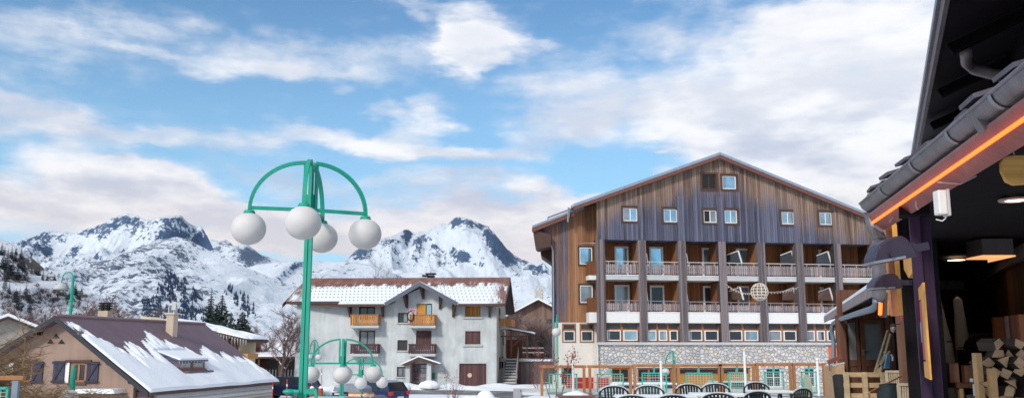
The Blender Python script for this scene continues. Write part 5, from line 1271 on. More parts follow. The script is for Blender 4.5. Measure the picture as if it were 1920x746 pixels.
p = W(571.5, 640, 11.5); zt0 = W(573, 306, 11.5).z
near = globe_lamp('street_lamp', 'nearest green street lamp with four hanging white globes, tall in the sky', p.x, 11.5, 0, zt0, [A2(-1, -.28), A2(1, .50), A2(.13, -1), A2(.01, 1)], arm=.75, drop=.64, gr=.218)
q = MB(); zb_ = W(563, 733, 11.5).z
q.tube([(p.x - .19, 11.4, zb_), (p.x - .02, 11.4, zb_)], [.035, .025], 10); q.ball((p.x - .15, 11.4, zb_), .055, (1.5, 1, .6), 12, 8)
q.bar((p.x + .04, 11.4, zb_), (p.x + .19, 11.4, zb_ + .01), .04, .06); q.bar((p.x + .18, 11.4, zb_ + .02), (p.x + .27, 11.3, zb_ - .75), .035, .045); q.bar((p.x - .12, 11.4, zb_ - .05), (p.x - .02, 11.4, zb_ - .3), .025)
q.build('bracket', M_GREEN, near, world=True)
for px, Y, pt, arms, lab in [
    (643, 23.3, 636, [A2(-1, .05), A2(1, -.05), A2(0, -1), A2(.06, 1)], 'second nearest green lamp with four white globes, framed by the grey house wall'),
    (678.5, 34, 671, [A2(-1, .1), A2(1, -.1), A2(0, -1), A2(-.1, 1)], 'green globe lamp just behind the second one, carrying the orange direction sign'),
    (589.5, 62, 637, [A2(-.42, 1), A2(.42, -1)], 'small distant green lamp with two white globes beside the nearest post'),
    (1045, 46, 590, [A2(-.05, -1)], 'single globe lamp standing at the left corner of the hotel')]:
    b = W(px, 650, Y); vw = math.atan2(-b.x, -Y) - math.atan2(0, -1); k_ = math.atan2(b.x, Y); globe_lamp('street_lamp', lab, b.x, Y, gz(b.x, Y), W(px, pt, Y).z, [a - k_ for a in arms], drop=.62 if Y < 50 else .9)
b = W(143, 650, 26); globe_lamp('street_lamp', 'green lamp with one curved arm and a white globe before the beige chalet', b.x, 26, gz(b.x, 26), W(143, 683, 26).z, [A2(.35, -1)], arm=.6, drop=.62)
b = W(1264, 650, 44); lo = globe_lamp('street_lamp', 'thin green curved lamp standing before the stone wall of the hotel', b.x, 44, gz(b.x, 44), W(1264, 658, 44).z, [A2(-1, -.3)], arm=.5, drop=.75, gr=.2, post=.05)
# tall street light with a dish head (left, beyond the chalet)
b = W(131, 600, 62); zt_ = W(131, 516, 62).z; o = thing('street_light', 'tall green street light with hooked arm and pale dish shade behind the chalet roof', 'street light', (b.x, 62, gz(b.x, 62))); H = zt_ - gz(b.x, 62)
MB().tube([(0, 0, 0), (0, 0, H)], [.14, .09], 10).build('pole', M_GREEN, o)
q = MB(); q.tube([(0, 0, H - .35)] + [(-.37 + .37 * math.cos(t), 0, H - .35 + .42 * math.sin(t) + .15) for t in [math.pi * i / 12 for i in range(13)]] + [(-.78, 0, H - .55)], .045, 8); q.build('arm', M_GREEN, o)
q = MB(); q.lathe([(.05, H - .5), (.18, H - .58), (.40, H - .80), (.46, H - .92), (.44, H - .97), (.01, H - .98)], (-.82, 0, 0), 20); q.build('shade', M_CONC, o, smooth=True)
q = MB()
for z in (1.2, 1.7, 2.4): q.tube([(0, 0, H - z - .05), (0, 0, H - z + .05)], .16, 10); q.bar((-.0, 0, H - z), (-.45, 0, H - z - .05), .03)
q.build('collar', M_GREEN, o)
# direction sign (on the second lamp's neighbour)
b = W(678.5, 739.5, 33.8); sg = thing('direction_sign', 'orange double arrow sign lettered venosc village on the green lamp post', 'sign', b)
M_SIGN = plain('orange_sign_paint', (.50, .17, .03), .5, var=.1)
M_LET = plain('white_lettering', (.85, .83, .8), .5, var=.03)
hw, hh = .48, .10
for x0, x1, tip, txt in ((-.50, -.035, 0, 'venosc'), (.045, .42, .08, 'village')):
    q = MB(); pl = [(x0, 0, -hh), (x1, 0, -hh)] + ([(x1 + tip, 0, 0)] if tip else []) + [(x1, 0, hh), (x0, 0, hh)]
    q.prism(pl, (0, .03, 0)); bd = q.build('board', M_SIGN, sg)
    cu = bpy.data.curves.new('lettering', 'FONT'); cu.body = txt; cu.size = .17; cu.extrude = .004; cu.offset = .004; cu.align_x = 'CENTER'; cu.align_y = 'CENTER'
    t = bpy.data.objects.new('lettering', cu); COL.objects.link(t); t.parent = bd; t.location = ((x0 + x1) / 2, -.006, .0); t.rotation_euler = (math.pi / 2, 0, 0); cu.materials.append(M_LET); text_to_mesh(t)
MB().box(-.05, .05, -.005, .06, -.04, .04).build('clamp', M_METAL, sg)
# ================================================================ CARS
M_TYRE = plain('tyre', (.02, .02, .02), .8); M_RIM = plain('alloy_rim', (.4, .4, .42), .35, .8)
M_TAIL = plain('red_tail_lamp', (.45, .02, .02), .25); M_HEAD = plain('clear_head_lamp', (.6, .62, .65), .15, .3)
M_CGLASS = glass('car_glass', (.06, .08, .10), .5)
def paint(n, c):
    m = plain(n, c, .25, .15, var=.08, bmp=0); m.node_tree.nodes['Principled BSDF'].inputs['Coat Weight'].default_value = .6; return m
def car(label, x, y, rot, body, L=4.2, Wd=1.75, H=1.48, kind='hatch', box=False, snowy=False):
    o = thing('parked_car' if kind != 'van' else 'parked_van', label, 'car' if kind != 'van' else 'van', (x, y, gz(x, y)), rot, 'cars parked in the street')
    h = H
    if kind == 'hatch': low = [(-L / 2, .35), (-L / 2 - .03, .6), (-L / 2 + .06, .92), (-L * .36, .98), (L * .18, .95), (L * .40, .80), (L / 2 - .05, .66), (L / 2, .45), (L / 2 - .05, .28), (-L / 2 + .08, .28)]; cab = [(-L * .475, .93), (-L * .40, h - .10), (-L * .30, h), (.02 * L, h), (.10 * L, h - .05), (L * .27, .93)]
    elif kind == 'estate': low = [(-L / 2, .35), (-L / 2 - .03, .6), (-L / 2 + .04, .94), (-L * .36, .98), (L * .2, .95), (L * .40, .80), (L / 2 - .05, .66), (L / 2, .45), (L / 2 - .05, .28), (-L / 2 + .08, .28)]; cab = [(-L * .485, .93), (-L * .43, h - .10), (-L * .36, h), (.02 * L, h), (.10 * L, h - .05), (L * .27, .93)]
    else: low = [(-L / 2, .35), (-L / 2 - .02, .7), (-L / 2 + .02, 1.15), (-L * .3, 1.17), (L * .28, 1.12), (L * .42, .95), (L / 2, .7), (L / 2, .4), (L / 2 - .06, .28), (-L / 2 + .06, .28)]; cab = [(-L * .49, 1.12), (-L * .47, h - .1), (-L * .44, h), (.12 * L, h), (.2 * L, h - .08), (L * .31, 1.10)]
    def shell(poly, w0, w1, zlo, zhi, n=1):
        q = MB(); rows = []
        for yy, ins in ((-1, 0), (-.9, 1), (.9, 1), (1, 0)):
            row = []
            for px_, pz in poly:
                t = (pz - zlo) / (zhi - zlo); w = (w0 + (w1 - w0) * t) / 2; row.append(Vector((px_ * (.985 if not ins else 1), yy * w, pz if ins else pz * .985 + .01)))
            rows.append(row)
        for r_ in rows: q.v += r_
        m = len(poly)
        for j in range(3):
            for i in range(m): i2 = (i + 1) % m; q.f.append((j * m + i, (j + 1) * m + i, (j + 1) * m + i2, j * m + i2))
        q.f.append(tuple(range(m))); q.f.append(tuple(range(3 * m, 4 * m))[::-1]); return q
    bd = shell(low, Wd, Wd, .28, 1.0).build('body', body, o, bevel=.03)
    shell(cab, Wd * .93, Wd * .76, cab[0][1], h).build('cabin_glass', M_CGLASS, o, bevel=.02)
    q = MB(); top = [c for c in cab[1:5]]
    q.prism([(a, -Wd * .37, b + .0) for a, b in top] + [(a, -Wd * .37, b + .035) for a, b in reversed(top)], (0, Wd * .74, 0)); rf = q.build('roof', body, o, bevel=.015)
    q = MB()
    for s in (-1, 1):
        wl_, wh = Wd * .93 / 2 + .01, Wd * .76 / 2 + .012
        for (a, b), (c, d) in ((cab[0], cab[1]), (cab[5], cab[4])): q.bar((a, s * wl_, b), (c, s * wh, d + .02), .07, .09, (0, 1, 0))
        for f_ in (.3, .62): xa = cab[0][0] + (cab[5][0] - cab[0][0]) * f_; q.bar((xa, s * (wl_ + .002), cab[0][1]), (xa * .9, s * (wh + .004), h - .02), .05, .07, (0, 1, 0))
    q.build('pillars', body, rf)
    for sx in (-1, 1):
        for sy in (-1, 1):
            wx = sx * L * .30; q = MB(); q.tube([(wx, sy * (Wd / 2 - .2), .31), (wx, sy * (Wd / 2 + .012), .31)], .31, 20); w_ = q.build('wheel', M_TYRE, o); MB().tube([(wx, sy * (Wd / 2 + .013), .31), (wx, sy * (Wd / 2 + .03), .31)], .19, 14).build('rim', M_RIM, w_)
    for sy in (-1, 1):
        zt_ = .78 if kind != 'van' else .9
        MB().box(-L / 2 - .045, -L / 2 + .18, sy * (Wd / 2 - .26), sy * (Wd / 2 + .004), zt_ - .09, zt_ + .13).build('tail_lamp', M_TAIL, o, bevel=.02)
        MB().box(L / 2 - .25, L / 2 + .02, sy * (Wd / 2 - .3), sy * (Wd / 2 - .02), .58, .72).build('headlight', M_HEAD, o, bevel=.02)
        MB().obox((L * .2, sy * (Wd / 2 + .08), 1.0), .1, .16, .12).build('mirror', body, o, bevel=.02)
    MB().box(-L / 2 - .07, -L / 2 - .02, -.26, .26, .5, .62).build('number_plate', M_WHITE, o)
    if box:
        q = MB(); secs = [(-1.0, .3, .20), (-.85, .42, .30), (.2, .45, .34), (.75, .40, .26), (1.0, .25, .10)]
        ro = [[(x_, -w_, 0), (x_, -w_ * .9, h_ * .75), (x_, -w_ * .5, h_), (x_, w_ * .5, h_), (x_, w_ * .9, h_ * .75), (x_, w_, 0)] for x_, w_, h_ in secs]
        for r_ in ro: q.v += [Vector((a - .2, b, c + h + .14)) for a, b, c in r_]
        for j in range(4):
            for i in range(6): q.f.append((j * 6 + i, j * 6 + (i + 1) % 6, (j + 1) * 6 + (i + 1) % 6, (j + 1) * 6 + i))
        q.f += [tuple(range(6))[::-1], tuple(range(24, 30))]
        bx = q.build('roof_box', plain('grey_roof_box', (.20, .23, .28), .5, var=.1), o, bevel=.03)
        q = MB()
        for x_ in (-.7, .3): q.bar((x_, -.62, h + .1), (x_, .62, h + .1), .05, .04); q.box(x_ - .03, x_ + .03, -.6, -.54, h, h + .1); q.box(x_ - .03, x_ + .03, .54, .6, h, h + .1)
        q.build('roof_rack', M_DARK, bx)
    if snowy: MB().prism([(a, -Wd * .36, b + .036) for a, b in top] + [(a, -Wd * .36, b + .10) for a, b in reversed(top)], (0, Wd * .72, 0)).build('roof_snow', M_SNOW, rf, bevel=.03)
    return o
navy, blue, dgrey, white = paint('navy_paint', (.012, .022, .07)), paint('blue_paint', (.01, .03, .10)), paint('plum_grey_paint', (.075, .05, .06)), paint('white_car_paint', (.72, .72, .70))
def cx(px, Y): return W(px, 700, Y).x
car('navy estate car parked by the left corner of the grey house', cx(538, 62), 62, R(160), navy, kind='estate', L=4.4)
car('dark plum estate car carrying a long grey roof box', cx(655, 38.5), 38.5, R(136), dgrey, kind='estate', L=4.4, box=True, H=1.46)
car('dark blue hatchback parked behind the car with the roof box', cx(701, 55), 55, R(148), blue, L=4.1, H=1.5)
car('dark car with snowy roof parked behind the first trellis from the left', cx(1062, 40.5), 40.5, R(8), paint('dark_slate_paint', (.05, .06, .08)), kind='estate', L=4.5, H=1.50, snowy=True)
car('white van parked behind the third trellis screen', cx(1236, 41.5), 41.5, R(4), white, kind='van', L=4.6, Wd=1.85, H=1.78, snowy=True)
car('white van parked behind the fifth trellis screen, before the stone wall', cx(1392, 46), 46, R(2), white, kind='van', L=3.6, Wd=1.85, H=1.72)
car('small silver hatchback parked left of the white van behind the trellises', cx(1188, 47), 47, R(10), paint('silver_paint', (.4, .42, .45)), L=3.7, H=1.5)
# snow poles, bollards, snowy boulders
for i, (px, Y, pt, lab) in enumerate([(539, 47, 710, 'tall red snow pole at the end of the long snowy roof'), (512.5, 44, 714, 'thin red snow pole against the snowy eave'), (585, 58, 690, 'red snow pole just right of the nearest lamp post'), (603, 60, 690, 'thin red snow pole below the two globe lamp')]):
    b = W(px, 700, Y); z0 = gz(b.x, Y); o = thing('snow_pole', lab, 'snow pole', (b.x, Y, z0), 0, 'red snow poles'); H = W(px, pt, Y).z - z0
    MB().tube([(0, 0, 0), (0, 0, H)], .03 if i in (0, 2) else .02, 8).build('pole', plain('red_pole_paint', (.45, .035, .03), .5), o); MB().tube([(0, 0, H * .8), (0, 0, H * .86)], .034 if i in (0, 2) else .024, 8).build('reflector', M_WHITE, o)
for px, Y, lab in ((602.5, 52, 'stout red brown wooden bollard with snow cap, right of the nearest post'), (586, 53, 'stout red brown wooden bollard half hidden by the nearest lamp post')):
    b = W(px, 700, Y); z0 = gz(b.x, Y); o = thing('bollard', lab, 'bollard', (b.x, Y, z0), 0, 'wooden bollards'); H = W(px, 727, Y).z - z0
    MB().lathe([(.13, 0), (.15, .1), (.15, H - .1), (.11, H), (.01, H + .01)], n=14).build('post', plain('red_brown_post', (.25, .07, .05), .7), o); MB().lathe([(.13, H), (.12, H + .06), (.05, H + .11), (.01, H + .12)], n=14).build('snow_cap', M_SNOW, o, smooth=True)
def boulder(label, px, py, Y, sx, sz, seed, mat, cap=True):
    b = W(px, py, Y); o = thing('boulder', label, 'boulder', (b.x, Y, gz(b.x, Y) - .05)); q = MB().ball((0, 0, sz * .4), 1, (sx, sx * .8, sz * .7), 20, 12)
    for v in q.v: k = 1 + .22 * noise.noise(v * 2.2 + Vector((seed, 0, 0))); v.x *= k; v.y *= k; v.z *= 1 + .15 * noise.noise(v * 3 + Vector((0, seed, 0)))
    q.build('rock', mat, o, smooth=True)
    if cap:
        q2 = MB(); q2.v = [Vector((v.x * 1.03, v.y * 1.03, v.z + .035)) for v in q.v]; q2.f = [f for f in q.f if sum(q.v[i].z for i in f) / len(f) > sz * .18]; q2.build('snow_cap', M_SNOW, o, smooth=True)
M_ROCK = plain('grey_boulder', (.22, .23, .24), .9, var=.4, scale=3)
for a in [('large pale snow covered boulder right of the entrance of the grey house', 806, 715, 74, .85, .7, 1, M_ROCK), ('small snow covered boulder just left of the grey house entrance', 757, 716, 72, .55, .55, 2, M_ROCK),
          ('round snow covered boulder behind the roof of the blue car', 738, 712, 70, .5, .9, 3, M_ROCK), ('dark bare boulder with little snow before the garage door', 910, 738, 56, .55, .8, 4, plain('dark_boulder', (.06, .07, .085), .9, var=.5, scale=3)),
          ('dark flat boulder lying left of the bare one before the garage', 880, 740, 58, .7, .45, 5, plain('dark_boulder', (.06, .07, .085), .9)), ('snow covered boulder near the foot of the nearest lamp post', 630, 718, 64, .9, .7, 6, M_ROCK), ('low snowy boulder below the two globe lamp', 612, 722, 66, .6, .6, 7, M_ROCK)]: boulder(*a)
# snow heaps along the house fronts
q = MB(); NXs, NYs = 90, 14
for i in range(NXs + 1):
    for j in range(NYs + 1):
        x = -22 + 26 * i / NXs; y = 73.4 + 5.6 * j / NYs; e = math.sin(math.pi * i / NXs) ** .3 * math.sin(math.pi * min(1, (j + .0) / NYs)) ** .7
        q.v.append(Vector((x, y, gz(x, y) - .02 + e * (.28 + .35 * noise.noise(Vector((x * .5, y * .7, 3)))))))
for i in range(NXs):
    for j in range(NYs): a = i * (NYs + 1) + j; q.f.append((a, a + NYs + 1, a + NYs + 2, a + 1))
structure('snow_heap', q, M_SNOW, smooth=True)
# ================================================================ TERRACE: trellises, poles, tables, chairs
M_TEAL = plain('turquoise_paint', (.02, .42, .34), .4, var=.1, bmp=.02)
M_TRW = plain('orange_brown_timber', (.36, .15, .05), .55, var=.25, scale=2, stretch=(4, 4, .5))
M_WIRE = plain('pale_green_wire', (.35, .55, .48), .5, var=.05)
YT = 33.0
fr = [(1016, 1095, 684, 'dark car'), (1106, 1182, 684, ''), (1190, 1263, 682, ''), (1272, 1349, 682, ''), (1352, 1413, 681, ''), (1420, 1482, 680, ''), (1489, 1545, 680, '')]
lab = ['wood framed trellis screen before the dark snowy roofed car', 'wood framed trellis screen beside the red wall corner of the hotel', 'wood framed trellis screen before the first white van', 'wood framed trellis screen before the full width ochre panel', 'wood framed trellis screen before the second white van', 'wood framed trellis screen before the square white framed window', 'wood framed trellis screen beside the beige planter, with a round topped board']
for (a, b, t, _), L_b in zip(fr, lab):
    x0, x1 = W(a, 700, YT).x, W(b, 700, YT).x; zt_ = W((a + b) / 2, t, YT).z; o = thing('trellis_screen', L_b, 'trellis', ((x0 + x1) / 2, YT, 0), 0, 'trellis screens along the terrace edge'); w = (x1 - x0) / 2
    for s in (-1, 1): MB().box(s * w - .05, s * w + .05, -.05, .05, 0, zt_ - .105).build('post', M_TRW, o, bevel=.006)
    MB().box(-w - .09, w + .09, -.055, .055, zt_ - .10, zt_).build('top_beam', M_TRW, o, bevel=.006)
    i0, i1, zb0, zb1 = -w + .27, w - .27, .12, zt_ - .32
    q = MB()
    for s in (i0, i1): q.bar((s, 0, zb0), (s, 0, zb1), .045)
    q.bar((i0 - .02, 0, zb1), (i1 + .02, 0, zb1), .045); q.bar((i0, 0, zb0), (i1, 0, zb0), .04); q.bar((0, 0, zb1), (0, 0, zt_ - .1), .05)
    for s, e in ((i0, -w + .05), (i1, w - .05)): q.bar((s, 0, zb0 + .35), (e, 0, zb0 + .35), .03)
    f = q.build('panel_frame', M_TEAL, o)
    q = MB(); n = 9
    for i in range(1, n): u = i0 + (i1 - i0) * i / n; q.bar((u, 0, zb0), (u, 0, zb1), .010)
    m = 8
    for i in range(1, m): z = zb0 + (zb1 - zb0) * i / m; q.bar((i0, .006, z), (i1, .006, z), .010)
    q.build('wire_mesh', M_WIRE, f)
    if a == 1489:
        q = MB(); pts = [(-.05 + .14 * math.cos(t), .1, .55 + .2 * math.sin(t)) for t in [math.pi * i / 12 for i in range(13)]] + [(-.22, .1, .0), (.14, .1, .0)]; q.prism(pts, (0, .03, 0)); q.build('round_topped_board', plain('pale_board', (.62, .5, .36), .6), o)
for px, pt, Y, lb in ((1074.5, 680, 31.5, 'white pole rising through the first trellis screen'), (1239.5, 680, 31.5, 'white pole with a knob before the third trellis screen'), (1397, 657, 30.5, 'tallest white pole, yellowish knob on top, before the fifth trellis'), (1533.5, 675, 31.5, 'white pole near the beige planter wall')):
    b = W(px, 700, Y); o = thing('white_pole', lb, 'pole', (b.x, Y, 0), 0, 'white poles on the terrace'); H = W(px, pt, Y).z
    MB().tube([(0, 0, 0), (0, 0, H)], .042, 12).build('pole', M_WHITE, o, smooth=False); MB().lathe([(.13, 0), (.14, .05), (.05, .07)], n=16).build('foot', M_METAL, o)
    MB().ball((0, 0, H + .03), .06, (1, 1, 1), 12, 8).build('knob', plain('yellowish_knob', (.68, .58, .36), .5) if px == 1397 else M_WHITE, o, smooth=True)
# left end of the terrace: timber rail and mesh panel
o = thing('trellis_screen', 'wooden rail with turquoise mesh panel at the left edge of the terrace', 'trellis', (W(10, 700, 18).x, 18, 0)); x1 = W(47, 700, 18).x - W(10, 700, 18).x
MB().box(-1.6, x1, -.06, .06, W(20, 712, 18).z, W(20, 704, 18).z).build('top_beam', M_TRW, o, bevel=.008)
MB().box(x1 - .22, x1 - .10, -.04, .04, 0, W(20, 712, 18).z - .003).build('post', plain('blue_grey_post', (.18, .24, .30), .5), o)
zt_ = W(10, 727, 18).z; i1 = W(17, 700, 18).x - W(10, 700, 18).x; q = MB(); q.bar((i1, 0, .1), (i1, 0, zt_), .045); q.bar((-1.2, 0, zt_), (i1, 0, zt_), .045); q.bar((-1.2, 0, .1), (-1.2, 0, zt_), .045); f = q.build('panel_frame', M_TEAL, o)
q = MB()
for i in range(1, 10): u = -1.2 + (i1 + 1.2) * i / 10; q.bar((u, 0, .1), (u, 0, zt_), .01); q.bar((-1.2, .006, .1 + i * (zt_ - .1) / 10), (i1, .006, .1 + i * (zt_ - .1) / 10), .01)
q.build('wire_mesh', M_WIRE, f)
# snow filled wooden planter
a = W(1048, 741, 22); b = W(1110, 741, 22); zt_ = W(1080, 739, 22).z; o = thing('planter', 'square brown wooden planter heaped with snow below the first trellis', 'planter', ((a.x + b.x) / 2, 22, 0)); w = (b.x - a.x) / 2
q = MB(); ring2 = [(-w, w, -.4, -.34), (-w, w, .34, .4), (-w, -w + .06, -.339, .339), (w - .06, w, -.339, .339)]
for r_ in ring2: q.box(*r_, 0, zt_ - .05)
q.box(-w - .04, w + .04, -.44, -.32, zt_ - .049, zt_); q.box(-w - .04, w + .04, .32, .44, zt_ - .049, zt_); q.box(-w - .04, -w + .08, -.319, .319, zt_ - .049, zt_); q.box(w - .08, w + .04, -.319, .319, zt_ - .049, zt_); q.build('box', plain('red_brown_planter', (.20, .085, .06), .6), o)
q = MB().ball((0, 0, zt_ - .1), 1, (w * .96, .38, .18), 20, 12)
for v in q.v: v.z += .05 * noise.noise(v * 5); 
q.build('snow_heap', M_SNOW, o, smooth=True)
# tables
def table(label, px, Y, L, Wd, rot):
    b = W(px, 740, Y); o = thing('terrace_table', label, 'table', (b.x, Y, 0), R(rot), 'white terrace tables')
    MB().box(-L / 2, L / 2, -Wd / 2, Wd / 2, .715, .745).build('tabletop', M_WHITE, o, bevel=.012)
    MB().box(-L / 2 + .02, L / 2 - .02, -Wd / 2 + .02, Wd / 2 - .02, .747, .765).build('snow_layer', M_SNOW, o, bevel=.008)
    for sx in (-1, 1):
        for sy in (-1, 1): MB().tube([(sx * (L / 2 - .12), sy * (Wd / 2 - .1), .714), (sx * (L / 2 - .06), sy * (Wd / 2 - .05), 0)], .028, 8).build('leg', M_DARKG, o)
    return o
M_DARKG = plain('dark_green_black_plastic', (.012, .022, .028), .4, var=.2, bmp=.03)
M_RIMSN = plain('frosted_chair_edge', (.55, .60, .63), .6, var=.15)
table('long white terrace table nearest the planter, between the left chairs', 1228, 17.9, 1.5, .85, 4)
table('middle white terrace table with chairs on three sides', 1345, 18.7, 1.15, .85, -8)
table('small white terrace table furthest right, before the beige planter wall', 1446, 20.0, .9, .75, 6)
def mono_chair():
    o = thing('plastic_chair', 'x', 'chair', (0, 0, 0), 0, 'dark plastic terrace chairs')
    q = MB(); q.prism([(-.22, -.22, .42), (.22, -.22, .42), (.20, .22, .40), (-.20, .22, .40)], (0, 0, .03)); q.build('seat', M_DARKG, o, bevel=.012)
    # back: arched rim with slats, facing -y (back at +y)
    rim = []; 
    for i in range(17): t = math.pi * i / 16; rim.append(Vector((-.27 * math.cos(t), .22 + .05 * math.sin(t) + .03, .62 + .23 * math.sin(t) ** .6)))
    q = MB(); q.tube([Vector((-.23, .2, .42))] + rim + [Vector((.23, .2, .42))], .022, 8)
    for i in range(7):
        x = -.17 + i * .0567; zt = .62 + .23 * max(0, 1 - (x / .27) ** 2) ** .3; q.bar((x * .9, .21, .42), (x, .265, zt - .01), .034, .012, (0, 1, 0))
    bk = q.build('backrest', M_DARKG, o, smooth=False)
    q = MB(); q.tube([p + Vector((0, 0, .018)) for p in rim[2:-2]], .019, 6); q.build('frost_edge', M_RIMSN, bk)
    for s in (-1, 1):
        MB().tube([(s * .27, .24, .66), (s * .30, .05, .655), (s * .29, -.2, .64), (s * .27, -.24, .60)], [.022, .024, .026, .022], 8).build('armrest', M_DARKG, o)
        MB().tube([(s * .27, -.23, .62), (s * .25, -.24, .42), (s * .28, -.27, 0)], [.02, .024, .018], 8).build('leg', M_DARKG, o); MB().tube([(s * .22, .2, .42), (s * .27, .3, 0)], [.024, .018], 8).build('leg', M_DARKG, o)
    return o
pc = None
for px, Y, rot, lb in [
    (1157, 19.6, 8, 'dark plastic chair at the back left of the long table, near the planter'), (1218, 19.9, -6, 'dark plastic chair at the back right of the long table'),
    (1185, 16.2, 172, 'dark plastic chair with its back towards us at the front left of the long table'), (1252, 16.3, 186, 'dark plastic chair with its back towards us at the front right of the long table'),
    (1301, 20.6, 14, 'dark plastic chair behind the left end of the middle table'), (1345, 21.0, -4, 'dark plastic chair behind the centre of the middle table'),
    (1342, 17.0, 176, 'dark plastic chair in front of the middle table, its low back towards us'), (1403, 17.6, 200, 'dark plastic chair at the front right corner of the middle table'),
    (1428, 21.8, 10, 'dark plastic chair behind the small right hand table'), (1483, 18.9, 215, 'dark plastic chair with armrest at the right end of the small table')]:
    b = W(px, 740, Y)
    if pc is None: pc = mono_chair(); pc.location = (b.x, Y, 0); pc.rotation_euler.z = R(rot); pc['label'] = lb; pc.scale = (1.2, 1, 1); ROOT[pc] = Matrix.Translation(Vector((b.x, Y, 0)))
    else: copy_thing(pc, (b.x, Y, 0), R(rot), lb)
# turquoise board table near the foot of the big lamp
b = W(614, 744, 13); o = thing('board_table', 'pale turquoise topped table low beside the nearest lamp post', 'table', (b.x, 13, 0)); z = b.z
MB().box(-.27, .24, -.3, .3, z - .03, z).build('tabletop', plain('pale_turquoise', (.25, .62, .62), .4), o, bevel=.01)
for sx in (-1, 1):
    for sy in (-1, 1): MB().tube([(sx * .2, sy * .25, 0), (sx * .2, sy * .25, z - .031)], .02, 8).build('leg', M_TEAL, o)
# ================================================================ RESTAURANT ON THE RIGHT
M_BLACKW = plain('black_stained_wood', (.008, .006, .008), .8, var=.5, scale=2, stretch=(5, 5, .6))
M_PURPW = plain('purple_black_post', (.034, .017, .042), .55, var=.4, scale=3, stretch=(5, 5, .6))
M_WARMW = plain('warm_brown_wood', (.17, .065, .03), .5, var=.4, scale=2, stretch=(6, 6, .6))
M_HEAT = emit('glowing_heater_tube', (1.0, .13, .012), 2.6)
Gf, Gn = Zp(1630, 391, 2.60), Zp(1935, 155, 2.60); e_ = (Gf - Gn).normalized(); pr_ = Vector((e_.y, -e_.x, 0))       # pr_ points right/inwards
Gn2 = Gn - e_ * .6
rest = thing('restaurant', 'dark timber restaurant veranda with eave gutter at the right edge', 'building', (Gf.x, Gf.y, 0))
B = lambda mb, n, m, par=rest, **k: mb.build(n, m, par, world=True, **k)
fc, fd = .27, .405                                      # the front runs x = fc + fd*y
F = lambda y, c=fc: Vector((c + fd * y, y, 0))
for m_ in (M_BLACKW, M_PURPW): m_.node_tree.nodes['Principled BSDF'].inputs['Specular IOR Level'].default_value = .12
# veranda roof and ceiling
q = MB(); s0 = .30
a, b = Gn2 - pr_ * -.03, Gf - pr_ * -.03
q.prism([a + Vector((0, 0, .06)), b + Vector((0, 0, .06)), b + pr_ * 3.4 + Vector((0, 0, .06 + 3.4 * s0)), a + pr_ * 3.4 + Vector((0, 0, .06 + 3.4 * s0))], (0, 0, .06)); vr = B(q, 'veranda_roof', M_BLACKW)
q = MB(); rnd = random.Random(3); L = (Gf - Gn2).length; n = int(L / .21)
for r_ in range(3):
    for i in range(n):
        c = Gn2 + e_ * ((i + .5 + (r_ % 2) * .5) * L / n) + pr_ * (.14 + r_ * .28 + rnd.uniform(-.035, .02)); c.z += .115 + r_ * .28 * s0 + rnd.uniform(0, .02) + r_ * .01
        M = Matrix.Rotation(math.atan2(e_.y, e_.x) + rnd.uniform(-.06, .06), 4, 'Z') @ Matrix.Rotation(-s0 * .95 * -1 * -1, 4, 'X')
        q.obox(c, .19 + rnd.uniform(0, .02), .34, .013 + rnd.uniform(0, .008), M)
B(q, 'roof_slates', plain('purple_slate', (.10, .085, .11), .5, var=.4, scale=5), vr)
# ceiling: black, lying just above the gutter level
cl = [Gn2 + pr_ * .20, Gf + pr_ * .20 + e_ * .0, F(6.6, .36), F(12.9, .36), Vector((6.9, 13.0, 2.6)), Vector((6.0, 8.0, 2.6)), Vector((4.6, 3.4, 2.6))]
cl = [Vector((p.x, p.y, 2.62)) for p in cl]
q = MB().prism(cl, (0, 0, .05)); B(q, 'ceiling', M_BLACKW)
# gutter: half round trough with bead, straps and end
def trough(mb, a, b, r, side, n=10):
    o = len(mb.v)
    for p in (a, b):
        for rr in (r, r - .006):
            for k in range(n + 1):
                t = math.pi + math.pi * k / n; mb.v.append(p + side * rr * math.cos(t) + Vector((0, 0, rr * math.sin(t))))
    m = n + 1
    for k in range(n): mb.f += [(o + k, o + 2 * m + k, o + 2 * m + k + 1, o + k + 1), (o + m + k, o + m + k + 1, o + 3 * m + k + 1, o + 3 * m + k)]
    for k in (0, n): mb.f.append((o + k, o + m + k, o + 3 * m + k, o + 2 * m + k))
M_GUT = plain('mottled_dark_zinc', (.20, .19, .205), .42, .6, var=.35, scale=9)
q = MB(); gz_ = Vector((0, 0, .035)); trough(q, Gn2 + gz_, Gf + gz_, .060, pr_, 14); q.tube([Gn2 + gz_ - pr_ * .060, Gf + gz_ - pr_ * .060], .009, 8); gut = B(q, 'gutter', M_GUT, smooth=False)
for k in (.8, 1.75, 2.6, 3.35, 4.15, 4.9):
    c = Gf - e_ * k * .82; q = MB(); trough(q, c + gz_ - e_ * .018, c + gz_ + e_ * .018, .066, pr_, 14); B(q, 'strap', M_METAL, gut)
# joint block near the right
c = Gf - e_ * 2.45; q = MB(); q.prism([c - pr_ * .068 + Vector((0, 0, .04)), c + pr_ * .05 + Vector((0, 0, .04)), c + pr_ * .04 + Vector((0, 0, -.04)), c - pr_ * .02 + Vector((0, 0, -.06))], e_ * -.07); B(q, 'gutter_outlet', M_GUT, gut)
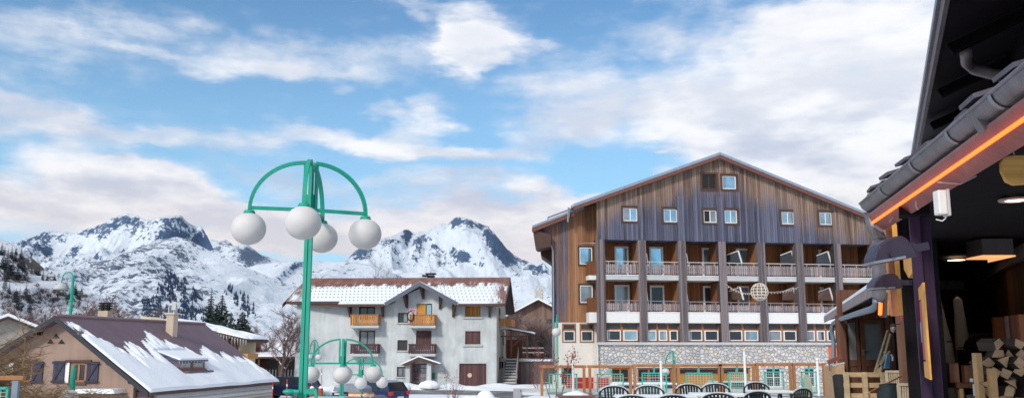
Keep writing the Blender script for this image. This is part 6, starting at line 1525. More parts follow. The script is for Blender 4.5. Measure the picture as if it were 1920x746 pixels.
# corrugated downpipe from the far end
q = MB(); base = Gf + Vector((-.0, .02, 0)); p0 = base + Vector((.015, 0, -.02)); path_ = [p0, p0 + Vector((.01, .0, -.09)), p0 + Vector((.06, .02, -.2)), W(1647, 470, 6.05), W(1649, 530, 6.1), W(1648, 556, 6.12), W(1642, 566, 6.14)]
fine = []
for a, b in zip(path_, path_[1:]):
    k = max(2, int((b - a).length / .018)); fine += [a + (b - a) * i / k for i in range(k)]
rr = [.046 + (.004 if i % 6 == 0 else 0) for i in range(len(fine))]; q.tube(fine, rr, 14); B(q, 'downpipe', M_GUT, smooth=True)
# fascia board
q = MB(); q.prism([Gn2 + pr_ * .09 + Vector((0, 0, .06)), Gf + pr_ * .09 + Vector((0, 0, .06)), Gf + pr_ * .09 + Vector((0, 0, -.07)), Gn2 + pr_ * .09 + Vector((0, 0, -.07))], pr_ * .03); B(q, 'fascia', plain('dark_red_fascia', (.10, .035, .03), .5))
# infra-red heater under the eave
ha, hb = Gf + pr_ * .04 - e_ * .02 + Vector((0, 0, -.02)), Gn2 + pr_ * .04 + Vector((0, 0, -.02))
ht = thing('patio_heater', 'long glowing orange infra red heater strip fixed under the gutter', 'heater', (ha.x, ha.y, ha.z))
q = MB(); 
for s_, t_ in (((-.055, -.035), (-.02, -.085)), ((-.02, -.085), (.04, -.135))):
    q.prism([ha + pr_ * s_[0] + Vector((0, 0, s_[1])), hb + pr_ * s_[0] + Vector((0, 0, s_[1])), hb + pr_ * t_[0] + Vector((0, 0, t_[1])), ha + pr_ * t_[0] + Vector((0, 0, t_[1]))], Vector((0, 0, .012)))
q.build('reflector', plain('pinkish_reflector_painted_glow', (.33, .09, .075), .35, .4), ht, world=True)  # red glow of the tube is put into the pinkish reflector colour
q = MB(); q.tube([ha - e_ * .04 + pr_ * -.035 + Vector((0, 0, -.085)), hb + pr_ * -.035 + Vector((0, 0, -.085))], .009, 10); q.build('glowing_tube', M_HEAT, ht, world=True)
q = MB(); q.prism([ha + pr_ * -.055 + Vector((0, 0, -.03)), ha + pr_ * -.0 + Vector((0, 0, -.05)), ha + pr_ * .045 + Vector((0, 0, -.12)), ha + pr_ * .03 + Vector((0, 0, -.145)), ha + pr_ * -.04 + Vector((0, 0, -.10))], e_ * .012); q.build('end_cap', M_CONC, ht, world=True)
# posts
def post(cxp, y, w, d, z0, z1, mat, name='post', cc=fc):
    p = Vector((W(cxp, 655, y).x, y, 0)); q = MB(); ang = math.atan2(1, fd)
    M = Matrix.Rotation(ang, 4, 'Z'); q.obox((p.x, p.y, (z0 + z1) / 2), d, w, z1 - z0, M); return B(q, name, mat, bevel=.006)
post(1732, 5.4, .058, .13, 0, 2.6, M_PURPW); post(1750, 5.42, .066, .13, 0, 2.6, M_PURPW)
post(1711, 6.3, .085, .12, 0, 2.6, M_BLACKW); post(1693, 15.5, .12, .14, 0, 2.9, M_BLACKW); post(1683, 17.5, .10, .1, 0, 3.2, M_BLACKW)
post(1733, 5.36, .17, .18, 2.44, 2.60, M_BLACKW, 'post_head')
# front wall beyond the near post and inner walls
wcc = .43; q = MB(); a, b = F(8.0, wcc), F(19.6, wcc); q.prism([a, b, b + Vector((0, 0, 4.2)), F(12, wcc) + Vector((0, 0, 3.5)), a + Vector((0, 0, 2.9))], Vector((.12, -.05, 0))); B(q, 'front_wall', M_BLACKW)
for k in range(8): y = 8.2 + k * 1.4; p = F(y, wcc - .03); q = MB(); q.obox(p + Vector((0, 0, 1.4)), .05, .07, 2.8, Matrix.Rotation(math.atan2(1, fd), 4, 'Z')); B(q, 'wall_batten', M_WARMW)
wr, wc = Zp(1920, 466, 2.6), Zp(1813, 528, 2.6); wd = (wr - wc).normalized()
M_DKW = planks('dark_brown_interior_boards', (.035, .018, .012), (.17, .08, .045), .16)
q = MB(); a, b = wc, wr + wd * .8; q.prism([Vector((a.x, a.y, 0)), Vector((b.x, b.y, 0)), Vector((b.x, b.y, 2.61)), Vector((a.x, a.y, 2.61))], Vector((.12, 0, 0))); B(q, 'inner_wall', M_DKW)
lf = Zp(1755, 529, 2.6); q = MB(); q.prism([Vector((F(lf.y, .3).x, lf.y, 0)), Vector((wc.x + .1, wc.y, 0)), Vector((wc.x + .1, wc.y, 2.61)), Vector((F(lf.y, .3).x, lf.y, 2.61))], Vector((0, .12, 0))); B(q, 'end_wall', M_DKW)
M_MOULD = plain('pinkish_white_moulding', (.42, .34, .33), .5)
q = MB(); q.bar(Vector((wc.x, wc.y, 2.55)) - Vector((.04, .05, 0)), Vector((wr + wd * .8).to_tuple()[:2] + (2.55,)) - Vector((.04, 0, 0)), .07, .12); B(q, 'cornice', M_MOULD)
q = MB(); q.bar(Vector((F(lf.y, .35).x, lf.y - .05, 2.55)), Vector((wc.x, wc.y - .05, 2.55)), .07, .12); B(q, 'cornice', M_MOULD)
for px, y, w, m in ((1873, 8.6, .10, plain('orange_board_painted_lit', (.30, .10, .03), .6)), (1893, 8.3, .05, M_MOULD), (1905, 8.1, .09, M_WARMW), (1916, 7.9, .05, plain('orange_board_painted_lit', (.30, .10, .03), .6))):  # the lit look of the orange boards is in their colour
    p = W(px, 600, y); q = MB().box(p.x - w / 2, p.x + w / 2, y, y + .04, .3, 1.95); B(q, 'wall_board', m)
# main building behind: wall, deep soffit and pipe
hz_ = 5.5; ec = 1.05
q = MB(); a, b = F(8.0, 2.2), F(19.0, 2.2); q.prism([a, b, b + Vector((0, 0, hz_ + .5)), a + Vector((0, 0, hz_ + .5))], Vector((.2, -.08, 0))); B(q, 'upper_wall', M_BLACKW)
q = MB(); a, b = F(8.5, ec), F(20.5, ec); sl = .42; off = Vector((7, -2.8, 0)); up_ = Vector((0, 0, 7.5 * sl))
q.prism([a + Vector((0, 0, hz_)), b + Vector((0, 0, hz_)), b + off + up_ + Vector((0, 0, hz_)), a + off + up_ + Vector((0, 0, hz_))], (0, 0, .14)); ur = B(q, 'main_roof', plain('dark_plum_soffit', (.022, .014, .022), .55, var=.5, scale=.6, stretch=(1, 1, 1)))
q = MB(); q.bar(a + Vector((-.06, 0, hz_ + .02)), b + Vector((-.06, 0, hz_ + .02)), .05, .26); B(q, 'eaves_board', plain('grey_brown_eave', (.15, .115, .12), .6), ur)
q = MB(); q.bar(a + Vector((-.11, 0, hz_ + .12)), b + Vector((-.11, 0, hz_ + .12)), .04, .1); B(q, 'drip_edge', M_GUT, ur)
for k in range(6): c = F(9 + k * 2, ec + .1); q = MB(); q.bar(c + Vector((0, 0, hz_ - .08)), c + Vector((4, -1.6, hz_ - .08 + 4.3 * sl)), .12, .14); B(q, 'rafter', M_BLACKW, ur)
pp = [Zp(1811, 98, 5.38), Zp(1813, 118, 5.32), Zp(1826, 130, 5.30), Zp(1925, 156, 5.0), Zp(2000, 175, 4.8)]
q = MB(); q.tube(pp, .075, 14); B(q, 'roof_pipe', plain('mottled_pink_grey_pipe', (.26, .22, .23), .5, .3, var=.3, scale=6), smooth=True)
# floodlights
def flood(label, px, py, y, k=1.0):
    c = W(px, py, y); o = thing('floodlight', label, 'floodlight', c, 0, 'half round floodlights on the restaurant front'); c0 = c
    # quarter-round hood seen from the side, open glass downwards; arm towards +x
    prof = [(-.115 + .0, -.0), (-.112, .022), (-.095, .05), (-.065, .078), (-.03, .094), (.02, .103), (.062, .103), (.085, .09), (.098, .06), (.108, .028), (.115, .012)]
    q = MB(); n = len(prof)
    for yy, sc_ in ((-.075, .90), (-.06, 1.0), (.06, 1.0), (.075, .90)):
        q.v += [Vector((x, yy, z * sc_)) for x, z in prof]
    for j in range(3):
        for i in range(n - 1): q.f.append((j * n + i, j * n + i + 1, (j + 1) * n + i + 1, (j + 1) * n + i))
    q.f += [tuple(range(n))[::-1], tuple(range(3 * n, 4 * n))]
    hd = q.build('hood', M_LAMPB, o, smooth=False, bevel=.003)
    q = MB(); q.prism([(-.122, -.078, -.010), (.055, -.078, -.002), (.055, -.078, .010), (-.122, -.078, .002)], (0, .156, 0)); q.build('glass_rim', M_METAL, hd)
    q = MB(); q.bar((-.11, 0, -.006), (.115, 0, .006), .15, .012); q.tube([(-.02, -.082, .02), (-.02, -.095, .02)], .014, 10); q.build('clip', M_LAMPB, hd)
    q = MB(); q.bar((.10, 0, .04), (.22, 0, .045), .03, .035); q.tube([(.13, -.025, .045), (.13, .025, .045)], .022, 12); q.tube([(.13, -.03, .045), (.13, -.026, .045)], .008, 8); q.build('arm', M_LAMPB, o)
    return o
M_LAMPB = plain('aubergine_black_metal', (.045, .035, .06), .38, .3, var=.25, scale=14)
f1 = flood('larger, nearer aubergine black floodlight on the purple post', 1669, 488, 4.55)
f1.rotation_euler.y = R(-7); f1.scale = (.93, .93, 1.1)
f2 = flood('smaller, further half round floodlight below the nearer one', 1658, 541, 5.7); f2.scale = (.80, .80, .9)
# junction box, cables, hanging arrow boards, alarm sign, menu frame
jb = W(1764, 381, 4.35); o = thing('junction_box', 'white electrical box fixed beside the head of the purple post', 'electrical box', jb)
MB().box(-.024, .018, -.03, .03, -.058, .062).build('box', M_WHITE, o, bevel=.006); MB().box(.0185, .032, -.035, .03, -.066, .066).build('lid', M_CONC, o, bevel=.004)
q = MB(); q.tube([(.02, 0, -.06), (.018, 0, -.075), (-.0, 0, -.088), (-.03, 0, -.08)], .003, 6); q.build('cable', M_WHITE, o)
q = MB(); q.tube([W(1712, 368, 5), W(1719, 372, 5), W(1717, 386, 5), W(1722, 393, 5)], .005, 6); q.tube([W(1684, 385, 5.6), W(1680, 402, 5.6), W(1668, 416, 5.6)], .005, 6); q.tube([W(1830, 330, 4.2), W(1800, 345, 4.3), W(1758, 342, 4.4)], .004, 6); B(q, 'cable', M_MOULD)
M_YEL_GLOW = plain('yellow_wood_with_painted_glow', (.75, .36, .06), .5, var=.25, scale=5)  # warm light on the pointed boards is put into this golden colour
for i, (x0, x1, y0, y1, Y, lb) in enumerate(((1692, 1711, 470, 521, 5.6, 'largest wooden board coloured with golden glow, with pointed foot, under the nearer floodlight'), (1679, 1690, 515, 556, 7.2, 'smaller board coloured with golden glow, with pointed foot, behind the further floodlight'), (1671, 1677, 548, 580, 9.0, 'narrowest board coloured with golden glow, lowest of the pointed ones'))):
    p = [W(x0, y0, Y + .25), W(x1, y0 - 4, Y - .1), W(x1 + 1, y1 - 12, Y - .1), W((x0 + x1) / 2 + 2, y1, Y), W(x0 + 3, y1 - 16, Y + .2)]
    q = MB().prism(p, (.035, .0, 0)); c = p[0].copy(); q.v = [v - c for v in q.v]; o = q.build('pointed_board', M_YEL_GLOW); o.location = c; ROOT[o] = Matrix.Translation(c); tag(o, lb, 'wooden board', 'pointed wooden boards along the front')
a = W(1659, 408, 6.35); b = W(1652, 592, 6.35); q = MB(); q.prism([a, a + Vector((.045, 0, 0)), Vector((a.x + .05, 6.35, b.z)), Vector((a.x + .005, 6.35, b.z))], (0, .03, 0)); B(q, 'painted_glow_board', plain('salmon_painted_glow', (.60, .22, .12), .5))  # heater light on the strip is put into its salmon colour
q = MB(); q.tube([W(1652, 552, 6.5), W(1650, 590, 6.5)], .014, 8); ht2 = thing('heater_lamp', 'short vertical glowing red heater behind the foot of the gutter downpipe', 'heater', W(1651, 590, 6.5)); q.build('glowing_tube', M_HEAT, ht2, world=True); q = MB(); q.bar(W(1657, 548, 6.55), W(1656, 594, 6.55), .05, .02); q.build('reflector', M_GUT, ht2, world=True)
a = W(1668, 455, 6.6); q = MB(); q.box(a.x - .0, a.x + .13, 6.7, 6.74, 1.9, 2.58); B(q, 'painted_glow_board', M_YEL_GLOW)  # the lit tone of this board comes from its colour
a = W(1693, 575, 7.2); o = thing('alarm_sign', 'small red and white alarm plate on the dark restaurant front', 'sign', a); MB().box(-.02, .025, -.02, .02, -.11, .09).build('plate', plain('red_plate', (.45, .02, .03), .4), o); MB().box(-.012, .012, -.024, -.021, -.06, .05).build('label_patch', M_WHITE, o)
Y0, Y1 = 4.75, 5.75; c = W(1730, 625, 5.2); o = thing('menu_frame', 'tall yellow wooden frame with red board seen edge on beside the purple post', 'menu board', c)
p0, p1 = W(1737, 625, 4.85), W(1722, 625, 5.7); zt_, zb_ = W(1737, 528, 4.8).z, W(1737, 712, 4.8).z
def seg(mb, t0, t1, z0, z1, th, o_=0):
    a = p0 + (p1 - p0) * t0; b = p0 + (p1 - p0) * t1; mb.prism([Vector((a.x, a.y, z0)), Vector((b.x, b.y, z0)), Vector((b.x, b.y, z1)), Vector((a.x, a.y, z1))], (th, 0, 0))
q = MB(); seg(q, 0, 1, zb_, zb_ + .09, .012); seg(q, 0, 1, zt_ - .07, zt_, .012); seg(q, 0, .3, zb_ + .091, zt_ - .071, .012); seg(q, .87, 1, zb_ + .091, zt_ - .071, .012); q.build('frame', M_YEL_GLOW, o, world=True)
q = MB(); seg(q, .31, .86, zb_ + .1, zt_ - .08, .008); q.build('red_board', plain('menu_red', (.45, .05, .06), .5), o, world=True)
q = MB(); a = p0 + (p1 - p0) * .45; b = p0 + (p1 - p0) * .65; q.prism([Vector((a.x - .004, a.y, zb_ + .2)), Vector((b.x - .004, b.y, zb_ + .2)), Vector((b.x - .004, b.y, zt_ - .2)), Vector((a.x - .004, a.y, zt_ - .2))], (.002, 0, 0)); q.build('price_sheet', plain('grey_paper', (.30, .30, .36), .6), o, world=True)
# ceiling items
c = Zp(1903, 374, 2.60); o = thing('ceiling_light', 'round recessed ceiling light below the hanging wooden plaque', 'ceiling light', c); MB().lathe([(.01, -.004), (.06, -.006), (.075, -.012), (.095, -.01), (.1, .0)], n=28).build('trim', M_MOULD, o); MB().lathe([(.001, -.008), (.058, -.008)], n=20).build('lens', emit('warm_lens', (1.0, .62, .40), 6.0), o)
c = Zp(1793, 486, 2.60); o = thing('ceiling_light', 'small round recessed ceiling light beside the hanging box lamp', 'ceiling light', c); MB().lathe([(.09, -.010), (.13, -.012), (.14, 0)], n=28).build('trim', M_MOULD, o); MB().lathe([(.001, -.008), (.089, -.008)], n=20).build('lens', emit('warm_lens', (1.0, .62, .40), 6.0), o)
c = Zp(1822, 458, 2.60); o = thing('box_lamp', 'dark square ceiling box lamp with amber underside', 'ceiling lamp', Vector((c.x, c.y - .3, 2.6)))
MB().box(-.17, .17, -.17, .17, -.14, -.0).build('housing', plain('dark_brown_housing', (.035, .025, .025), .5), o); q = MB(); q.prism([(-.18, -.18, -.145), (.18, -.18, -.145), (.18, .18, -.145), (-.18, .18, -.145)], (0, 0, -.012)); q.prism([(-.12, -.17, -.158), (.15, -.17, -.158), (.02, .1, -.185)], (0, 0, -.004)); o.scale = (.8, .8, 1); q.build('underside', emit('amber_lamp_panel', (1.0, .45, .18), .8), o)
c = W(1907, 319, 3.9); o = thing('wooden_plaque', 'blank oval pale wood plaque hanging from the veranda ceiling', 'plaque', c)
pts = [(-.068, .035), (-.05, .062), (-.01, .068), (.06, .070), (.10, .05), (.115, .0), (.10, -.045), (.05, -.062), (-.02, -.068), (-.052, -.052), (-.070, -.005)]
MB().prism([(x, 0, z) for x, z in pts], (0, .02, 0)).build('slab', planks('golden_plaque_wood', (.42, .22, .05), (.62, .36, .10), .012, axis=2, gap=.0), o, bevel=.005)
q = MB(); q.tube([(-.0, .01, .06), (-.004, .01, .09), (.003, .01, .12), (-.002, .01, .17), (0, .01, 2.6 - c.z)], .003, 6); q.build('cord', M_MOULD, o)
# ---- inside the veranda: log stack, table, folded parasols
M_LOGF = plain('split_log_face', (.50, .33, .20), .8, var=.35, scale=9); M_LOGB = plain('log_bark', (.05, .034, .026), .9, var=.4, scale=9)
logs = []; rnd = random.Random(12)
kinds = [[(-.05, -.035), (.055, -.03), (.01, .05)], [(-.055, -.02), (.03, -.045), (.055, .02), (-.01, .045)], [(-.045, -.04), (.05, -.02), (.03, .035), (-.03, .03)], [(-.06, -.01), (.06, -.025), (.02, .03)]]
for k in kinds:
    o = thing('firewood_log', 'split firewood log in the stack at the right edge of the veranda', 'firewood log', (0, 0, 0), 0, 'split firewood logs in the stack')
    q = MB().prism([(x, 0, z) for x, z in k], (0, .20, 0)); q.v = [v for v in q.v]; q.build('bark_side', M_LOGB, o); MB().prism([(x * .99, -.004, z * .99) for x, z in k], (0, .0035, 0)).build('cut_face', M_LOGF, o); logs.append(o)
i = 0; y0 = 7.3
for row in range(26):
    z = .10 + row * .072; xo = W(1848, 700, y0).x + max(0, row - 18) * .045 + (.04 if row % 2 else 0); x = xo
    if z > W(1900, 640, y0).z: break
    while x < W(1945, 700, y0).x:
        ang = rnd.uniform(-.6, .6) + (math.pi if rnd.random() < .5 else 0); loc = Vector((x, y0 + rnd.uniform(-.09, .09) + (0 if row < 12 else .05), z + rnd.uniform(-.015, .015)))
        if i < 4: o = logs[i]; o.location = loc
        else: o = copy_thing(logs[rnd.randrange(4)], loc, 0)
        o.rotation_euler = (0, ang, rnd.uniform(-.25, .25)); i += 1; x += rnd.uniform(.085, .12)
q = MB(); x0 = W(1843, 700, y0).x
for dx, z1 in ((-.03, 1.62), (.04, 1.50)): q.box(x0 + dx - .022, x0 + dx + .022, y0 - .05 - dx, y0 + .02 - dx, 0, z1)
q.box(x0 - .05, W(1950, 700, y0).x, y0, y0 + .4, .0, .05); q.box(W(1950, 700, y0).x, W(1950, 700, y0).x + .05, y0, y0 + .4, 0, 1.4); o = q.build('log_rack', plain('raw_pine', (.50, .30, .13), .6, var=.25, scale=4)); tag(o, 'raw pine rack with upright posts holding the firewood stack', 'log rack')
pine = plain('bright_pine', (.62, .40, .2), .6)
c = W(1803, 716, 8.6); o = thing('wooden_table', 'high brown wooden counter with pine legs standing left of the firewood', 'table', (c.x, 8.6, 0)); z = c.z
MB().box(-.17, .15, -.25, .25, z - .045, z).build('tabletop', M_WARMW, o, bevel=.008)
for sx in (-.125, .105):
    for sy in (-.22, .22): MB().box(sx - .018, sx + .018, sy - .018, sy + .018, 0, z - .036).build('leg', pine, o)
for px, w, h, lb in ((1786, .09, .18, 'upright split pine block at the left end of the brown counter'), (1813, .08, .16, 'upright split pine block in the middle of the brown counter')):
    c2 = W(px, 716, 8.5); o = thing('pine_block', lb, 'wood block', (c2.x, 8.45, z + .002)); q = MB(); q.prism([(-w / 2, 0, 0), (w / 2, 0, 0), (w / 2, 0, h), (0, 0, h - .008), (-w / 2, 0, h - .002)], (0, .06, 0)); q.build('block', plain('reddish_pine', (.36, .17, .09), .6), o, bevel=.003)
M_CANV = plain('beige_canvas', (.72, .64, .50), .85, var=.12, scale=5)
for px, pb, ph, Y, lb, s in ((1777, 690, 558, 9.3, 'folded beige parasol leaning against the post, left of the two', 1), (1797, 700, 556, 9.5, 'folded beige parasol, right of the two, creased near its tip', -1)):
    b = W(px, pb, Y); t = W(px - 2, ph, Y); o = thing('folded_parasol', lb, 'parasol', (b.x, Y, 0), 0, 'folded parasols'); h = t.z; q = MB(); prof = []
    q.tube([(.05, 0, b.z - .35), (.03, 0, b.z - .0), (.02, 0, b.z + .3), (.01, 0, h - .25), (0, 0, h - .03), (0, 0, h)], [.06, .085, .075, .058, .04, .008], 12)
    for v in q.v: a = math.atan2(v.y, v.x - .03); k = 1 + .14 * math.sin(a * 5 + v.z * 2); v.x = .03 + (v.x - .03) * k; v.y *= k
    q.build('canopy', M_CANV, o, smooth=True); MB().tube([(.05, 0, 0), (.05, 0, b.z - .3)], .02, 8).build('pole', M_WARMW, o); MB().tube([(.025, 0, b.z + .26), (.025, 0, b.z + .275)], .080, 12).build('tie_strap', plain('dark_strap', (.15, .13, .1), .8), o)
    o.rotation_euler.y = R(-1.5 * s)
a = W(1836, 690, 9.6); o = thing('barbecue', 'black covered barbecue with blue glint coloured on its glass lid in the dark veranda', 'barbecue', (a.x, 9.6, 0)); 
q = MB(); q.box(-.24, .24, -.2, .2, .55, W(1838, 655, 9.6).z); q.build('cabinet', M_DARK, o, bevel=.03)
q = MB(); zc = W(1838, 655, 9.6).z; q.prism([(-.24, -.2, zc + .003), (.24, -.2, zc + .003), (.22, -.2, zc + .12), (.1, -.2, zc + .17), (-.12, -.2, zc + .16), (-.22, -.2, zc + .08)], (0, .4, 0)); q.build('lid', M_DARK, o, bevel=.02)
MB().box(.02, .16, -.212, -.202, zc + .08, zc + .125).build('glass', glass('painted_blue_glint', (.15, .35, .6), .9), o)  # glint painted as the blue colour of a small pane
for sx in (-.2, .2):
    for sy in (-.16, .16): MB().tube([(sx, sy, 0), (sx, sy, .549)], .018, 8).build('leg', M_DARK, o)
a = W(1815, 683, 9.2); o = thing('vent_grille', 'small grey slatted heater grille beside the covered barbecue', 'grille', (a.x, 9.2, 0)); q = MB(); q.box(-.04, .05, 0, .12, 0, W(1815, 655, 6).z); q.build('housing', M_DARK, o)
q = MB()
for k in range(9): q.box(-.035, .03, -.012, -.002, .93 + k * .045 + .02, .93 + k * .045 + .045)
q.build('slats', M_METAL, o)
a = W(1833, 720, 7.4); o = thing('white_stand', 'narrow white bracket stand between the brown counter and the log rack', 'stand', (a.x, 7.4, 0)); z = W(1833, 709, 7.4).z; q = MB(); q.box(-.035, .035, 0, .05, z - .03, z); q.prism([(-.022, .01, z - .031), (.02, .01, z - .031), (.012, .01, 0), (-.004, .01, 0)], (0, .03, 0)); q.build('upright', M_CONC, o)

# ================================================================ PORCH BUILDING (between hotel and restaurant)
YP = 20.0
pb = thing('porch_building', 'brown timber porch building with glazed double door and lean-to roof', 'building', (W(1620, 655, YP).x, YP, 0))
BP = lambda mb, n, m, par=pb, **k: mb.build(n, m, par, world=True, **k)
X = lambda px, Y=YP: W(px, 655, Y).x
Z = lambda py, px=1620, Y=YP: W(px, py, Y).z
M_PBW = planks('brown_porch_boards', (.075, .028, .018), (.20, .085, .05), .15)
hd_ = [(X(1586), X(1665), 0, Z(597))]
q = wall_holes(MB(), X(1573), X(1690), 0, Z(560) + .2, [(X(1587), X(1664), -.1, Z(597))], YP, .12); BP(q, 'wall', M_PBW)
q = MB().prism([(X(1573), YP + .13, 0), (X(1573), YP + .13, Z(590)), (X(1573) + 5 * .40, YP + 5, Z(590)), (X(1573) + 5 * .40, YP + 5, 0)], (.1, 0, 0)); BP(q, 'side_wall', M_PBW)
M_FOG = glass('frosted_reflecting_glass', (.42, .45, .45), .3, .15)
dl = []
for x0, x1 in ((1587, 1613), (1615.5, 1664)):
    a, b = X(x0), X(x1); zt_ = Z(598); fw = .07 if x0 < 1600 else .1
    zm = Z(674)
    q = MB(); ring(q, a, b, .02, zt_, YP + .02, YP + .08, fw); q.box(a + fw, b - fw, YP + .025, YP + .075, zm - .14, zm); q.box(a + fw, b - fw, YP + .05, YP + .07, .1, zm - .14); q.box(a + fw, b - fw, YP + .03, YP + .07, zm - .30, zm - .22); d = BP(q, 'door', M_WARMW if x0 > 1600 else M_PBW)
    q = MB().box(a + fw * .8, b - fw * .8, YP + .045, YP + .055, zm, zt_ - fw); BP(q, 'pane', M_FOG, d)
    if x0 > 1600: q = MB(); q.box(a + .015, a + .06, YP - .005, YP + .02, Z(665), Z(655)); q.tube([(a + .035, YP - .03, Z(656)), (a + .16, YP - .03, Z(656))], .012, 8); BP(q, 'handle', M_METAL, d)
# porch roof: a level eave receding from near right to far left, rising towards the restaurant wall
r1, r0 = Zp(1645, 550, 2.45), Zp(1545, 604, 2.45); ed = (r0 - r1).normalized(); ep = Vector((ed.y, -ed.x, 0)); up_ = Vector((0, 0, 1))
q = MB(); q.prism([r1, r0, r0 + up_ * .17, r1 + up_ * .17], ep * .04); BP(q, 'fascia', plain('weathered_grey_fascia', (.27, .22, .22), .7, var=.3, scale=5))
q = MB(); q.prism([r1 + ep * .05 + up_ * .03, r0 + ep * .05 + up_ * .03, r0 + ep * 3.2 + up_ * .95, r1 + ep * 1.2 + up_ * .37], up_ * .10); BP(q, 'porch_roof', plain('dark_blue_soffit', (.02, .025, .045), .6))
q = MB(); q.prism([r1 + ep * .01 + up_ * .172, r0 + ep * .01 + up_ * .172, r0 + ep * 3.2 + up_ * 1.06, r1 + ep * 1.2 + up_ * .48], up_ * .06); BP(q, 'roof_snow', M_SNOW)
q = MB(); g = [W(1643, 562, 12.6), W(1643, 572, 12.7), W(1636, 579, 13.0), W(1600, 590, 16.5), W(1573, 599, 20.5), W(1562, 606, 21.3), W(1559, 618, 21.4), W(1563, 640, 21.4), W(1563, 705, 21.4), W(1563, 790, 21.4)]
sm_ = []
for i in range(len(g) - 1): sm_ += [g[i] + (g[i + 1] - g[i]) * t for t in (0, .35, .7)]
q.tube(sm_ + [g[-1]], .05, 12); BP(q, 'downpipe', plain('blue_grey_pipe', (.20, .25, .32), .4, .4, var=.15), smooth=True)
q = MB().box(X(1573) - .03, X(1573) + .12, YP - .16, YP - .02, 0, Z(598)); BP(q, 'corner_post', M_PBW)
# beige planter wall
pl = thing('planter_wall', 'tall beige planter wall with pebbles on top beside the porch', 'planter', (X(1563, 19), 18.6, 0))
Z9 = lambda py, px=1560, Y=18.2: W(px, py, Y).z
q = MB(); P9 = [W(1545, 690, 19.8), W(1567, 690, 18.2), W(1583, 682, 17.9), W(1583, 682, 19.8)]; top9 = [Z9(689), Z9(686), Z9(681), Z9(683)]
o_ = [Vector((p.x, p.y, .25)) for p in P9] + [Vector((p.x, p.y, t)) for p, t in zip(P9, top9)]
q.add(o_, [(3, 2, 1, 0), (4, 5, 6, 7), (0, 1, 5, 4), (1, 2, 6, 5), (2, 3, 7, 6), (3, 0, 4, 7)]); q.build('body', plain('beige_plaster', (.50, .31, .17), .8, var=.15), pl, world=True, bevel=.01)
q = MB(); rnd = random.Random(2)
for i in range(160):
    a, b = rnd.random(), rnd.random(); p = o_[4].lerp(o_[5], a).lerp(o_[7].lerp(o_[6], a), b); q.ball(p + Vector((0, 0, .012)), rnd.uniform(.015, .03), (1, 1, .7), 6, 4)
q.build('pebbles', plain('grey_pebbles', (.45, .44, .43), .8, var=.4), pl, world=True, kind='stuff')
q = MB(); q.prism([Vector((p.x, p.y, 0)) for p in P9], (0, 0, .249)); q.build('plinth', M_BRWOOD, pl, world=True)
q = MB(); a, b = W(1552, 679, 18.6), W(1578, 668, 18.6); q.bar(a, b, .06, .08)
for t in (.1, .5, .9): p = a.lerp(b, t); q.bar(p, p - Vector((0, 0, .18)), .02)
q.build('handrail', plain('red_brown_rail', (.22, .09, .07), .5), pl, world=True)
# black cloth covered thing by the pallets
a = W(1580, 720, 17.6); o = thing('gas_cylinder_cover', 'black cloth cover slumped left of the pallets', 'cover', (a.x, 17.6, 0)); q = MB(); zt_ = W(1580, 701, 17.6).z
q.tube([(0, 0, 0), (.02, 0, .3), (-.0, 0, .55), (-.02, 0, .68), (-.03, 0, zt_ - .03), (-.03, 0, zt_)], [.12, .09, .08, .13, .14, .08], 12)
for v in q.v: v.x += .02 * math.sin(v.z * 14 + v.y * 9)
q.build('cloth', M_DARK, o, smooth=True)
# pallets standing on end
M_PAL = plain('pale_pallet_wood', (.52, .38, .22), .75, var=.28, scale=3, stretch=(2, 2, 6))
def pallet(label, x0, x1, Y, pt, dark=False, name='pallet', slats=7):
    a, b = W(x0, 720, Y), W(x1, 720, Y); o = thing(name, label, 'pallet', ((a.x + b.x) / 2, Y, 0), 0, 'pallets standing on edge'); w = (b.x - a.x) / 2; h = W((x0 + x1) / 2, pt, Y).z
    for sx in (-1, 0, 1): MB().box(sx * (w - .035) - .035, sx * (w - .035) + .035, -.05, .05, 0, h).build('stringer', M_PAL, o, bevel=.004)
    for k in range(slats):
        z = .03 + (h - .12) * k / (slats - 1); q = MB(); q.box(-w, w, .052, .07, z, z + .085); q.build('slat', M_PAL, o, bevel=.003)
    return o
p1_ = pallet('wooden pallet on edge, front one, between the black cover and the wicker chairs', 1584, 1660, 16.6, 697)
# leaning wooden lounger frame
a = W(1648, 700, 18.6); o = thing('leaning_frame', 'pale wooden folding frame leaning steeply against the restaurant wall', 'wooden frame', (a.x, 18.6, 0))
for (x0, y0, x1, y1, Y, w) in ((1640, 700, 1665, 619, 18.4, .05), (1650, 700, 1670, 625, 18.2, .05), (1658, 660, 1664, 657, 18.3, .05), (1646, 700, 1656, 668, 18.3, .07), (1652, 684, 1668, 658, 18.1, .05), (1645, 685, 1654, 682, 18.3, .05)):
    q = MB(); q.bar(W(x0, y0, Y), W(x1, y1, Y + .15), w, .035); q.build('batten', M_PAL, o, world=True)
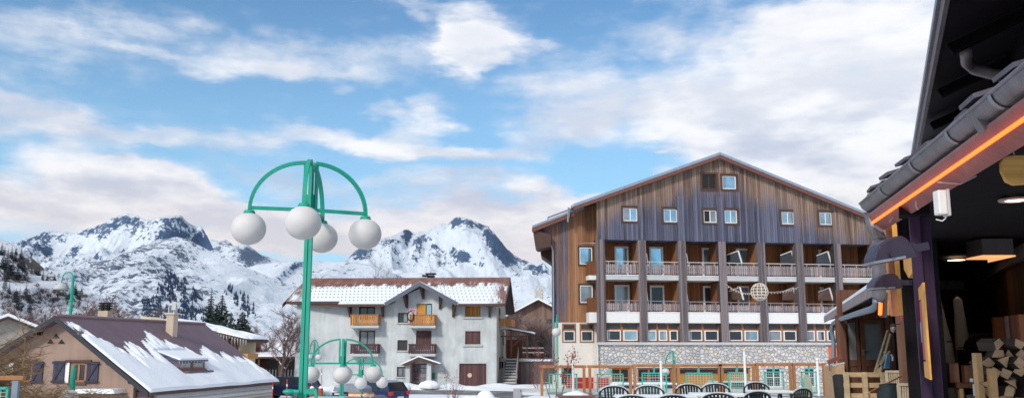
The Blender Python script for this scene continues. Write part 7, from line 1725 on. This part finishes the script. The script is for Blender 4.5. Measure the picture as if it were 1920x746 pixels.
# wicker chairs
M_WICK = plain('beige_wicker', (.50, .41, .29), .75, var=.2, scale=9)
def wicker(label, px, pt, Y, w, rot):
    a = W(px, 720, Y); h = W(px, pt, Y).z; o = thing('wicker_chair', label, 'chair', (a.x, Y, 0), R(rot), 'beige slatted chairs')
    q = MB(); n = 9
    for k in range(n):
        x = -w / 2 + w * (k + .5) / n; q.bar((x * .78, .20, h - .62), (x, .27, h - .03), w / n * .62, .018, (0, 1, 0))
    q.bar((-w / 2 - .01, .27, h - .015), (w / 2 + .01, .27, h - .015), .05, .03)
    for s in (-1, 1): q.bar((s * w * .39, .2, h - .62), (s * w * .5, .27, h - .02), .035)
    q.build('backrest', M_WICK, o); q = MB(); q.box(-w * .42, w * .42, -.22, .2, h - .68, h - .62); q.build('seat', M_WICK, o, bevel=.01)
    for sx in (-1, 1):
        for sy in (-.2, .18): MB().tube([(sx * w * .38, sy, 0), (sx * w * .38, sy, h - .68)], .018, 8).build('leg', M_WICK, o)
    return o
wicker('taller beige slatted chair back standing furthest, right of the pallet', 1672, 693, 13.6, .27 * 1.0, 172)
wicker('wider beige slatted chair back in front, against the black post', 1690, 716, 10.8, .25, 176)
# stack of dark chairs
for k, (dy, dz) in enumerate(((0, 0), (-.04, .055), (-.08, .11))):
    a = W(1661, 735, 11.0); h = W(1661, 720, 11).z - .09 + dz
    o = thing('stacking_chair', ['lowest black stacking chair in the stack before the beige chairs', 'middle black stacking chair in the stack before the beige chairs', 'topmost black stacking chair in the stack before the beige chairs'][k], 'chair', (a.x, 11.0 + dy, 0), R(168), 'stacked black chairs')
    q = MB(); pts = []
    for i in range(11): t = -1 + 2 * i / 10; pts.append(Vector((.13 * t, .2 - .05 * t * t, h - .02 * t * t)))
    for i in range(10): q.quad(pts[i], pts[i + 1], pts[i + 1] * 1 + Vector((0, -.05, -.40)), pts[i] + Vector((0, -.05, -.40)))
    q.tube(pts, .010, 6)
    for j in range(1, 5): q.tube([p + Vector((0, .004 - .0125 * j, -.06 * j)) for p in pts], .005, 5)
    q.build('backrest', M_DARKG, o); MB().box(-.13, .13, -.25, .12, h - .44, h - .41).build('seat', M_DARKG, o)
    for sx in (-1, 1):
        for sy in (-.22, .1): MB().tube([(sx * .12, sy, h - .44), (sx * .13, sy, 0 if k == 0 else .02 * k)], .012, 6).build('leg', M_DARKG, o)
a, b = W(1630, 735, 10.6), W(1690, 704, 11.6); o = thing('broomstick', 'reddish wooden stick lying slantwise across the stacked chairs', 'stick', a); q = MB(); q.tube([a, b], .011, 8); q.build('stick', plain('reddish_stick', (.38, .17, .07), .5), o, world=True)
a = W(1668, 668, 17.6); o = thing('blue_sled', 'blue and white sledge standing upright behind the leaning frame', 'sledge', (a.x, 17.6, 0)); q = MB(); q.prism([W(1658, 690, 17.7), W(1664, 664, 17.7), W(1669, 660, 17.7), W(1668, 690, 17.7)], (0, .05, 0)); q.build('shell', plain('sky_blue_plastic', (.12, .35, .55), .4), o, world=True)
q = MB(); q.tube([W(1671, 664, 17.6), W(1674, 668, 17.6), W(1674, 676, 17.6)], .02, 8); q.build('rail', M_WHITE, o, world=True)
a = W(1675, 616, 12); o = thing('wall_lantern', 'small metal lantern on the wall beside the glazed door', 'lantern', a); o.scale = (.55,) * 3; MB().ball((0, 0, 0), .07, (1, 1, 1.3), 14, 10).build('globe', plain('smoky_glass', (.2, .15, .14), .15, .4), o, smooth=True); MB().lathe([(.01, .13), (.05, .11), (.075, .06)], n=14).build('cap', M_DARK, o); MB().bar((0, 0, .1), (.2, .02, .12), .02).build('bracket', M_DARK, o)
# snow patch on the terrace
q = MB(); n = 30
for i in range(n + 1):
    for j in range(9):
        x = X(1360, 27) + (X(1560, 27) - X(1360, 27)) * i / n; y = 24 + 5 * j / 8; e = math.sin(math.pi * i / n) ** .5 * math.sin(math.pi * j / 8) ** .7; q.v.append(Vector((x, y, .004 + e * (.22 + .12 * noise.noise(Vector((x * 1.3, y, 2)))))))
for i in range(n):
    for j in range(8): a = i * 9 + j; q.f.append((a, a + 9, a + 10, a + 1))
structure('snow_on_terrace', q, M_SNOW, smooth=True)
